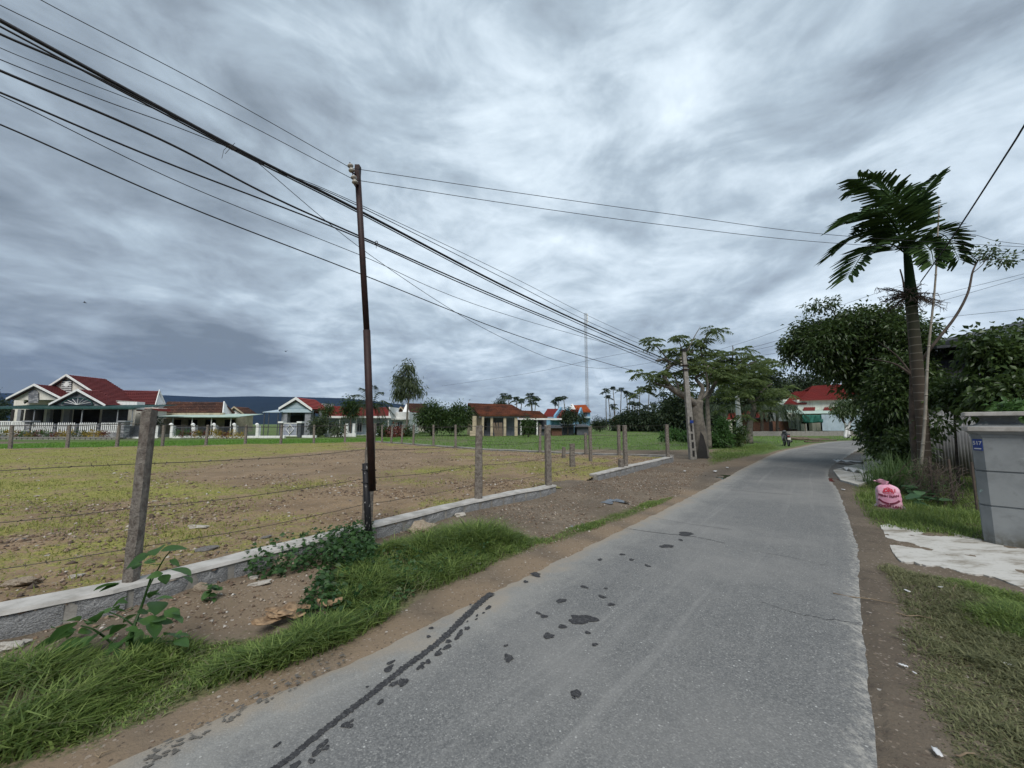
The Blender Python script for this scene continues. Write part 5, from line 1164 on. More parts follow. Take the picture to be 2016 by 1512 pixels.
for k in range(3):
    a = k * 2 * PI / 3 + .4
    for z in (.35, .62, .9): mb = MB(); mb.tube([(0, 0, Ht * z), (math.cos(a) * 12, math.sin(a) * 12, 0)], .012, 3); mb.build('guy_wire', M['steel'], mast)

# ================================================================== TREES
def branch(mb, pts, r0, r1, n=7, k=6):
    P = spline(pts, k); m = len(P); mb.tube(P, [r0 + (r1 - r0) * i / (m - 1) for i in range(m)], n)
def blob(u, v, Y, pu, pv, py=None):
    return (tuple(W(u, v, Y)), (pu / 757 * Y * .92, (py or pu) / 757 * Y * .8, pv / 757 * Y))
def tree(name, label, base, trunks, blobs, n, size, mat, wid=.42, droop=.35, clump=14, spread=.2, bark='bark', cat='tree', group=None, shell=.5, hang=.3, out=.7, sub=7):
    t_ = thing(name, label, cat, (base[0], base[1], 0), 0, group)
    if trunks:
        mb = MB()
        for pts, r0, r1 in trunks: branch(mb, pts, r0, r1)
        attach(mb.build('trunk', M[bark], smooth=True), t_)
    attach(build_leaves('crown', [blob_leaves(blobs, n, size, wid, droop, clump, spread, shell, out, hang, sub)], M[mat]), t_); return t_
# big dark tree over the road edge
bb = [blob(1640, 690, 13.5, 72, 66), blob(1720, 680, 13, 80, 78), blob(1790, 672, 12, 46, 58), blob(1600, 668, 14, 46, 40), blob(1565, 688, 14.2, 26, 30), blob(1722, 762, 13, 56, 44), blob(1772, 790, 11.6, 58, 84), blob(1750, 845, 12, 44, 44), blob(1815, 750, 11.2, 34, 60), blob(1655, 722, 13.6, 46, 24), blob(1690, 640, 13.2, 60, 34)]
tb = W(1768, 893, 12.2)
tree('leafy_tree', 'big dense dark green tree hanging over the right edge of the road', tb, [([(tb.x, tb.y, 0), W(1766, 820, 12.4), W(1750, 750, 12.6), W(1715, 690, 13)], .13, .05), ([W(1752, 760, 12.6), W(1700, 720, 13.2), W(1640, 690, 13.6)], .07, .03), ([W(1755, 740, 12.6), W(1790, 690, 12.2)], .06, .03), ([W(1690, 680, 13.2), W(1655, 640, 13.4), W(1630, 600, 13.5), W(1605, 597, 13.5)], .025, .006), ([W(1645, 622, 13.4), W(1637, 600, 13.4), W(1622, 592, 13.4)], .012, .005)], bb, 46000, .14, 'leaf_big', .42, .5, 15, .13, shell=.7, hang=.45, sub=16)
o = attach(build_leaves('branch_tip_leaves', [blob_leaves([blob(1612, 600, 13.5, 22, 7), blob(1640, 600, 13.4, 8, 14), blob(1585, 604, 13.5, 10, 5), blob(1660, 616, 13.4, 14, 10)], 420, .13, .4, .4, 8, .08, .2)], M['leaf_big']), [x for x in C.objects if x.name.startswith('leafy_tree')][0])
# slender tree beside the palm, bare stem leaning right
st = W(1803, 915, 9.9); t_ = thing('slender_tree', 'slender bare-stemmed tree leaning right of the palm with a leafy tip', 'tree', (st.x, st.y, 0)); mb = MB()
branch(mb, [(st.x, st.y, 0), W(1797, 830, 9.9), W(1797, 735, 9.8)], .085, .06); branch(mb, [W(1798, 742, 9.8), W(1812, 715, 9.6), W(1840, 676, 9.3), W(1880, 625, 9.2), W(1905, 578, 9.1), W(1915, 535, 9.1), W(1926, 512, 9.1)], .045, .014)
branch(mb, [W(1797, 740, 9.8), W(1760, 716, 9.9), W(1705, 705, 10)], .035, .01); branch(mb, [W(1795, 738, 9.8), W(1765, 700, 9.9), W(1725, 670, 10)], .03, .008); branch(mb, [W(1796, 760, 9.8), W(1788, 640, 9.8), W(1779, 560, 9.8), W(1772, 530, 9.8)], .03, .015)
branch(mb, [W(1912, 540, 9.1), W(1935, 520, 9.0), W(1950, 495, 9.0), W(1952, 487, 9.0)], .010, .004); branch(mb, [W(1926, 513, 9.1), W(1955, 510, 9), W(1995, 512, 9)], .009, .003); branch(mb, [W(1926, 513, 9.1), W(1912, 505, 9.1), W(1898, 508, 9.1)], .008, .003)
attach(mb.build('trunk', M['drystem'], smooth=True), t_)
attach(build_leaves('crown', [blob_leaves([blob(1912, 503, 9.1, 18, 6), blob(1950, 500, 9, 22, 9), blob(1980, 510, 9, 22, 7), blob(1952, 488, 9, 10, 5)], 330, .10, .42, .3, 6, .06, .1)], M['leaf_big']), t_)
# bamboo prop
mb = MB(); a, b = W(1812, 925, 8.8), W(1851, 404, 8.5); n = 22; P = [a.lerp(b, i / n) + Vector((.02 * math.sin(i * .5), 0, 0)) for i in range(n + 1)]; mb.tube(P, [.032 - .020 * i / n for i in range(n + 1)], 8)
for i in range(0, n, 2): mb.tube([P[i], P[i].lerp(P[i + 1], .12)], .036 - .020 * i / n, 8)
tag(mb.build('bamboo_pole', M['bamboo'], smooth=True), 'long pale bamboo pole propped up beside the areca palm', 'bamboo pole')

# areca palm
def frond_mesh(path, nl, llen, wid, sweep=(0, 0, 0), droop=.25, jitter=.12, start=.12):
    """a pinnate frond: rachis tube + leaflets; returns V,T,tint"""
    P = spline(path, 10); m = len(P); mb = MB(); mb.tube(P, [.022 * (1 - .8 * i / m) for i in range(m)], 5); V0 = np.array(mb.v); T0 = []
    for f in mb.f:
        for k in range(1, len(f) - 1): T0.append((f[0], f[k], f[k + 1]))
    vs = [V0]; ts = [np.array(T0)]; tt = [np.full(len(V0), .5)]; o = len(V0); sw = Vector(sweep)
    for i in range(nl):
        f = start + (1 - start) * i / (nl - 1); x = f * (m - 1); k = min(int(x), m - 2); p = P[k].lerp(P[k + 1], x - k); tg = (P[k + 1] - P[k]).normalized()
        sd_ = tg.cross(Vector((0, 0, 1))); sd_ = sd_.normalized() if sd_.length > .1 else Vector((1, 0, 0)); nmv = sd_.cross(tg)
        L = llen * (.55 + .45 * math.sin(PI * min(1, .25 + f * .75))) * random.uniform(.85, 1.1)
        for s in (-1, 1):
            d = (tg * (.2 + .65 * f) + sd_ * s * .9 + nmv * .15 + sw + Vector((random.uniform(-1, 1), random.uniform(-1, 1), random.uniform(-1, 1))) * jitter).normalized()
            w = wid * random.uniform(.7, 1.2); wv = d.cross(nmv).normalized() * w / 2; e1 = p + d * L * .5 - Vector((0, 0, droop * L * .12)); e2 = p + d * L - Vector((0, 0, droop * L * .55)); fold = nmv * w * .25
            vs.append(np.array([p, e1 + wv + fold, e1 - wv + fold, e2 + wv * .55, e2 - wv * .35, e1 - fold])); ts.append(np.array([(0, 1, 5), (0, 5, 2), (1, 3, 5), (5, 3, 4), (5, 4, 2)]) + o); tt.append(np.full(6, random.random())); o += 6
    return np.concatenate(vs), np.concatenate(ts), np.concatenate(tt)
pY = 9.0; pbse = W(1822, 960, pY); palm = thing('areca_palm', 'areca palm with ringed trunk and wind-swept crown on the right', 'palm', (pbse.x, pbse.y, 0))
mb = MB(); tr = spline([(pbse.x, pbse.y, -.02), W(1818, 860, pY), W(1806, 720, pY), W(1795, 600, pY)], 14); m = len(tr)
mb.tube(tr, [(.118 - .02 * i / (m - 1)) * (1 + .02 * (i % 2)) + (.04 * math.exp(-i * .6)) for i in range(m)], 14); attach(mb.build('trunk', M['palmtrunk'], smooth=True), palm)
mb = MB(); cs = spline([W(1795, 602, pY), W(1791, 550, pY), W(1786, 500, pY), W(1783, 470, pY)], 8); m = len(cs); mb.tube(cs, [.10, .115, .12, .118, .115, .11, .105, .10] + [.095 - .055 * (i / (m - 8)) for i in range(m - 8)], 12); attach(mb.build('crownshaft', M['leaf_palm'], smooth=True), palm)
fr = [([(1785, 490, 0), (1772, 420, -.1), (1735, 372, -.3), (1690, 352, -.5)], .62), ([(1786, 485, 0), (1765, 400, .2), (1725, 355, .5), (1680, 372, .8)], .6), ([(1788, 480, 0), (1805, 410, .1), (1828, 368, .2), (1848, 345, .25)], .42), ([(1785, 490, 0), (1750, 430, -.3), (1705, 415, -.6), (1662, 440, -.9)], .66), ([(1783, 495, 0), (1745, 455, .2), (1690, 462, .4), (1640, 500, .5)], .66), ([(1785, 500, 0), (1750, 480, -.4), (1705, 495, -.8), (1670, 545, -1.0)], .62), ([(1790, 495, 0), (1825, 462, .1), (1862, 465, .2), (1888, 510, .3)], .46), ([(1788, 495, 0), (1790, 430, .6), (1770, 385, 1.1), (1750, 375, 1.6)], .6), ([(1788, 500, 0), (1812, 478, -.4), (1832, 492, -.8), (1838, 520, -1.0)], .4), ([(1785, 495, 0), (1760, 440, -.5), (1735, 410, -1.0), (1715, 420, -1.4)], .55)]
for path, ll in fr:
    V, T, tt = frond_mesh([W(u, v, pY + dy) for u, v, dy in path], 36, ll * 1.15, .080, (-.22, 0, .0), .35); attach(mesh_np('frond', V, T, M['leaf_palm'], None, tt), palm)
mb = MB(); c_ = W(1792, 580, pY)
for k in range(46):
    a = random.uniform(0, 2 * PI); L = random.uniform(.35, .68); d = Vector((math.cos(a), math.sin(a) * .8, random.uniform(-.75, .75))); P = [c_ + d * L * x + Vector((0, 0, -.1 * x * x)) for x in (0.1, .5, 1)]; mb.tube(P, [.014, .009, .004], 5)
    for j in range(16): q_ = P[0].lerp(P[2], .25 + .75 * j / 15); e_ = Vector((random.uniform(-1, 1), random.uniform(-1, 1), random.uniform(-1, .6))) * .12; mb.tube([q_, q_ + e_], [.0055, .003], 4, False)
attach(mb.build('flower_stalks', M['drystem']), palm)

# shrubs at the right edge, in front of the shed
q_ = W(1950, 900, 8.4)
tree('shrub', 'leafy vine-covered shrub rising behind the gate pillar at the right edge', q_, [([(q_.x, q_.y, 0), W(1945, 800, 8.4), W(1950, 710, 8.3)], .05, .02), ([W(1946, 790, 8.4), W(2000, 730, 8)], .03, .01)], [blob(1968, 712, 8.3, 40, 32), blob(2025, 735, 8, 44, 45), blob(1928, 682, 8.4, 18, 16), blob(1965, 785, 7.9, 52, 34), blob(2030, 790, 7.6, 44, 40), blob(1996, 676, 8.4, 22, 16)], 8200, .15, 'leaf_big', .48, .5, 10, .16, shell=.45, hang=.5)
q_ = W(1880, 900, 9.4)
tree('shrub', 'low leafy shrub between the bamboo pole and the gate pillar', q_, [([(q_.x, q_.y, 0), W(1878, 800, 9.4)], .04, .015)], [blob(1885, 782, 9.2, 34, 18), blob(1852, 775, 9.6, 22, 16), blob(1842, 838, 9.0, 14, 8)], 2300, .13, 'leaf_big', .48, .5, 10, .15, shell=.4, hang=.5)
q_ = W(1996, 900, 6.9)
tree('shrub', 'small light green shrub peeping over the gate pillar cap', q_, [([(q_.x, q_.y, 0), W(1996, 820, 6.9)], .03, .015)], [blob(1990, 806, 6.9, 22, 10), blob(2020, 815, 6.8, 20, 14), blob(1970, 812, 6.9, 14, 6)], 420, .13, 'leaf_weed', .45, .3, 7, .07, shell=.3)
# undergrowth at the foot of the palm and the big tree
q_ = W(1745, 892, 12.5)
tree('shrub', 'dark undergrowth bush at the foot of the big roadside tree', q_, [([(q_.x, q_.y, 0), W(1745, 860, 12.5)], .03, .01)], [blob(1745, 880, 12.2, 36, 26), blob(1790, 880, 11, 40, 34), blob(1715, 850, 12.8, 20, 20)], 5200, .13, 'leaf_big', .45, .5, 10, .16, shell=.4)

# tangle of dead vines on the wire fence right of the palm
mb = MB(); A_ = G(1838, 985); B_ = G(1925, 1010)
for k in range(420):
    f = random.random(); p = A_.lerp(B_, f) + Vector((random.uniform(-.12, .12), random.uniform(.0, .5), random.uniform(.05, .78))); d = Vector((random.uniform(-1, 1), random.uniform(-.5, .5), random.uniform(-1.6, .4))).normalized() * random.uniform(.15, .4)
    mb.tube([p, p + d * .5 + Vector((random.uniform(-.06, .06), 0, random.uniform(-.05, .05))), p + d], random.uniform(.0022, .0045), 3, False)
for f in (0, .5, 1): p = A_.lerp(B_, f); mb.tube([p, p + Vector((0, .0, .85))], .02, 6)
tag(mb.build('dead_vines', M['drystem']), 'brown tangle of dead vines on the wire fence beside the gate pillar', 'dead vines')

def arc_blades(c, n, L, rad, w, az=None, spread=PI, rise=1.1):
    vs, ts, tt = [], [], []; o = 0
    for k in range(n):
        a = random.uniform(0, 2 * PI) if az is None else az + random.gauss(0, spread); p = Vector(c) + Vector((random.gauss(0, rad), random.gauss(0, rad), 0)); l = L * random.uniform(.55, 1.15); lean = random.uniform(.15, .9)
        d = Vector((math.cos(a), math.sin(a), 0)); s = Vector((-d.y, d.x, 0)); wd_ = w * random.uniform(.6, 1.2); seg = 6; tn = random.random(); pts = []
        ang = PI / 2 * rise * (1 - lean * .35); q_ = p.copy()
        for i in range(seg + 1): pts.append(q_.copy()); q_ = q_ + (d * math.cos(ang) + Vector((0, 0, 1)) * math.sin(ang)) * l / seg; ang -= (lean * 1.9 + .25) / seg * 1.25
        for i, q2 in enumerate(pts): ww = wd_ * (1 - (i / seg) ** 2) * .5 + .0006; vs += [tuple(q2 - s * ww), tuple(q2 + s * ww)]; tt += [tn, tn]
        for i in range(seg): ts += [(o + 2 * i, o + 2 * i + 1, o + 2 * i + 3), (o + 2 * i, o + 2 * i + 3, o + 2 * i + 2)]
        o += 2 * (seg + 1)
    return np.array(vs), np.array(ts), np.array(tt)
lg = thing('long_grass_clump', 'clump of long arching lemongrass behind the pink sack', 'grass clump', tuple(G(1775, 968)))
for (u, v, n_, L) in ((1775, 968, 420, .95), (1735, 955, 220, .8), (1815, 975, 200, .9)):
    attach(build_leaves('blades', [arc_blades(G(u, v), n_, L, .16, .014)], M['lemongrass']), lg)

# broad leaves beside the sack
def bigleaf_mesh(name, mat, heart=True, seed=0):
    rs = random.Random(seed); vs = []; fs = []; n = 9
    for i in range(n + 1):
        f = i / n; w = (math.sin(PI * min(1, f ** .62)) ** .8) * .46 if i < n else 0; x = f - (.12 if heart and i == 0 else 0)
        zc = -.22 * f * f + .05 * f
        for s in (-1, -.5, 0, .5, 1): vs.append((s * w * (1 + .04 * rs.uniform(-1, 1)), x - (abs(s) * .16 * (1 - f) if heart else 0), zc + .10 * abs(s) * w * 2 + rs.uniform(-.012, .012)))
    for i in range(n):
        for k in range(4): a = i * 5 + k; fs.append((a, a + 1, a + 6, a + 5))
    me = bpy.data.meshes.new(name); me.from_pydata(vs, [], fs); me.materials.append(M[mat]); a = me.attributes.new('tint', 'FLOAT', 'POINT'); tn = rs.random(); a.data.foreach_set('value', [tn + rs.uniform(-.1, .1) for _ in vs]); me.polygons.foreach_set('use_smooth', [True] * len(fs)); me.update(); return me
TARO = [bigleaf_mesh('leaf', 'leaf_taro', True, k) for k in range(4)]; WEED = [bigleaf_mesh('leaf', 'leaf_weed', True, 20 + k) for k in range(5)]
def put_leaf(lib, pos, size, az, pitch, roll, root):
    o = bpy.data.objects.new('leaf', random.choice(lib)); C.objects.link(o); o.location = pos; o.rotation_euler = (pitch, roll, az); o.scale = (size,) * 3; attach(o, root); return o
tl = thing('broad_leaf_plant', 'low broad-leaved squash plant on the grass right of the pink sack', 'plant', tuple(G(1815, 988)))
mb = MB()
for k in range(34):
    p = G(random.uniform(1785, 1858), random.uniform(968, 1004)); hgt = random.uniform(.08, .26); az = random.uniform(-2.6, 2.6); put_leaf(TARO, p + Vector((0, 0, hgt)), random.uniform(.14, .24), az, random.uniform(-.25, .3), random.uniform(-.3, .3), tl); mb = MB(); mb.tube([p, p + Vector((0, 0, hgt))], .005, 4); attach(mb.build('stem', M['leaf_taro']), tl)

# tall weed in the left foreground
wb = G(250, 1292); wy = wb.y; wd_ = thing('tall_weed', 'tall broad-leaved green weed in front of the nearest fence post', 'plant', tuple(wb)); mb = MB()
stems = [[(255, 1292), (262, 1240), (280, 1190), (300, 1128)], [(238, 1290), (215, 1262), (185, 1240), (160, 1232)], [(262, 1280), (300, 1268), (335, 1262), (350, 1265)], [(268, 1235), (240, 1215), (215, 1205)], [(290, 1160), (320, 1105), (335, 1085)]]
for s_, r_ in zip(stems, (.012, .009, .006, .005, .005)):
    mb.tube(spline([W(u, v, wy + random.uniform(-.03, .03)) for u, v in s_], 6), [r_ * (1 - .6 * i / 20) for i in range(6 * (len(s_) - 1) + 1)], 6)
attach(mb.build('stem', M['leaf_weed']), wd_)
lv_ = [(285, 1096, .085, 2.4), (328, 1083, .095, -.8), (345, 1122, .10, -1.6), (305, 1112, .06, .5), (322, 1135, .06, -2.2), (310, 1188, .10, -2.4), (305, 1165, .06, 1.2), (225, 1150, .09, 1.8), (245, 1178, .06, 2.0), (140, 1232, .10, 1.7), (128, 1252, .13, 1.9), (155, 1262, .09, 2.8), (175, 1225, .07, .6), (190, 1212, .07, 1.0), (210, 1205, .06, 1.2), (222, 1202, .06, -.5), (170, 1272, .08, 2.6), (200, 1245, .08, 3.0), (215, 1285, .07, 2.2), (285, 1222, .09, -1.4), (300, 1232, .08, -2.0), (272, 1245, .08, -2.8), (330, 1205, .07, -1.5), (345, 1215, .06, -1.7), (330, 1250, .08, -1.4), (312, 1262, .06, -2.3), (350, 1262, .07, -1.7), (285, 1258, .08, 2.9), (258, 1255, .07, 2.5), (240, 1232, .07, 1.3), (160, 1245, .06, -.3), (145, 1275, .07, 2.3), (232, 1268, .06, -2.9), (262, 1212, .055, 1.5), (275, 1205, .05, -.6), (320, 1225, .05, -1.0), (118, 1240, .07, 1.4), (295, 1105, .045, 0), (338, 1105, .05, -1.2), (352, 1250, .05, -1.1)]
lv_ += [(u + random.uniform(-22, 22), v + random.uniform(-16, 16), s_ * random.uniform(.5, .9), random.uniform(-3, 3)) for u, v, s_, az in lv_]
for u, v, s_, az in lv_: put_leaf(WEED, W(u, v, wy + random.uniform(-.10, .08)), s_ * 1.2, az, random.uniform(-.7, .05), random.uniform(-.5, .5), wd_)
sw = thing('small_weed', 'small leafy weed on the sandy verge below the low wall', 'plant', tuple(G(415, 1196)))
for k in range(26): p = G(415, 1196) + Vector((random.gauss(0, .035), random.gauss(0, .03), random.uniform(.02, .19))); put_leaf(WEED, p, random.uniform(.035, .065), random.uniform(0, 6.3), random.uniform(-.5, .5), random.uniform(-.4, .4), sw)
# creeping vines over the wall and verge at the foot of the steel pole
def vine(label, polys, n, size):
    parts = []
    for poly, z0, z1, k in polys:
        s2 = scatter(GP(poly, (z0 + z1) / 2), int(n * k)); P = np.stack([s2[:, 0], s2[:, 1], np.maximum(gz(s2[:, 0], s2[:, 1]), 0) + z0 + (z1 - z0) * RNG.random(len(s2)) ** 1.3], -1); D = RNG.normal(size=P.shape); D[:, 2] = D[:, 2] * .35 + .1; D[:, 1] -= .5
        parts.append(leaf_arrays(P, D, size * (.6 + .8 * RNG.random(len(P))), .75, .15, .1))
    return tag(build_leaves('creeping_vine', parts, M['leaf_vine']), label, 'vine')
vine('dark creeping vine spilling over the low wall left of the steel pole', [([(640, 1062), (730, 1050), (745, 1110), (690, 1120), (640, 1112)], .0, .24, .45), ([(490, 1100), (560, 1070), (640, 1062), (640, 1105), (560, 1130), (480, 1140)], .0, .2, .3), ([(590, 1190), (640, 1120), (740, 1110), (740, 1150), (680, 1200), (600, 1230)], .0, .10, .25)], 3400, .05)
vine('low green creeper in the grass between the steel pole and the road', [([(740, 1100), (900, 1062), (985, 1058), (960, 1090), (860, 1130), (780, 1150)], .0, .13, .7), ([(640, 1190), (760, 1150), (840, 1150), (740, 1210), (660, 1240)], 0, .06, .3)], 1500, .04)

# poinciana trees
def rosette(parts, c, n, L, droop=.55, up=.45):
    for k in range(n):
        up = random.uniform(.1, .9)
        a = 2 * PI * k / n + random.uniform(-.3, .3); d = Vector((math.cos(a), math.sin(a), up + random.uniform(-.2, .2))).normalized(); l = L * random.uniform(.75, 1.15); m = 9; P = []
        for i in range(m + 1): f = i / m; P.append(Vector(c) + d * l * f - Vector((0, 0, droop * l * f * f)))
        base = []; dirs = []
        for i in range(1, m + 1):
            tg = (P[i] - P[i - 1]).normalized(); sd_ = tg.cross(Vector((0, 0, 1))).normalized()
            for s in (-1, 1): base.append(P[i]); dirs.append(sd_ * s + tg * .45 - Vector((0, 0, .15)))
        f = np.tile(np.linspace(.6, 1, m), (2, 1)).T.ravel(); f = np.sin(PI * np.clip(np.repeat(np.arange(1, m + 1), 2) / (m + 1), 0, 1)) * .8 + .25
        parts.append(leaf_arrays(np.array(base), np.array(dirs), l * .30 * f, .40, .05, .3, np.full(len(base), random.random()) * .7 + .3 * RNG.random(len(base))))
def flame(label, base, limbs, ros, L, r0, bark='barkl', nf=8, name='flame_tree'):
    t_ = thing(name, label, 'tree', (base[0], base[1], 0)); mb = MB()
    for pts, a, b in limbs: branch(mb, pts, a, b, 9)
    attach(mb.build('trunk', M[bark], smooth=True), t_); parts = []
    for c in ros: rosette(parts, c, nf, L * random.uniform(.8, 1.15))
    attach(build_leaves('crown', parts, M['leaf_fl']), t_); return t_
Y0 = 17.4; fb = W(1380, 902, Y0)
limbs = [([(fb.x, fb.y, -.05), W(1378, 860, Y0), W(1372, 815, Y0), W(1374, 788, Y0)], .34, .22), ([W(1374, 800, Y0), W(1350, 782, Y0 - .2), W(1322, 765, Y0 - .3), W(1308, 742, Y0 - .3), W(1318, 718, Y0 - .2), W(1310, 708, Y0 - .2), W(1291, 710, Y0 - .3)], .17, .04), ([W(1318, 720, Y0), W(1345, 705, Y0), W(1365, 690, Y0 + .4)], .10, .03), ([W(1374, 795, Y0), W(1383, 765, Y0), W(1370, 745, Y0 + .2), W(1384, 735, Y0), W(1395, 720, Y0)], .11, .03), ([W(1376, 790, Y0), W(1392, 770, Y0 + .2), W(1390, 735, Y0 + .3), W(1380, 690, Y0 + .4), W(1379, 675, Y0 + .4)], .07, .02), ([W(1381, 688, Y0 + .4), W(1390, 662, Y0), W(1400, 650, Y0)], .03, .012), ([W(1352, 695, Y0), W(1366, 665, Y0), W(1379, 643, Y0)], .03, .012), ([W(1318, 712, Y0), W(1300, 690, Y0 - .3), W(1285, 675, Y0 - .4)], .04, .015), ([W(1345, 700, Y0), W(1340, 680, Y0), W(1334, 670, Y0)], .03, .012), ([W(1322, 765, Y0 - .3), W(1300, 758, Y0 - .6), W(1285, 752, Y0 - .8)], .07, .02), ([W(1340, 780, Y0), W(1330, 745, Y0 + .3), W(1325, 735, Y0 + .4)], .06, .02)]
ros = [W(1283, 672, Y0 - .4), W(1334, 668, Y0), W(1400, 648, Y0), W(1288, 748, Y0 - .8), W(1300, 738, Y0 - .5), W(1310, 755, Y0), W(1325, 735, Y0 + .4), W(1352, 700, Y0), W(1340, 715, Y0 - .4), W(1365, 690, Y0 + .4), W(1330, 700, Y0 + .5), W(1368, 712, Y0 + .3), W(1282, 762, Y0 - .6), W(1350, 745, Y0 + .5), W(1380, 725, Y0), W(1395, 700, Y0 + .5), W(1318, 690, Y0), W(1378, 678, Y0 + .4), W(1340, 760, Y0 + .6)]
ft = flame('gnarled flame tree with split trunk beside the concrete pole', fb, limbs, ros + [W(r_.x / r_.y * 757 * cP + 1008 + random.gauss(0, 9), 835 - (r_.z - 1.5) / r_.y * 757 + random.gauss(6, 9), r_.y + random.uniform(-.4, .6)) for r_ in ros], .66, .4)
mb = MB(); c_ = W(1381, 880, Y0 - .44); mb.add([W(1371, 903, Y0 - .47), W(1394, 903, Y0 - .43), W(1391, 880, Y0 - .42), W(1385, 858, Y0 - .40), W(1379, 850, Y0 - .40), W(1376, 875, Y0 - .44)], [(0, 1, 2, 3, 4, 5)]); attach(mb.build('hollow_shade', M['dark']), ft)  # flat dark patch on the bark paints the shade inside the hollow
Y1 = 24; b1 = W(1396, 880, Y1); rs2 = []
for k in range(52): u = random.gauss(1442, 40); v = 705 + abs(u - 1440) * .25 + random.gauss(12, 22); rs2.append(W(u, v, Y1 + random.uniform(-1.6, 1.8)))
flame('middle flame tree with umbrella-like feathery crown', b1, [([(b1.x, b1.y, 0), W(1394, 830, Y1), W(1392, 775, Y1)], .17, .11), ([W(1392, 785, Y1), W(1415, 745, Y1), W(1445, 725, Y1), W(1470, 700, Y1)], .12, .03), ([W(1393, 780, Y1), W(1400, 735, Y1), W(1420, 705, Y1)], .09, .02), ([W(1440, 730, Y1), W(1443, 690, Y1), W(1442, 680, Y1)], .05, .02), ([W(1420, 745, Y1), W(1480, 715, Y1), W(1500, 705, Y1)], .06, .02)], rs2, .78, .24)
Y2 = 30; b2 = W(1476, 872, Y2); rs3 = []
for k in range(80): u = random.gauss(1472, 42); v = 758 + abs(u - 1470) * .15 + random.gauss(0, 24); rs3.append(W(u, v, Y2 + random.uniform(-2, 2)))
flame('darker flame tree with leaning trunk near the parked motorbike', b2, [([(b2.x, b2.y, 0), W(1476, 838, Y2), W(1484, 805, Y2), W(1480, 780, Y2)], .24, .14), ([W(1482, 800, Y2), W(1500, 770, Y2), W(1520, 755, Y2)], .14, .04), ([W(1482, 795, Y2), W(1455, 765, Y2), W(1430, 755, Y2)], .14, .04)], rs3, .9, .34)

# eucalypt, mangoes, coconut and garden trees before the houses
q_ = W(800, 860, 49); tree('slim_tree', 'slim tall tree with pale trunk and airy crown beside the flat white house', q_, [([(q_.x, 49, 0), W(803, 800, 49), W(807, 765, 49), W(803, 725, 49)], .16, .04), ([W(806, 780, 49), W(785, 760, 49)], .05, .02), ([W(806, 775, 49), W(822, 755, 49)], .05, .02)], [blob(802, 732, 49, 15, 18), blob(792, 752, 49, 17, 18), blob(812, 752, 49, 16, 16), blob(784, 778, 49, 12, 10), blob(822, 770, 49, 11, 10), blob(800, 772, 49, 16, 10)], 2600, .42, 'leaf_eu', .24, 1.0, 9, .35, 'barkl', hang=1.1, shell=.3)
for (u, lab) in ((850, 'round mango tree left of its twin, before the brown-roofed house'), (897, 'round mango tree touching the open-fronted cream house')):
    q_ = W(u, 862, 49); tree('mango_tree', lab, q_, [([(q_.x, 49, 0), W(u, 830, 49)], .16, .1)], [blob(u, 820, 49, 27, 22), blob(u - 12, 826, 48.6, 18, 18), blob(u + 14, 822, 48.6, 18, 20), blob(u + 2, 832, 48.2, 26, 12)], 6500, .34, 'leaf_mango', .36, .5, 12, .4, group='round mango trees')
cb = W(735, 866, 46); cc = thing('coconut_palm', 'young coconut palm behind the steel pole', 'palm', (cb.x, cb.y, 0)); mb = MB(); branch(mb, [(cb.x, cb.y, 0), W(733, 840, 46), W(731, 805, 46)], .22, .16, 8); attach(mb.build('trunk', M['bark'], smooth=True), cc)
for (u, v, dy) in ((712, 764, .5), (735, 760, -.5), (752, 772, .3), (770, 796, .4), (756, 820, -1), (693, 778, .5), (690, 812, -.5), (718, 828, -1.5), (745, 822, 1), (775, 815, .5), (700, 795, 1.2)):
    md = W((731 + u) / 2, min(806, v) * .55 + 806 * .45 - 12, 46 + dy * .6); V, T, tt = frond_mesh([W(731, 806, 46), md, W(u, v, 46 + dy)], 22, .85, .09, (0, 0, -.2), .9); attach(mesh_np('frond', V, T, M['leaf_far'], None, tt), cc)
for u, v, Y, ru, rv, lab, mt, nn in ((690, 800, 50, 15, 20, 'dark narrow tree left of the coconut palm', 'leaf_mango', 1800), (626, 832, 44, 13, 22, 'bluish green garden tree right of the lozenge gate', 'leaf_eu', 1500), (645, 806, 48, 10, 9, 'small yellowish tree top against the red roof', 'leaf_mango', 500), (665, 845, 43, 9, 14, 'thin grey-green bush before the long red-roofed house', 'leaf_eu', 500), (756, 848, 45, 9, 12, 'dark shrub before the flat white house', 'leaf_mango', 700), (776, 850, 44, 8, 9, 'reddish shrub beside the white house window', 'leaf_red', 400), (800, 852, 46, 14, 10, 'low dark hedge bush under the slim tree', 'leaf_mango', 800), (0, 805, 60, 18, 34, 'dark tree at the left edge behind the cream house', 'leaf_far', 2500), (1040, 838, 44, 8, 12, 'small garden tree before the low clay-tiled house', 'leaf_mango', 700), (1118, 818, 52, 15, 14, 'dark round tree before the blue house', 'leaf_far', 2000), (300, 830, 44, 6, 10, 'dark shrub beside the side gate', 'leaf_far', 400), (1143, 825, 60, 9, 8, 'small tree before the orange-roofed house', 'leaf_far', 600), (1180, 832, 72, 18, 12, 'bushy palm thicket at the foot of the lattice mast', 'leaf_far', 2200), (983, 795, 75, 12, 12, 'dark feathery tree behind the clay-tiled roof', 'leaf_far', 1500)):
    q_ = W(u, 864, Y); tree('garden_tree', lab, q_, [([(q_.x, Y, 0), W(u, v, Y)], .09, .04)], [blob(u, v, Y, ru, rv), blob(u + ru * .4, v + rv * .3, Y - .3, ru * .6, rv * .6), blob(u - ru * .4, v + rv * .4, Y + .3, ru * .6, rv * .5)], nn, .30, mt, .4, .5, 8, .3)
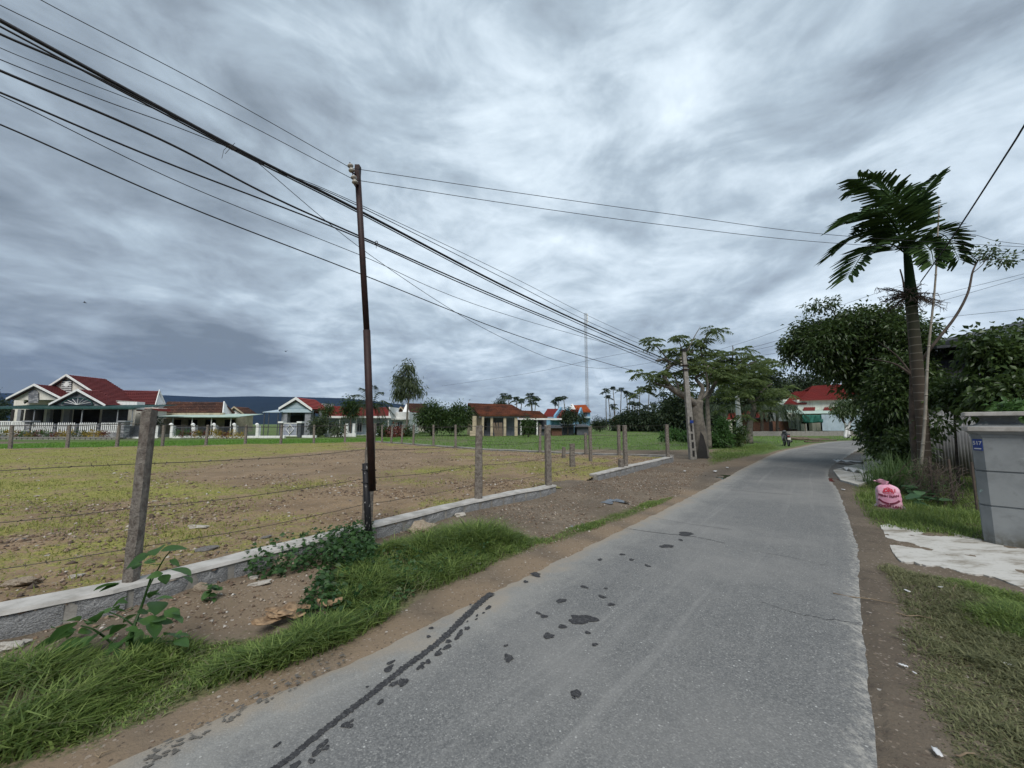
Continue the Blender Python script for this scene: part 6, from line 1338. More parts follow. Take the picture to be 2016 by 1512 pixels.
# croton rows
kinds = ['leaf_ylw', 'leaf_red', 'leaf_mango', 'leaf_ylw', 'leaf_weed']; cn = {'leaf_ylw': 'yellow', 'leaf_red': 'dark red', 'leaf_mango': 'green', 'leaf_weed': 'light green'}; cnt = {}
for row, us, Y, where in ((0, [5 + 10.5 * k for k in range(20)], 38.0, 'along the picket fence'), (1, [351 + 9.5 * k for k in range(14)], 40.2, 'along the iron railing')):
    for u in us:
        k_ = random.choice(kinds); key = (row, k_); cnt[key] = cnt.get(key, 0) + 1; q_ = W(u, 866, Y); t_ = thing('croton', '%s croton %s, %s of its colour from the left' % (cn[k_], where, ORD[cnt[key] - 1]), 'plant', (q_.x, Y, 0), 0, 'crotons ' + where)
        hh = random.uniform(852, 858); attach(build_leaves('foliage', [blob_leaves([blob(u, hh, Y, 5.5, 5.5)], 130, .20, .3, .2, 6, .10, .1, 1.0, -.3)], M[k_]), t_)

# far areca palms: one mesh of each part, copied
def far_palm_proto():
    mb = MB(); mb.tube([(0, 0, 0), (.03, 0, .5), (0, 0, 1)], [.011, .009, .008], 5); me1 = mb.build('trunk', M['barkl']); vs, ts, tt = [], [], []; o = 0
    for k in range(9):
        a = 2 * PI * k / 9 + random.uniform(-.2, .2); el = random.choice([.2, .6, .9, 1.2, 1.4]) + random.uniform(-.15, .15); d = Vector((math.cos(a) * math.cos(el), math.sin(a) * math.cos(el), math.sin(el))); V, T, t3 = frond_mesh([Vector((0, 0, 0)), d * .8 + Vector((0, 0, .05)), d * 1.45 - Vector((0, 0, .45))], 14, .62, .11, (0, 0, -.2), .8); vs.append(V); ts.append(T + o); tt.append(t3); o += len(V)
    me2 = mesh_np('crown', np.concatenate(vs), np.concatenate(ts), M['leaf_far'], None, np.concatenate(tt)); a, b = me1.data, me2.data; bpy.data.objects.remove(me1); bpy.data.objects.remove(me2); return a, b
protos = [far_palm_proto() for _ in range(3)]
fp = [(992, 782, 85), (1002, 787, 88), (1017, 790, 80), (1027, 794, 82), (1044, 783, 86), (1047, 796, 84), (1055, 790, 90), (1093, 796, 92), (1100, 790, 90), (1110, 787, 92), (1193, 772, 92), (1198, 785, 90), (1207, 768, 95), (1208, 803, 88), (1223, 770, 93), (1233, 777, 90), (1240, 780, 96), (1248, 782, 92), (1260, 768, 95), (1271, 805, 85), (1278, 771, 90), (1287, 802, 84), (1306, 782, 70), (1318, 800, 66), (1256, 800, 82), (1244, 798, 84)]
fp.sort(); lc, rc = 0, 0
for u, v, Y in fp:
    p = W(u, v, Y); left_ = u < 1150
    if left_: lc += 1
    else: rc += 1
    t_ = thing('areca_palm', 'distant slender areca palm, %s from the left of the %s' % (ORD[(lc if left_ else rc) - 1], 'group behind the clay-tiled roofs' if left_ else 'row right of the lattice mast'), 'palm', (p.x, Y, 0), random.uniform(0, 6), 'distant areca palms'); ma, mb_ = random.choice(protos)
    o = bpy.data.objects.new('trunk', ma); C.objects.link(o); o.parent = t_; o.scale = (12, 12, p.z); o = bpy.data.objects.new('crown', mb_); C.objects.link(o); o.parent = t_; s_ = random.uniform(.85, 1.15); o.location = (0, 0, p.z); o.scale = (s_,) * 3
# dark thickets behind, each its own tree
dl = ['below the areca row', 'under the right end of the areca row', 'behind the concrete pole', 'behind the gnarled flame tree', 'behind the middle flame tree', 'between the flame trees and the brick shed', 'behind the brick shed', 'left of the mint white house', 'behind the mint white house roof', 'at the left end of the areca row']
for k, (u, v, Y, ru, rv) in enumerate(((1250, 824, 80, 26, 20), (1288, 822, 78, 24, 22), (1328, 808, 66, 26, 36), (1370, 806, 64, 32, 40), (1415, 796, 64, 34, 50), (1460, 784, 66, 36, 58), (1508, 776, 64, 32, 62), (1540, 778, 66, 24, 50), (1590, 752, 72, 46, 30), (1226, 832, 84, 18, 12))):
    q_ = W(u, 850, Y); tree('dense_tree', 'dark dense tree ' + dl[k], q_, [([(q_.x, Y, 0), W(u, v + 6, Y)], .3, .15)], [blob(u, v, Y, ru, rv), blob(u + ru * .5, v + rv * .3, Y - 1, ru * .6, rv * .6), blob(u - ru * .5, v + rv * .35, Y - 1, ru * .6, rv * .55), blob(u, v + rv * .6, Y - 1.5, ru * .9, rv * .5)], 4200, .62, 'leaf_far', .4, .5, 10, .6, group='dark trees behind the flame trees')
# coconut fronds hanging in the shade behind the flame trees
for i, (u, Y) in enumerate(((1425, 52), (1500, 50), (1530, 52))):
    q_ = W(u, 850, Y); t_ = thing('coconut_palm', ['drooping coconut palm in the shade behind the middle flame tree', 'drooping coconut palm before the brick shed', 'drooping coconut palm left of the mint white house'][i], 'palm', (q_.x, Y, 0)); mb = MB(); tp_ = W(u, 806, Y); branch(mb, [(q_.x, Y, 0), tp_], .2, .15); attach(mb.build('trunk', M['bark']), t_)
    for k in range(9):
        a = 2 * PI * k / 9; d = Vector((math.cos(a), math.sin(a), 0)); V, T, tt = frond_mesh([tp_, tp_ + d * 1.6 + Vector((0, 0, .7)), tp_ + d * 3.2 - Vector((0, 0, 1.0))], 22, .9, .10, (0, 0, -.5), 1.2); attach(mesh_np('frond', V, T, M['leaf_far'], None, tt), t_)
# garden shrubs by the road
q_ = W(1420, 884, 24.5); tree('shrub', 'light green shrub with a tall top beside the road', q_, [([(q_.x, 24.5, 0), W(1420, 835, 24.5)], .05, .02)], [blob(1421, 834, 24.5, 11, 10), blob(1422, 852, 24.5, 12, 12), blob(1412, 868, 24.3, 18, 14), blob(1428, 866, 24.2, 12, 14)], 3600, .15, 'leaf_weed', .45, .4, 9, .14, shell=.3)
q_ = W(1456, 882, 25); tree('shrub', 'dark spiky shrub right of the tall-topped one', q_, [([(q_.x, 25, 0), W(1456, 850, 25)], .05, .02)], [blob(1453, 860, 25, 13, 14), blob(1460, 850, 25, 10, 12), blob(1448, 868, 24.8, 10, 10)], 1500, .20, 'leaf_big', .25, .2, 8, .14, shell=.2)
q_ = W(1331, 862, 34); tree('shrub', 'low pale green patch of broad leaves behind the concrete pole', q_, None, [blob(1330, 856, 34, 16, 8), blob(1350, 860, 32, 18, 6), blob(1310, 861, 32, 12, 4)], 1300, .22, 'leaf_weed', .6, .2, 8, .16, shell=.2)
q_ = W(1668, 862, 36); t_ = tree('small_tree', 'small roadside tree with white-painted trunk and drooping leaves', q_, None, [blob(1680, 800, 36, 34, 22), blob(1655, 812, 36, 14, 12)], 3200, .22, 'leaf_big', .35, .8, 10, .25, hang=1.0)
mb = MB(); 
for dx in (-4, 4): branch(mb, [W(1668 + dx, 862, 36), W(1668 + dx * .6, 845, 36), W(1668 + dx * 1.2, 832, 36)], .14, .1)
attach(mb.build('painted_trunk', M['white'], smooth=True), t_); mb = MB(); branch(mb, [W(1664, 834, 36), W(1658, 824, 36), W(1660, 810, 36)], .1, .05); branch(mb, [W(1672, 834, 36), W(1680, 822, 36), W(1678, 805, 36)], .1, .05); attach(mb.build('trunk', M['bark'], smooth=True), t_)

# ================================================================== GRASS (nobody could count it)
def gpatch(name, label, poly, n, h, w, mat, dens=None, z=gz, lean=(.2, .9), nz=None, ew=1.0):
    d0 = dens; edge = lambda x, y: sstep(-sdf(x, y, poly) + (fbm(x * 2.6, y * 2.6, 131) - .5) * .7 * ew, -.05 * ew, .45 * ew)
    P2 = scatter(poly, n, (lambda x, y: edge(x, y) * d0(x, y)) if d0 else edge); x, y = P2[:, 0], P2[:, 1]; nn = fbm(x * 1.6, y * 1.6, 77) if nz is None else nz(x, y); hh = (h[0] + (h[1] - h[0]) * np.clip(nn * 2.2 - .65, 0, 1)) * (.45 + .55 * edge(x, y)) * (.5 + .8 * RNG.random(len(x)))
    P = np.stack([x, y, z(x, y) - .006], -1); V, T, tt = blades(P, hh, lean[0] + (lean[1] - lean[0]) * RNG.random(len(x)), w * (.6 + .8 * RNG.random(len(x))), np.clip(.05 + .6 * fbm(x * 2, y * 2, 81) + .9 * (RNG.random(len(x)) ** 1.5 - .35), 0, 1))
    o = mesh_np(name, V, T, M[mat], None, tt); return tag(o, label, 'grass', None, 'stuff')
zr = lambda i: (lambda x, y: np.clip((zone(x, y)[:, i] - .3) * 1.8, 0, 1))
farn = lambda x, y: np.clip(1.6 - .1 * np.hypot(x, y), .25, 1)
gpatch('grass', 'lush green grass on the left road verge', GA, 32000, (.025, .19), .010, 'grass', lambda x, y: zr(0)(x, y) * np.clip(5.0 / (x * x + y * y), .22, 1) * sstep(fbm(x * 2.3, y * 2.3, 121), .26, .55) * (np.hypot(x - wb.x, y - wb.y - .03) > .16), lean=(.4, 1.5), ew=.55)
gpatch('dry_grass', 'dead straw stems among the left verge grass', GA, 2600, (.04, .16), .008, 'drygrass', lambda x, y: zr(0)(x, y) * np.clip(5.0 / (x * x + y * y), .22, 1), lean=(.6, 1.8), ew=.4)
gpatch('grass', 'tall grass tuft at the foot of the steel pole', GP([(735, 1095), (800, 1060), (930, 1050), (1020, 1058), (1000, 1085), (860, 1120), (780, 1140)]), 3800, (.08, .34), .011, 'grass', lambda x, y: sstep(fbm(x * 3, y * 3, 123), .3, .55), lean=(.4, 1.4))
gpatch('grass', 'thin green grass strip between the bare verge and the road', GB, 7000, (.02, .07), .008, 'grass', zr(0), ew=.4)
gpatch('grass', 'green grass by the bend in front of the flame trees', GC, 9000, (.06, .14), .014, 'grass')
gpatch('grass', 'lush grass around the pink sack', GD, 26000, (.04, .18), .011, 'grass', lambda x, y: zr(0)(x, y) * np.clip(60 / (x * x + y * y), .15, 1) * (np.hypot(x - 6.55, y - 6.85) > .24))
gpatch('grass', 'sparse trodden grass on the right verge', GE, 26000, (.02, .06), .008, 'drygrass', lambda x, y: np.clip((zone(x, y)[:, 0] - .15) * 1.6, 0, 1) * (x < 7), lean=(.6, 1.6), ew=.4)
gpatch('grass', 'short green grass near the concrete apron', GE2, 15000, (.03, .10), .008, 'grass', lambda x, y: 1.0 * (x < 7), lean=(.4, 1.3), ew=.8)
LOTN = [(-14, 3)] + WALL1[2:] + WALL2 + BACKR + BACKL[1:2] + [(-30, 14)]
gpatch('lot_grass', 'thin yellowing grass over the dirt lot', LOTN, 52000, (.02, .07), .011, 'lotgrass', lambda x, y: np.clip((lzone(x, y)[:, 0] - .32) * 1.6, 0, 1) * np.clip(80 / (x * x + y * y), .22, 1), lotz, (.5, 1.5))
gpatch('field_grass', 'bright green strip of grass between the back fence and the houses', STRIP, 26000, (.08, .16), .03, 'rice', lambda x, y: 1.0 * (x > -36))
FR = GP([(690, 862), (745, 868), (960, 886), (1310, 904), (1370, 895), (1440, 887), (1530, 877), (1720, 863), (1720, 848), (1500, 846), (690, 846)])
gpatch('field_grass', 'green grass field to the right of the dirt lot', FR, 52000, (.06, .17), .032, 'rice', lambda x, y: zr(0)(x, y) * np.clip(28 / np.hypot(x, y), .3, 1))
# ================================================================== STONES
def rock_mesh(seed, mat, flat=.6, sub=1):
    import bmesh; bm = bmesh.new(); bmesh.ops.create_icosphere(bm, subdivisions=sub, radius=1); rs = np.random.default_rng(seed); ax = rs.normal(size=(5, 3))
    for v in bm.verts:
        d = np.array(v.co); k = 1 + .18 * sum(math.sin(3 * float(a @ d) + i) for i, a in enumerate(ax)) / 2 + rs.normal() * .06
        for a in ax[:3]: a_ = a / np.linalg.norm(a); c = float(a_ @ d); k *= .75 / max(c, .75) if c > .75 else 1
        v.co = Vector(d * k); v.co.z *= flat
    me = bpy.data.meshes.new('rock'); bm.to_mesh(me); bm.free(); me.materials.append(mat); return me
ROCKS = [rock_mesh(k, M[m], f) for k, (m, f) in enumerate((('rock', .55), ('rockw', .5), ('rockd', .5), ('rock', .4), ('rockw', .65), ('rockd', .6)))]
BIG = [rock_mesh(50 + k, M[m], f, 3) for k, (m, f) in enumerate((('rock', .7), ('rockw', .45), ('rockd', .5), ('rock', .35)))]
def rock(u, v, px, lib, label, inlot, sx=1.5, rz=0, sink=.3, group=None):
    p = G(u, v, .2 if inlot else .03); z = float((lotz if inlot else gz)(np.array([p.x]), np.array([p.y]))[0]); s_ = px / 757 * p.y
    o = bpy.data.objects.new('rock', lib); C.objects.link(o); o.location = (p.x, p.y, z + s_ * .5 * sink); o.scale = (s_ * sx * .5, s_ * .6, s_ * .62); o.rotation_euler = (random.uniform(-.25, .25), random.uniform(-.2, .2), rz); return tag(o, label, 'rock', group)
SEEN = {}
rock(563, 1118, 32, BIG[0], 'tan boulder leaning at the wall under the creeping vine', False, 1.5, .5)
rock(828, 1050, 30, BIG[0], 'large tan rock on the verge right of the steel pole', False, 1.7, .7)
rock(45, 1146, 36, BIG[3], 'flat brown rock in the dirt lot near the left edge', True, 1.6, .1)
rock(22, 1278, 30, BIG[1], 'pale flat rock in the lower left corner of the verge', False, 1.7, .3)
rock(392, 1034, 14, BIG[1], 'white flat stone in the middle of the dirt lot', True, 2.6, .1)
rock(408, 1078, 16, BIG[2], 'dark brown slab of rock behind the low wall', True, 2.4, .2)
rock(152, 1129, 14, BIG[1], 'pale stone left of the nearest fence post', True, 1.6, .4)
rock(525, 1055, 11, BIG[2], 'grey pebble pair stone near the vine-covered wall', True, 1.6, .4)
rock(906, 1022, 14, BIG[1], 'pale stone at the wall foot between the pole and the rusty post', False, 1.6, .4)
rock(42, 1064, 10, BIG[2], 'grey stone in the lot near the left edge, behind the flat brown rock', True, 1.4, .2)
rock(512, 1160, 13, BIG[1], 'long whitish stone on the sandy verge', False, 3.2, .2)
rock(395, 1170, 18, BIG[0], 'tan stone tucked under the low wall behind the small weed', False, 1.5, .4)
rock(500, 1147, 11, BIG[1], 'small white stone on the verge above the dry banana leaf', False, 1.4, .4)
for k in range(90):
    u = random.uniform(40, 1130); v = 905 + 190 * random.random() ** 1.3
    p = G(u, v, .2)
    if sdf(np.array([p.x]), np.array([p.y]), LOT)[0] > -.25: continue
    kx = random.randrange(6); px_ = random.uniform(2.5, 6); wh_ = ('near the left edge' if u < 250 else 'left of the steel pole' if u < 715 else 'between the steel pole and the rusty post' if u < 930 else 'right of the rusty post') + (' far back' if v < 945 else '' if v < 1000 else ' near the wall'); rock(u, v, px_, ROCKS[kx], ('small ' if px_ < 3.6 else 'larger ' if px_ > 4.9 else '') + ('tan', 'pale', 'grey', 'flat tan', 'rounded pale', 'rounded grey')[kx] + ' lot stone ' + wh_, True, random.uniform(1.1, 2.0), random.uniform(0, 3), .2, 'loose stones in the dirt lot')
def gravel(name, label, P2, z, smin, smax, mat):
    n = len(P2); base = np.array([[1, 0, 0], [-.5, .87, 0], [-.5, -.87, 0], [.1, .1, .75], [0, 0, -.5]]); fcs = np.array([[0, 1, 3], [1, 2, 3], [2, 0, 3], [1, 0, 4], [2, 1, 4], [0, 2, 4]]); s_ = (smin + (smax - smin) * RNG.random(n) ** 3)[:, None, None]; a = RNG.random(n) * 6.28; c, s = np.cos(a), np.sin(a)
    B = base[None] * s_ * (1 + .35 * RNG.normal(size=(n, 5, 3))); X = B[..., 0] * c[:, None] - B[..., 1] * s[:, None]; Yy = B[..., 0] * s[:, None] + B[..., 1] * c[:, None]; V = np.stack([X + P2[:, 0:1], Yy + P2[:, 1:2], B[..., 2] * .8 + z(P2[:, 0], P2[:, 1])[:, None] + s_[:, :, 0] * .1], -1).reshape(-1, 3)
    T = (np.arange(n)[:, None, None] * 5 + fcs[None]).reshape(-1, 3); o = mesh_np(name, V, T, mat, None, np.repeat(RNG.random(n), 5)); return tag(o, label, 'gravel', None, 'stuff')
def gravmat():
    m, t = newmat('gravel'); a = t.n('ShaderNodeAttribute', _attribute_name='tint').outputs['Fac']; finish(t, t.ramp(a, [(0, (.08, .06, .048)), (.35, (.17, .115, .078)), (.7, (.26, .19, .13)), (.93, (.34, .28, .22)), (1, (.52, .48, .43))]), .9); return m
M['gravel'] = gravmat()
nd = lambda x, y: np.clip(60 / (x * x + y * y), .10, 1) * np.clip(1.35 - lzone(x, y)[:, 0] * 1.3, .05, 1) * sstep(fbm(x * .8, y * .8, 91), .32, .6)
gravel('gravel', 'stony rubble scattered over the dirt lot', scatter(LOTN, 26000, nd), lotz, .005, .040, M['gravel'])
VG = GP([(0, 1260), (340, 1190), (640, 1095), (945, 1015), (1090, 980), (1175, 950), (1310, 908), (1400, 915), (1340, 975), (1180, 1040), (1040, 1090), (900, 1060), (760, 1100), (600, 1215), (300, 1265), (0, 1320)])
gravel('gravel', 'pebbles and rubble on the verge below the low wall', scatter(VG, 17000, lambda x, y: sstep(fbm(x * 1.2, y * 1.2, 95), .25, .6)), gz, .003, .024, M['gravel'])
gravel('gravel', 'fine grit along the road edges', scatter([tuple(p) for p in rl[54:360:7] + np.array([-.28, .22])] + [tuple(p) for p in rl[360:54:-7] + np.array([.05, -.04])], 2500), lambda x, y: np.maximum(gz(x, y), .0), .002, .009, M['gravel'])

# ================================================================== SACK
sk = thing('sack', 'full pink woven sack with red print, tied at the top, on the grass', 'sack', tuple(G(1752, 1001)), R(-43.7)); sk.location.z = 0.0
def sack_wd(z):
    f = z / .42; w = np.interp(f, [0, .06, .25, .5, .75, .9, .97, 1.0], [.165, .172, .168, .165, .160, .138, .085, .028]); d = np.interp(f, [0, .06, .25, .5, .75, .9, .97, 1.0], [.11, .13, .13, .12, .10, .07, .04, .026]); return w, d
vs = []; nz_, na_ = 26, 40
for i in range(nz_ + 1):
    z = .42 * i / nz_; w, d = sack_wd(z); w *= 1 + .015 * math.sin(i * 1.3)
    for k in range(na_):
        a = 2 * PI * k / na_; cx, sy = math.cos(a), math.sin(a); e = .72; wr = .006 * math.sin(7 * a + i * .6) + .006 * math.sin(11 * a - i * .9)
        vs.append((w * math.copysign(abs(cx) ** e, cx) * (1 + wr * 2) - .012 * (i / nz_) ** 2, d * math.copysign(abs(sy) ** e, sy) * (1 + wr * 3), z + (.012 * math.sin(3 * a) if i == nz_ else 0)))
mb = MB(); mb.add(vs, [(i * na_ + k, i * na_ + (k + 1) % na_, (i + 1) * na_ + (k + 1) % na_, (i + 1) * na_ + k) for i in range(nz_) for k in range(na_)] + [tuple(range(na_ - 1, -1, -1))]); mb.build('body', M['sack'], sk, True)
mb = MB(); vs = []
for i in range(6):
    f = i / 5
    for k in range(18): a = 2 * PI * k / 18; r_ = .022 + .062 * f + .018 * f * math.sin(5 * a); vs.append((r_ * math.cos(a) * 1.1 - .03 - .05 * f, r_ * .45 * math.sin(a), .415 + .07 * f - .02 * f * math.cos(2 * a)))
mb.add(vs, [(i * 18 + k, i * 18 + (k + 1) % 18, (i + 1) * 18 + (k + 1) % 18, (i + 1) * 18 + k) for i in range(5) for k in range(18)]); mb.build('tied_neck', M['sack'], sk, True)
mb = MB(); mb.tube([(-.015 + .032 * math.cos(a), .032 * math.sin(a), .418) for a in [i * PI / 8 for i in range(17)]], .006, 6); mb.build('tie_string', M['sackdark'], sk)
for s in (-1, 1):
    mb = MB(); mb.tube([(s * .15, -.02, .05), (s * .185, -.03, .035), (s * .225, -.035, .012)], [.035, .022, .012], 8); mb.build('corner', M['sackwhite'], sk, True)
mb = MB(); vs = []
for i in range(15):
    z = .05 + .32 * i / 14; w, d = sack_wd(z)
    for x in (-1.0, -.86): xx = x * w; a = min(.999, abs(x)); y = -d * (1 - a ** (2 / .72)) ** .36; vs.append((xx - .012 * (z / .42) ** 2 - (.004 if x == -1 else 0), y - .006, z))
mb.add(vs, [(2 * i, 2 * i + 1, 2 * i + 3, 2 * i + 2) for i in range(14)]); mb.build('side_seam', M['sackwhite'], sk, True)
def on_sack(ob):
    for v in ob.data.vertices:
        x, z = v.co.x, v.co.z; w, d = sack_wd(min(max(z, 0), .41)); a = min(.985, abs((x + .012 * (z / .42) ** 2) / w)); y = -d * (1 - a ** (2 / .72)) ** .36; v.co.y = y - .0065 + v.co.y
def sack_text(s, size, z, mat, curve=0.0, bold=.003, sx=1.0):
    o = text(s, size, (0, 0, 0), (0, 0, 0), M[mat], sk, .0005, bold)
    for v in o.data.vertices: x, y, zz_ = v.co; v.co = (x * sx, -zz_, y + z + curve * x * x)
    on_sack(o); return o
sack_text('MINH TUAN', .048, .225, 'sackdark', 1.2, .003, .98); sack_text('CHOM LAN', .050, .060, 'sackdark', -1.0, .003, 1.08); sack_text('DN', .075, .322, 'sackred', 0, .006, .95)
def sack_band(pts, wdt, mat, name='print'):
    P = spline([(x, 0, z) for x, z in pts], 8); a = []; b = []
    for i, p in enumerate(P): d = (P[min(i + 1, len(P) - 1)] - P[max(i - 1, 0)]).normalized(); nn = Vector((-d.z, 0, d.x)); a.append(p + nn * wdt / 2); b.append(p - nn * wdt / 2)
    mb = MB(); n = len(P); mb.add([tuple(p) for p in a + b], [(i, i + 1, i + n + 1, i + n) for i in range(n - 1)]); o = mb.build(name, M[mat], sk); on_sack(o); return o
sack_band([(-.135, .165), (-.09, .128), (-.04, .108), (-.004, .10)], .03, 'sackdark'); sack_band([(.135, .165), (.09, .128), (.04, .108), (.004, .10)], .03, 'sackdark')
sack_band([(-.068, .285), (-.055, .33), (-.02, .362), (0, .37), (.02, .362), (.055, .33), (.068, .285)], .012, 'sackred'); sack_band([(-.07, .278), (0, .272), (.07, .278)], .008, 'sackred'); sack_band([(.085, .30), (.088, .36)], .012, 'sackred')

# ================================================================== MOTORBIKE
bk = G(1549, 878); mt = thing('motorbike', 'dark grey step-through motorbike parked on the roadside, seen from behind', 'motorbike', (bk.x, bk.y, 0), R(-25))
# local +Y is forward
for y in (-.62, .62):
    mb = MB(); mb.tube([(0, y + .25 * math.cos(a), .28 + .25 * math.sin(a)) for a in [i * PI / 10 for i in range(21)]], .045, 8, False); wh = mb.build('wheel', M['black'], mt, True)
    m2 = MB(); m2.tube([(0, y + .19 * math.cos(a), .28 + .19 * math.sin(a)) for a in [i * PI / 10 for i in range(21)]], .02, 6, False)
    for k in range(6): a = k * PI / 3; m2.tube([(0, y, .28), (0, y + .19 * math.cos(a), .28 + .19 * math.sin(a))], .012, 4)
    m2.build('rim', M['steel'], wh)
mb = MB(); vs = []
for y, w, z0, z1 in ((-.78, .06, .58, .76), (-.6, .13, .45, .78), (-.3, .15, .38, .76), (0, .12, .32, .62), (.2, .07, .3, .5), (.36, .09, .4, .66)):
    for a in range(10): t2 = 2 * PI * a / 10; vs.append((w * math.cos(t2), y, (z0 + z1) / 2 + (z1 - z0) / 2 * math.sin(t2)))
mb.add(vs, [(i * 10 + k, i * 10 + (k + 1) % 10, (i + 1) * 10 + (k + 1) % 10, (i + 1) * 10 + k) for i in range(5) for k in range(10)] + [tuple(range(9, -1, -1)), tuple(range(50, 60))]); mb.build('body', M['bikegrey'], mt, True)
mb = MB(); mb.box((0, -.32, .80), (.25, .72, .10), 0, .85); mb.build('seat', M['black'], mt, bevel=.03)
mb = MB(); mb.add([(-.18, .42, .35), (.18, .42, .35), (.2, .5, .75), (.1, .48, 1.0), (-.1, .48, 1.0), (-.2, .5, .75), (0, .56, .6), (0, .6, .9)], [(0, 1, 6), (1, 2, 7, 6), (2, 3, 7), (3, 4, 7), (4, 5, 7), (5, 0, 6, 7), (0, 5, 4, 3, 2, 1)]); mb.build('leg_shield', M['bikegrey'], mt)
mb = MB(); mb.tube([(-.34, .36, 1.02), (-.12, .42, 1.0), (.12, .42, 1.0), (.34, .36, 1.02)], .017, 6); mb.build('handlebar', M['black'], mt)
mb = MB(); mb.box((0, .46, 1.0), (.2, .16, .13), 0, .8); mb.build('headlight_cowl', M['bikegrey'], mt, bevel=.02)
for s in (-1, 1):
    mb = MB(); mb.tube([(s * .22, .38, 1.02), (s * .3, .34, 1.16)], .008, 5); mb.box((s * .31, .34, 1.2), (.11, .02, .07)); mb.build('mirror', M['black'], mt)
    mb = MB(); mb.tube([(s * .12, -.62, .28), (s * .14, -.52, .62)], .025, 6); mb.build('shock', M['steel'], mt)
    mb = MB(); mb.tube([(s * .08, .62, .28), (s * .08, .48, .75)], .022, 6); mb.build('fork', M['steel'], mt)
mb = MB(); mb.box((0, -.79, .70), (.16, .05, .06)); mb.build('tail_light', M['redlamp'], mt, bevel=.01)
mb = MB(); mb.add([(-.09, -.78, .62), (.09, -.78, .62), (.07, -.9, .42), (-.07, -.9, .42), (-.09, -.76, .62), (.09, -.76, .62), (.07, -.88, .42), (-.07, -.88, .42)], [(0, 1, 2, 3), (7, 6, 5, 4), (0, 4, 5, 1), (2, 6, 7, 3), (1, 5, 6, 2), (0, 3, 7, 4)]); mb.build('mudguard', M['black'], mt)
mb = MB(); mb.box((0, -.895, .52), (.17, .008, .13)); mb.build('licence_plate', M['offwhite'], mt)
mb = MB(); mb.tube([(.16, -.1, .26), (.17, -.5, .3), (.17, -.78, .38)], [.025, .045, .05], 8); mb.build('exhaust', M['black'], mt)
mb = MB(); mb.tube([(-.1, 0, .28), (-.24, .02, .02)], .014, 5); mb.build('kick_stand', M['black'], mt)

# ================================================================== SMALL THINGS
def strips(name, label, cat, c, n, L, w, mat, seed, az):
    rs = random.Random(seed); root = thing(name, label, cat, tuple(c))
    for k in range(n):
        a = az + rs.uniform(-.7, .7); l = L * rs.uniform(.5, 1.1); p = Vector((rs.gauss(0, .05), rs.gauss(0, .04), .012 + .02 * k / n)); d = Vector((math.cos(a), math.sin(a), 0)); s = Vector((-d.y, d.x, .5 * rs.uniform(-1, 1))).normalized(); vs = []; m = 9; ph = rs.uniform(0, 6)
        for i in range(m + 1):
            f = i / m - .5; ww = w * rs.uniform(.5, 1) * (1 - (2 * f) ** 4 * .8); q_ = p + d * l * f + Vector((0, 0, .05 * f * f + .02 * math.sin(ph + 3 * f) ** 2)); vs += [tuple(q_ - s * ww / 2), tuple(q_ + s * ww / 2 + Vector((0, 0, .012)))]
        mb = MB(); mb.add(vs, [(2 * i, 2 * i + 1, 2 * i + 3, 2 * i + 2) for i in range(m)]); o = mb.build('leaf_strip', M[mat], root, True); sm = o.modifiers.new('thick', 'SOLIDIFY'); sm.thickness = .002
    return root
c_ = G(552, 1232); c_.z = .045; strips('dry_leaf', 'large shrivelled tan banana leaf lying on the grass verge', 'dry leaf', c_, 7, .34, .095, 'dryleaf', 4, .55)
c_ = G(630, 1218); c_.z = .05; strips('dry_leaf', 'smaller curled tan leaf right of the big banana leaf', 'dry leaf', c_, 4, .20, .055, 'dryleaf', 9, .4)
def scrap(u, v, px, label, inlot=False, mat='litter', sx=1.6, cat='litter'):
    p = G(u, v, .2 if inlot else .03); z = float((lotz if inlot else gz)(np.array([p.x]), np.array([p.y]))[0]); s_ = px / 757 * p.y; n = 7; vs = []
    for i in range(n):
        for j in range(4): vs.append(((i / (n - 1) - .5) * sx * s_, (j / 3 - .5) * s_ * .8 * (1 - .5 * abs(i / (n - 1) - .5)), s_ * .22 * abs(math.sin(i * 1.7 + j * 2.1 + u)) + .006))
    mb = MB(); mb.add(vs, [(i * 4 + j, (i + 1) * 4 + j, (i + 1) * 4 + j + 1, i * 4 + j + 1) for i in range(n - 1) for j in range(3)]); o = mb.build('plastic_scrap' if mat == 'litter' else 'paper_scrap', M[mat], None, True); o.location = (p.x, p.y, max(z, 0) + .012); o.rotation_euler = (0, 0, random.uniform(0, 3)); sm = o.modifiers.new('thick', 'SOLIDIFY'); sm.thickness = .002; return tag(o, label, cat)
sp = G(925, 1122); spn = thing('plastic_spoon', 'white plastic spoon lying between the verge grass and the road', 'spoon', (sp.x, sp.y, .03), R(38))
mb = MB(); mb.tube([(-.10, 0, .012), (0, 0, .016), (.06, 0, .012)], [.004, .004, .006], 5); mb.build('handle', M['litter'], spn); mb = MB(); mb.lathe([(.004, -.004), (.016, -.002), (.022, .004), (.019, .005), (.004, 0)], (.085, 0, .012), 12); o = mb.build('bowl', M['litter'], spn, True); o.scale = (1.3, 1, 1)
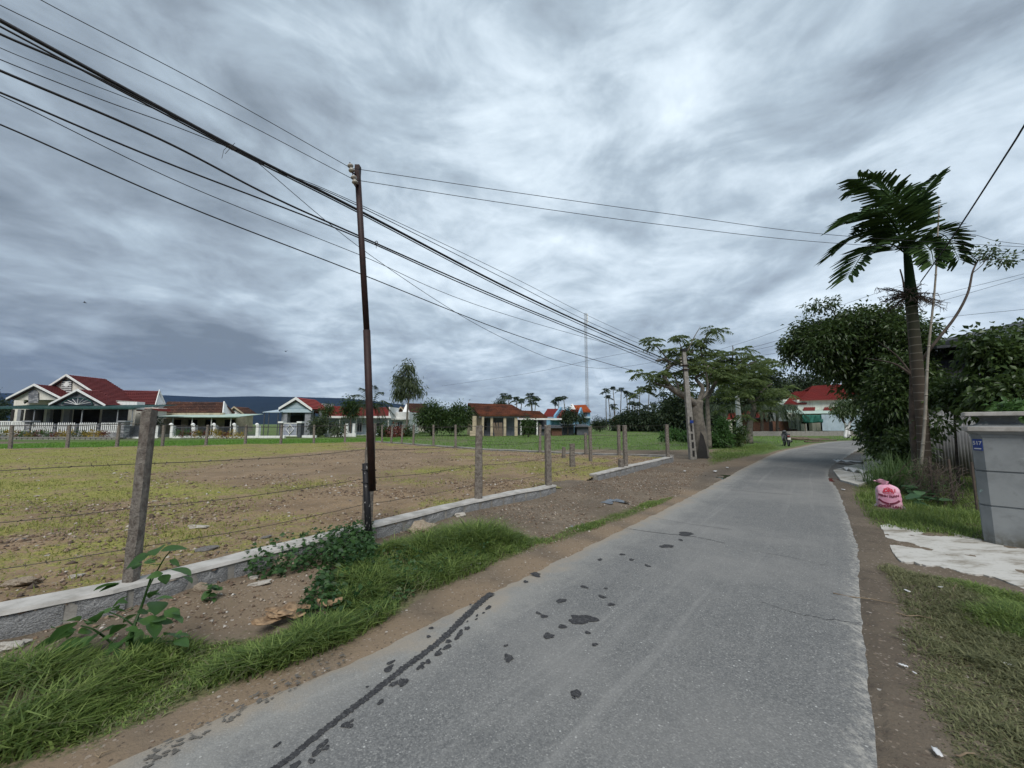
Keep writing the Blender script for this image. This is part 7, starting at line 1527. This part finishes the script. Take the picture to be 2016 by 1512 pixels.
for u, v, px, lab in ((1786, 1163, 11, 'crumpled white plastic scrap on the right verge beside the dirt strip'), (1778, 1306, 13, 'white scrap on the trodden grass near the road, middle of the right verge'), (1984, 1308, 18, 'clear plastic scrap in the grass near the right edge'), (1852, 1160, 9, 'small white scrap near the corner of the concrete apron'), (1800, 1320, 7, 'thin white shred just below the middle scrap of the right verge'), (1845, 1478, 22, 'pale torn scrap in the bottom right corner by the grass edge'), (1660, 903 + 60, 9, 'white scrap at the edge of the asphalt beside the wet patch'), (1408, 929, 14, 'white rubbish beside the puddle on the far left verge'), (1432, 921, 9, 'small white rubbish right of the far verge puddle'), (1348, 927, 9, 'dark-white litter on the bare verge below the concrete pole'), (722, 1172, 5, 'tiny white scrap in the grass below the steel pole')):
    scrap(u, v, px * .6, lab)
bg = scrap(1690, 930, 40, 'crumpled white plastic sheet on the broken slab by the road bend', False, 'litter', 1.5, 'plastic sheet')
bg2 = scrap(1672, 912, 26, 'white rag lying on the dirt farther along the right road edge', False, 'litter', 1.8, 'rag')
for k, (u, v, L, a, lab) in enumerate(((1700, 1175, .42, -.5, 'thin dry stick lying across the dirt strip and the asphalt edge'), (1800, 1210, .22, -.4, 'short twig on the dirt of the right verge'), (1880, 1160, .3, .6, 'thin straw stem in the grass below the concrete apron'), (1900, 1484, .09, .2, 'short pale stick in the bottom right grass'), (205, 1478, .06, .6, 'short pale stick on the sandy left road edge'), (690, 1218, .5, .5, 'long thin stalk along the left verge grass'), (1310, 938, .5, .4, 'dark stick on the bare verge before the short wall'))):
    p = G(u, v, .03); z = max(float(gz(np.array([p.x]), np.array([p.y]))[0]), .0) + .018; d = Vector((math.cos(a), math.sin(a), 0)); mb = MB(); mb.tube([Vector((p.x, p.y, z)) + d * L * f + Vector((random.uniform(-.01, .01), random.uniform(-.01, .01), .008 * math.sin(f * 7))) for f in (-.5, -.2, .1, .5)], [.004, .0045, .004, .002], 5); tag(mb.build('stick', M['straw']), lab, 'stick')
# timber and bricks by the bend
for k, (u, v, L, a, r_) in enumerate(((1572, 866, 2.2, .15, .16), (1590, 868, 2.4, -.05, .10), (1612, 866, 2.6, .3, .09), (1618, 869, 2.2, -.25, .08), (1604, 871, 1.8, .1, .07))):
    p = G(u, v); d = Vector((math.cos(a), math.sin(a), 0)); mb = MB(); mb.tube([p + d * L * f + Vector((0, 0, r_ + .06 * (k % 2) + .02 * math.sin(f * 9))) for f in (-.5, -.2, .1, .5)], [r_, r_ * .9, r_ * .8, r_ * .6], 8); tag(mb.build('log', M['wood'], smooth=True), ['thick dark log nearest the motorbike', 'long log right behind the thick one', 'upper pale branch of the right-hand wood heap', 'crossing branch of the right-hand wood heap', 'thin low branch in front of the wood heap'][k], 'log', 'felled branches beyond the motorbike')
pl = thing('plank', 'long pale plank leaning on rubble in front of the roadside shrubs', 'plank', tuple(G(1440, 884))); a, b = W(1411, 885, 24.3), W(1466, 874, 25); mb = MB(); mb.prism([a, b, b + Vector((0, 0, .09)), a + Vector((0, 0, .09))], (.05, .35, 0)); attach(mb.build('board', M['wood']), pl)
for k in range(6):
    p = G(1434 + 7 * k + random.uniform(-2, 2), random.uniform(876, 882)); mb = MB(); mb.box((0, 0, 0), (.36, .2, .17), 0); o = mb.build('rubble_block', M['brick'] if k % 2 else M['conc'], None, bevel=.012); o.location = p + Vector((0, .3, .09 + .12 * (k % 3))); o.rotation_euler = (random.uniform(-.3, .3), random.uniform(-.3, .3), random.uniform(0, 3)); tag(o, ('reddish brick' if k % 2 else 'grey concrete') + ' block, %s from the left in the heap behind the plank' % ORD[k], 'block', 'rubble blocks behind the plank')
p = G(1738, 903); bsk = thing('basket', 'rusty red metal basin half hidden under the tree by the bend', 'basin', (p.x, p.y, 0)); mb = MB(); mb.lathe([(.2, .02), (.32, .12), (.36, .2), (.34, .2), (.3, .12), (.18, .04)], (0, 0, 0), 14); mb.build('bowl', M['brick'], bsk, True)
# two birds far up
for k, (u, v) in enumerate(((167, 596), (562, 692))):
    p = W(u, v, 60); mb = MB(); mb.tube([(-.22, 0, 0), (-.08, 0, .03), (.1, 0, .03), (.24, 0, .0)], [.015, .06, .06, .01], 6)
    for s in (-1, 1): mb.add([(-.08, s * .04, .04), (.08, s * .04, .04), (.02, s * .34, .16), (-.05, s * .34, .15), (-.14, s * .62, .08)], [(0, 1, 2, 3), (3, 2, 4)])
    o = mb.build('bird', M['black']); o.location = p; o.rotation_euler = (0, .1, .6 + k); tag(o, ['small bird gliding in the dark cloud on the left', 'small bird flying left of the steel pole'][k], 'bird')

# ================================================================== HAZE
m_ = bpy.data.materials.new('air'); m_.use_nodes = True; t = NT(m_.node_tree)
pvn = t.n('ShaderNodeVolumePrincipled', Density=HAZE); pvn.inputs['Color'].default_value = (.24, .42, .90, 1); pvn.inputs['Anisotropy'].default_value = .2
t.n('ShaderNodeOutputMaterial', Volume=pvn.outputs[0])
mb = MB(); mb.span(-6600, 6600, -6600, 6800, -1.5, 900); tag(mb.build('haze', m_), 'thin blue air over the fields and far mountains', 'haze', None, 'stuff')
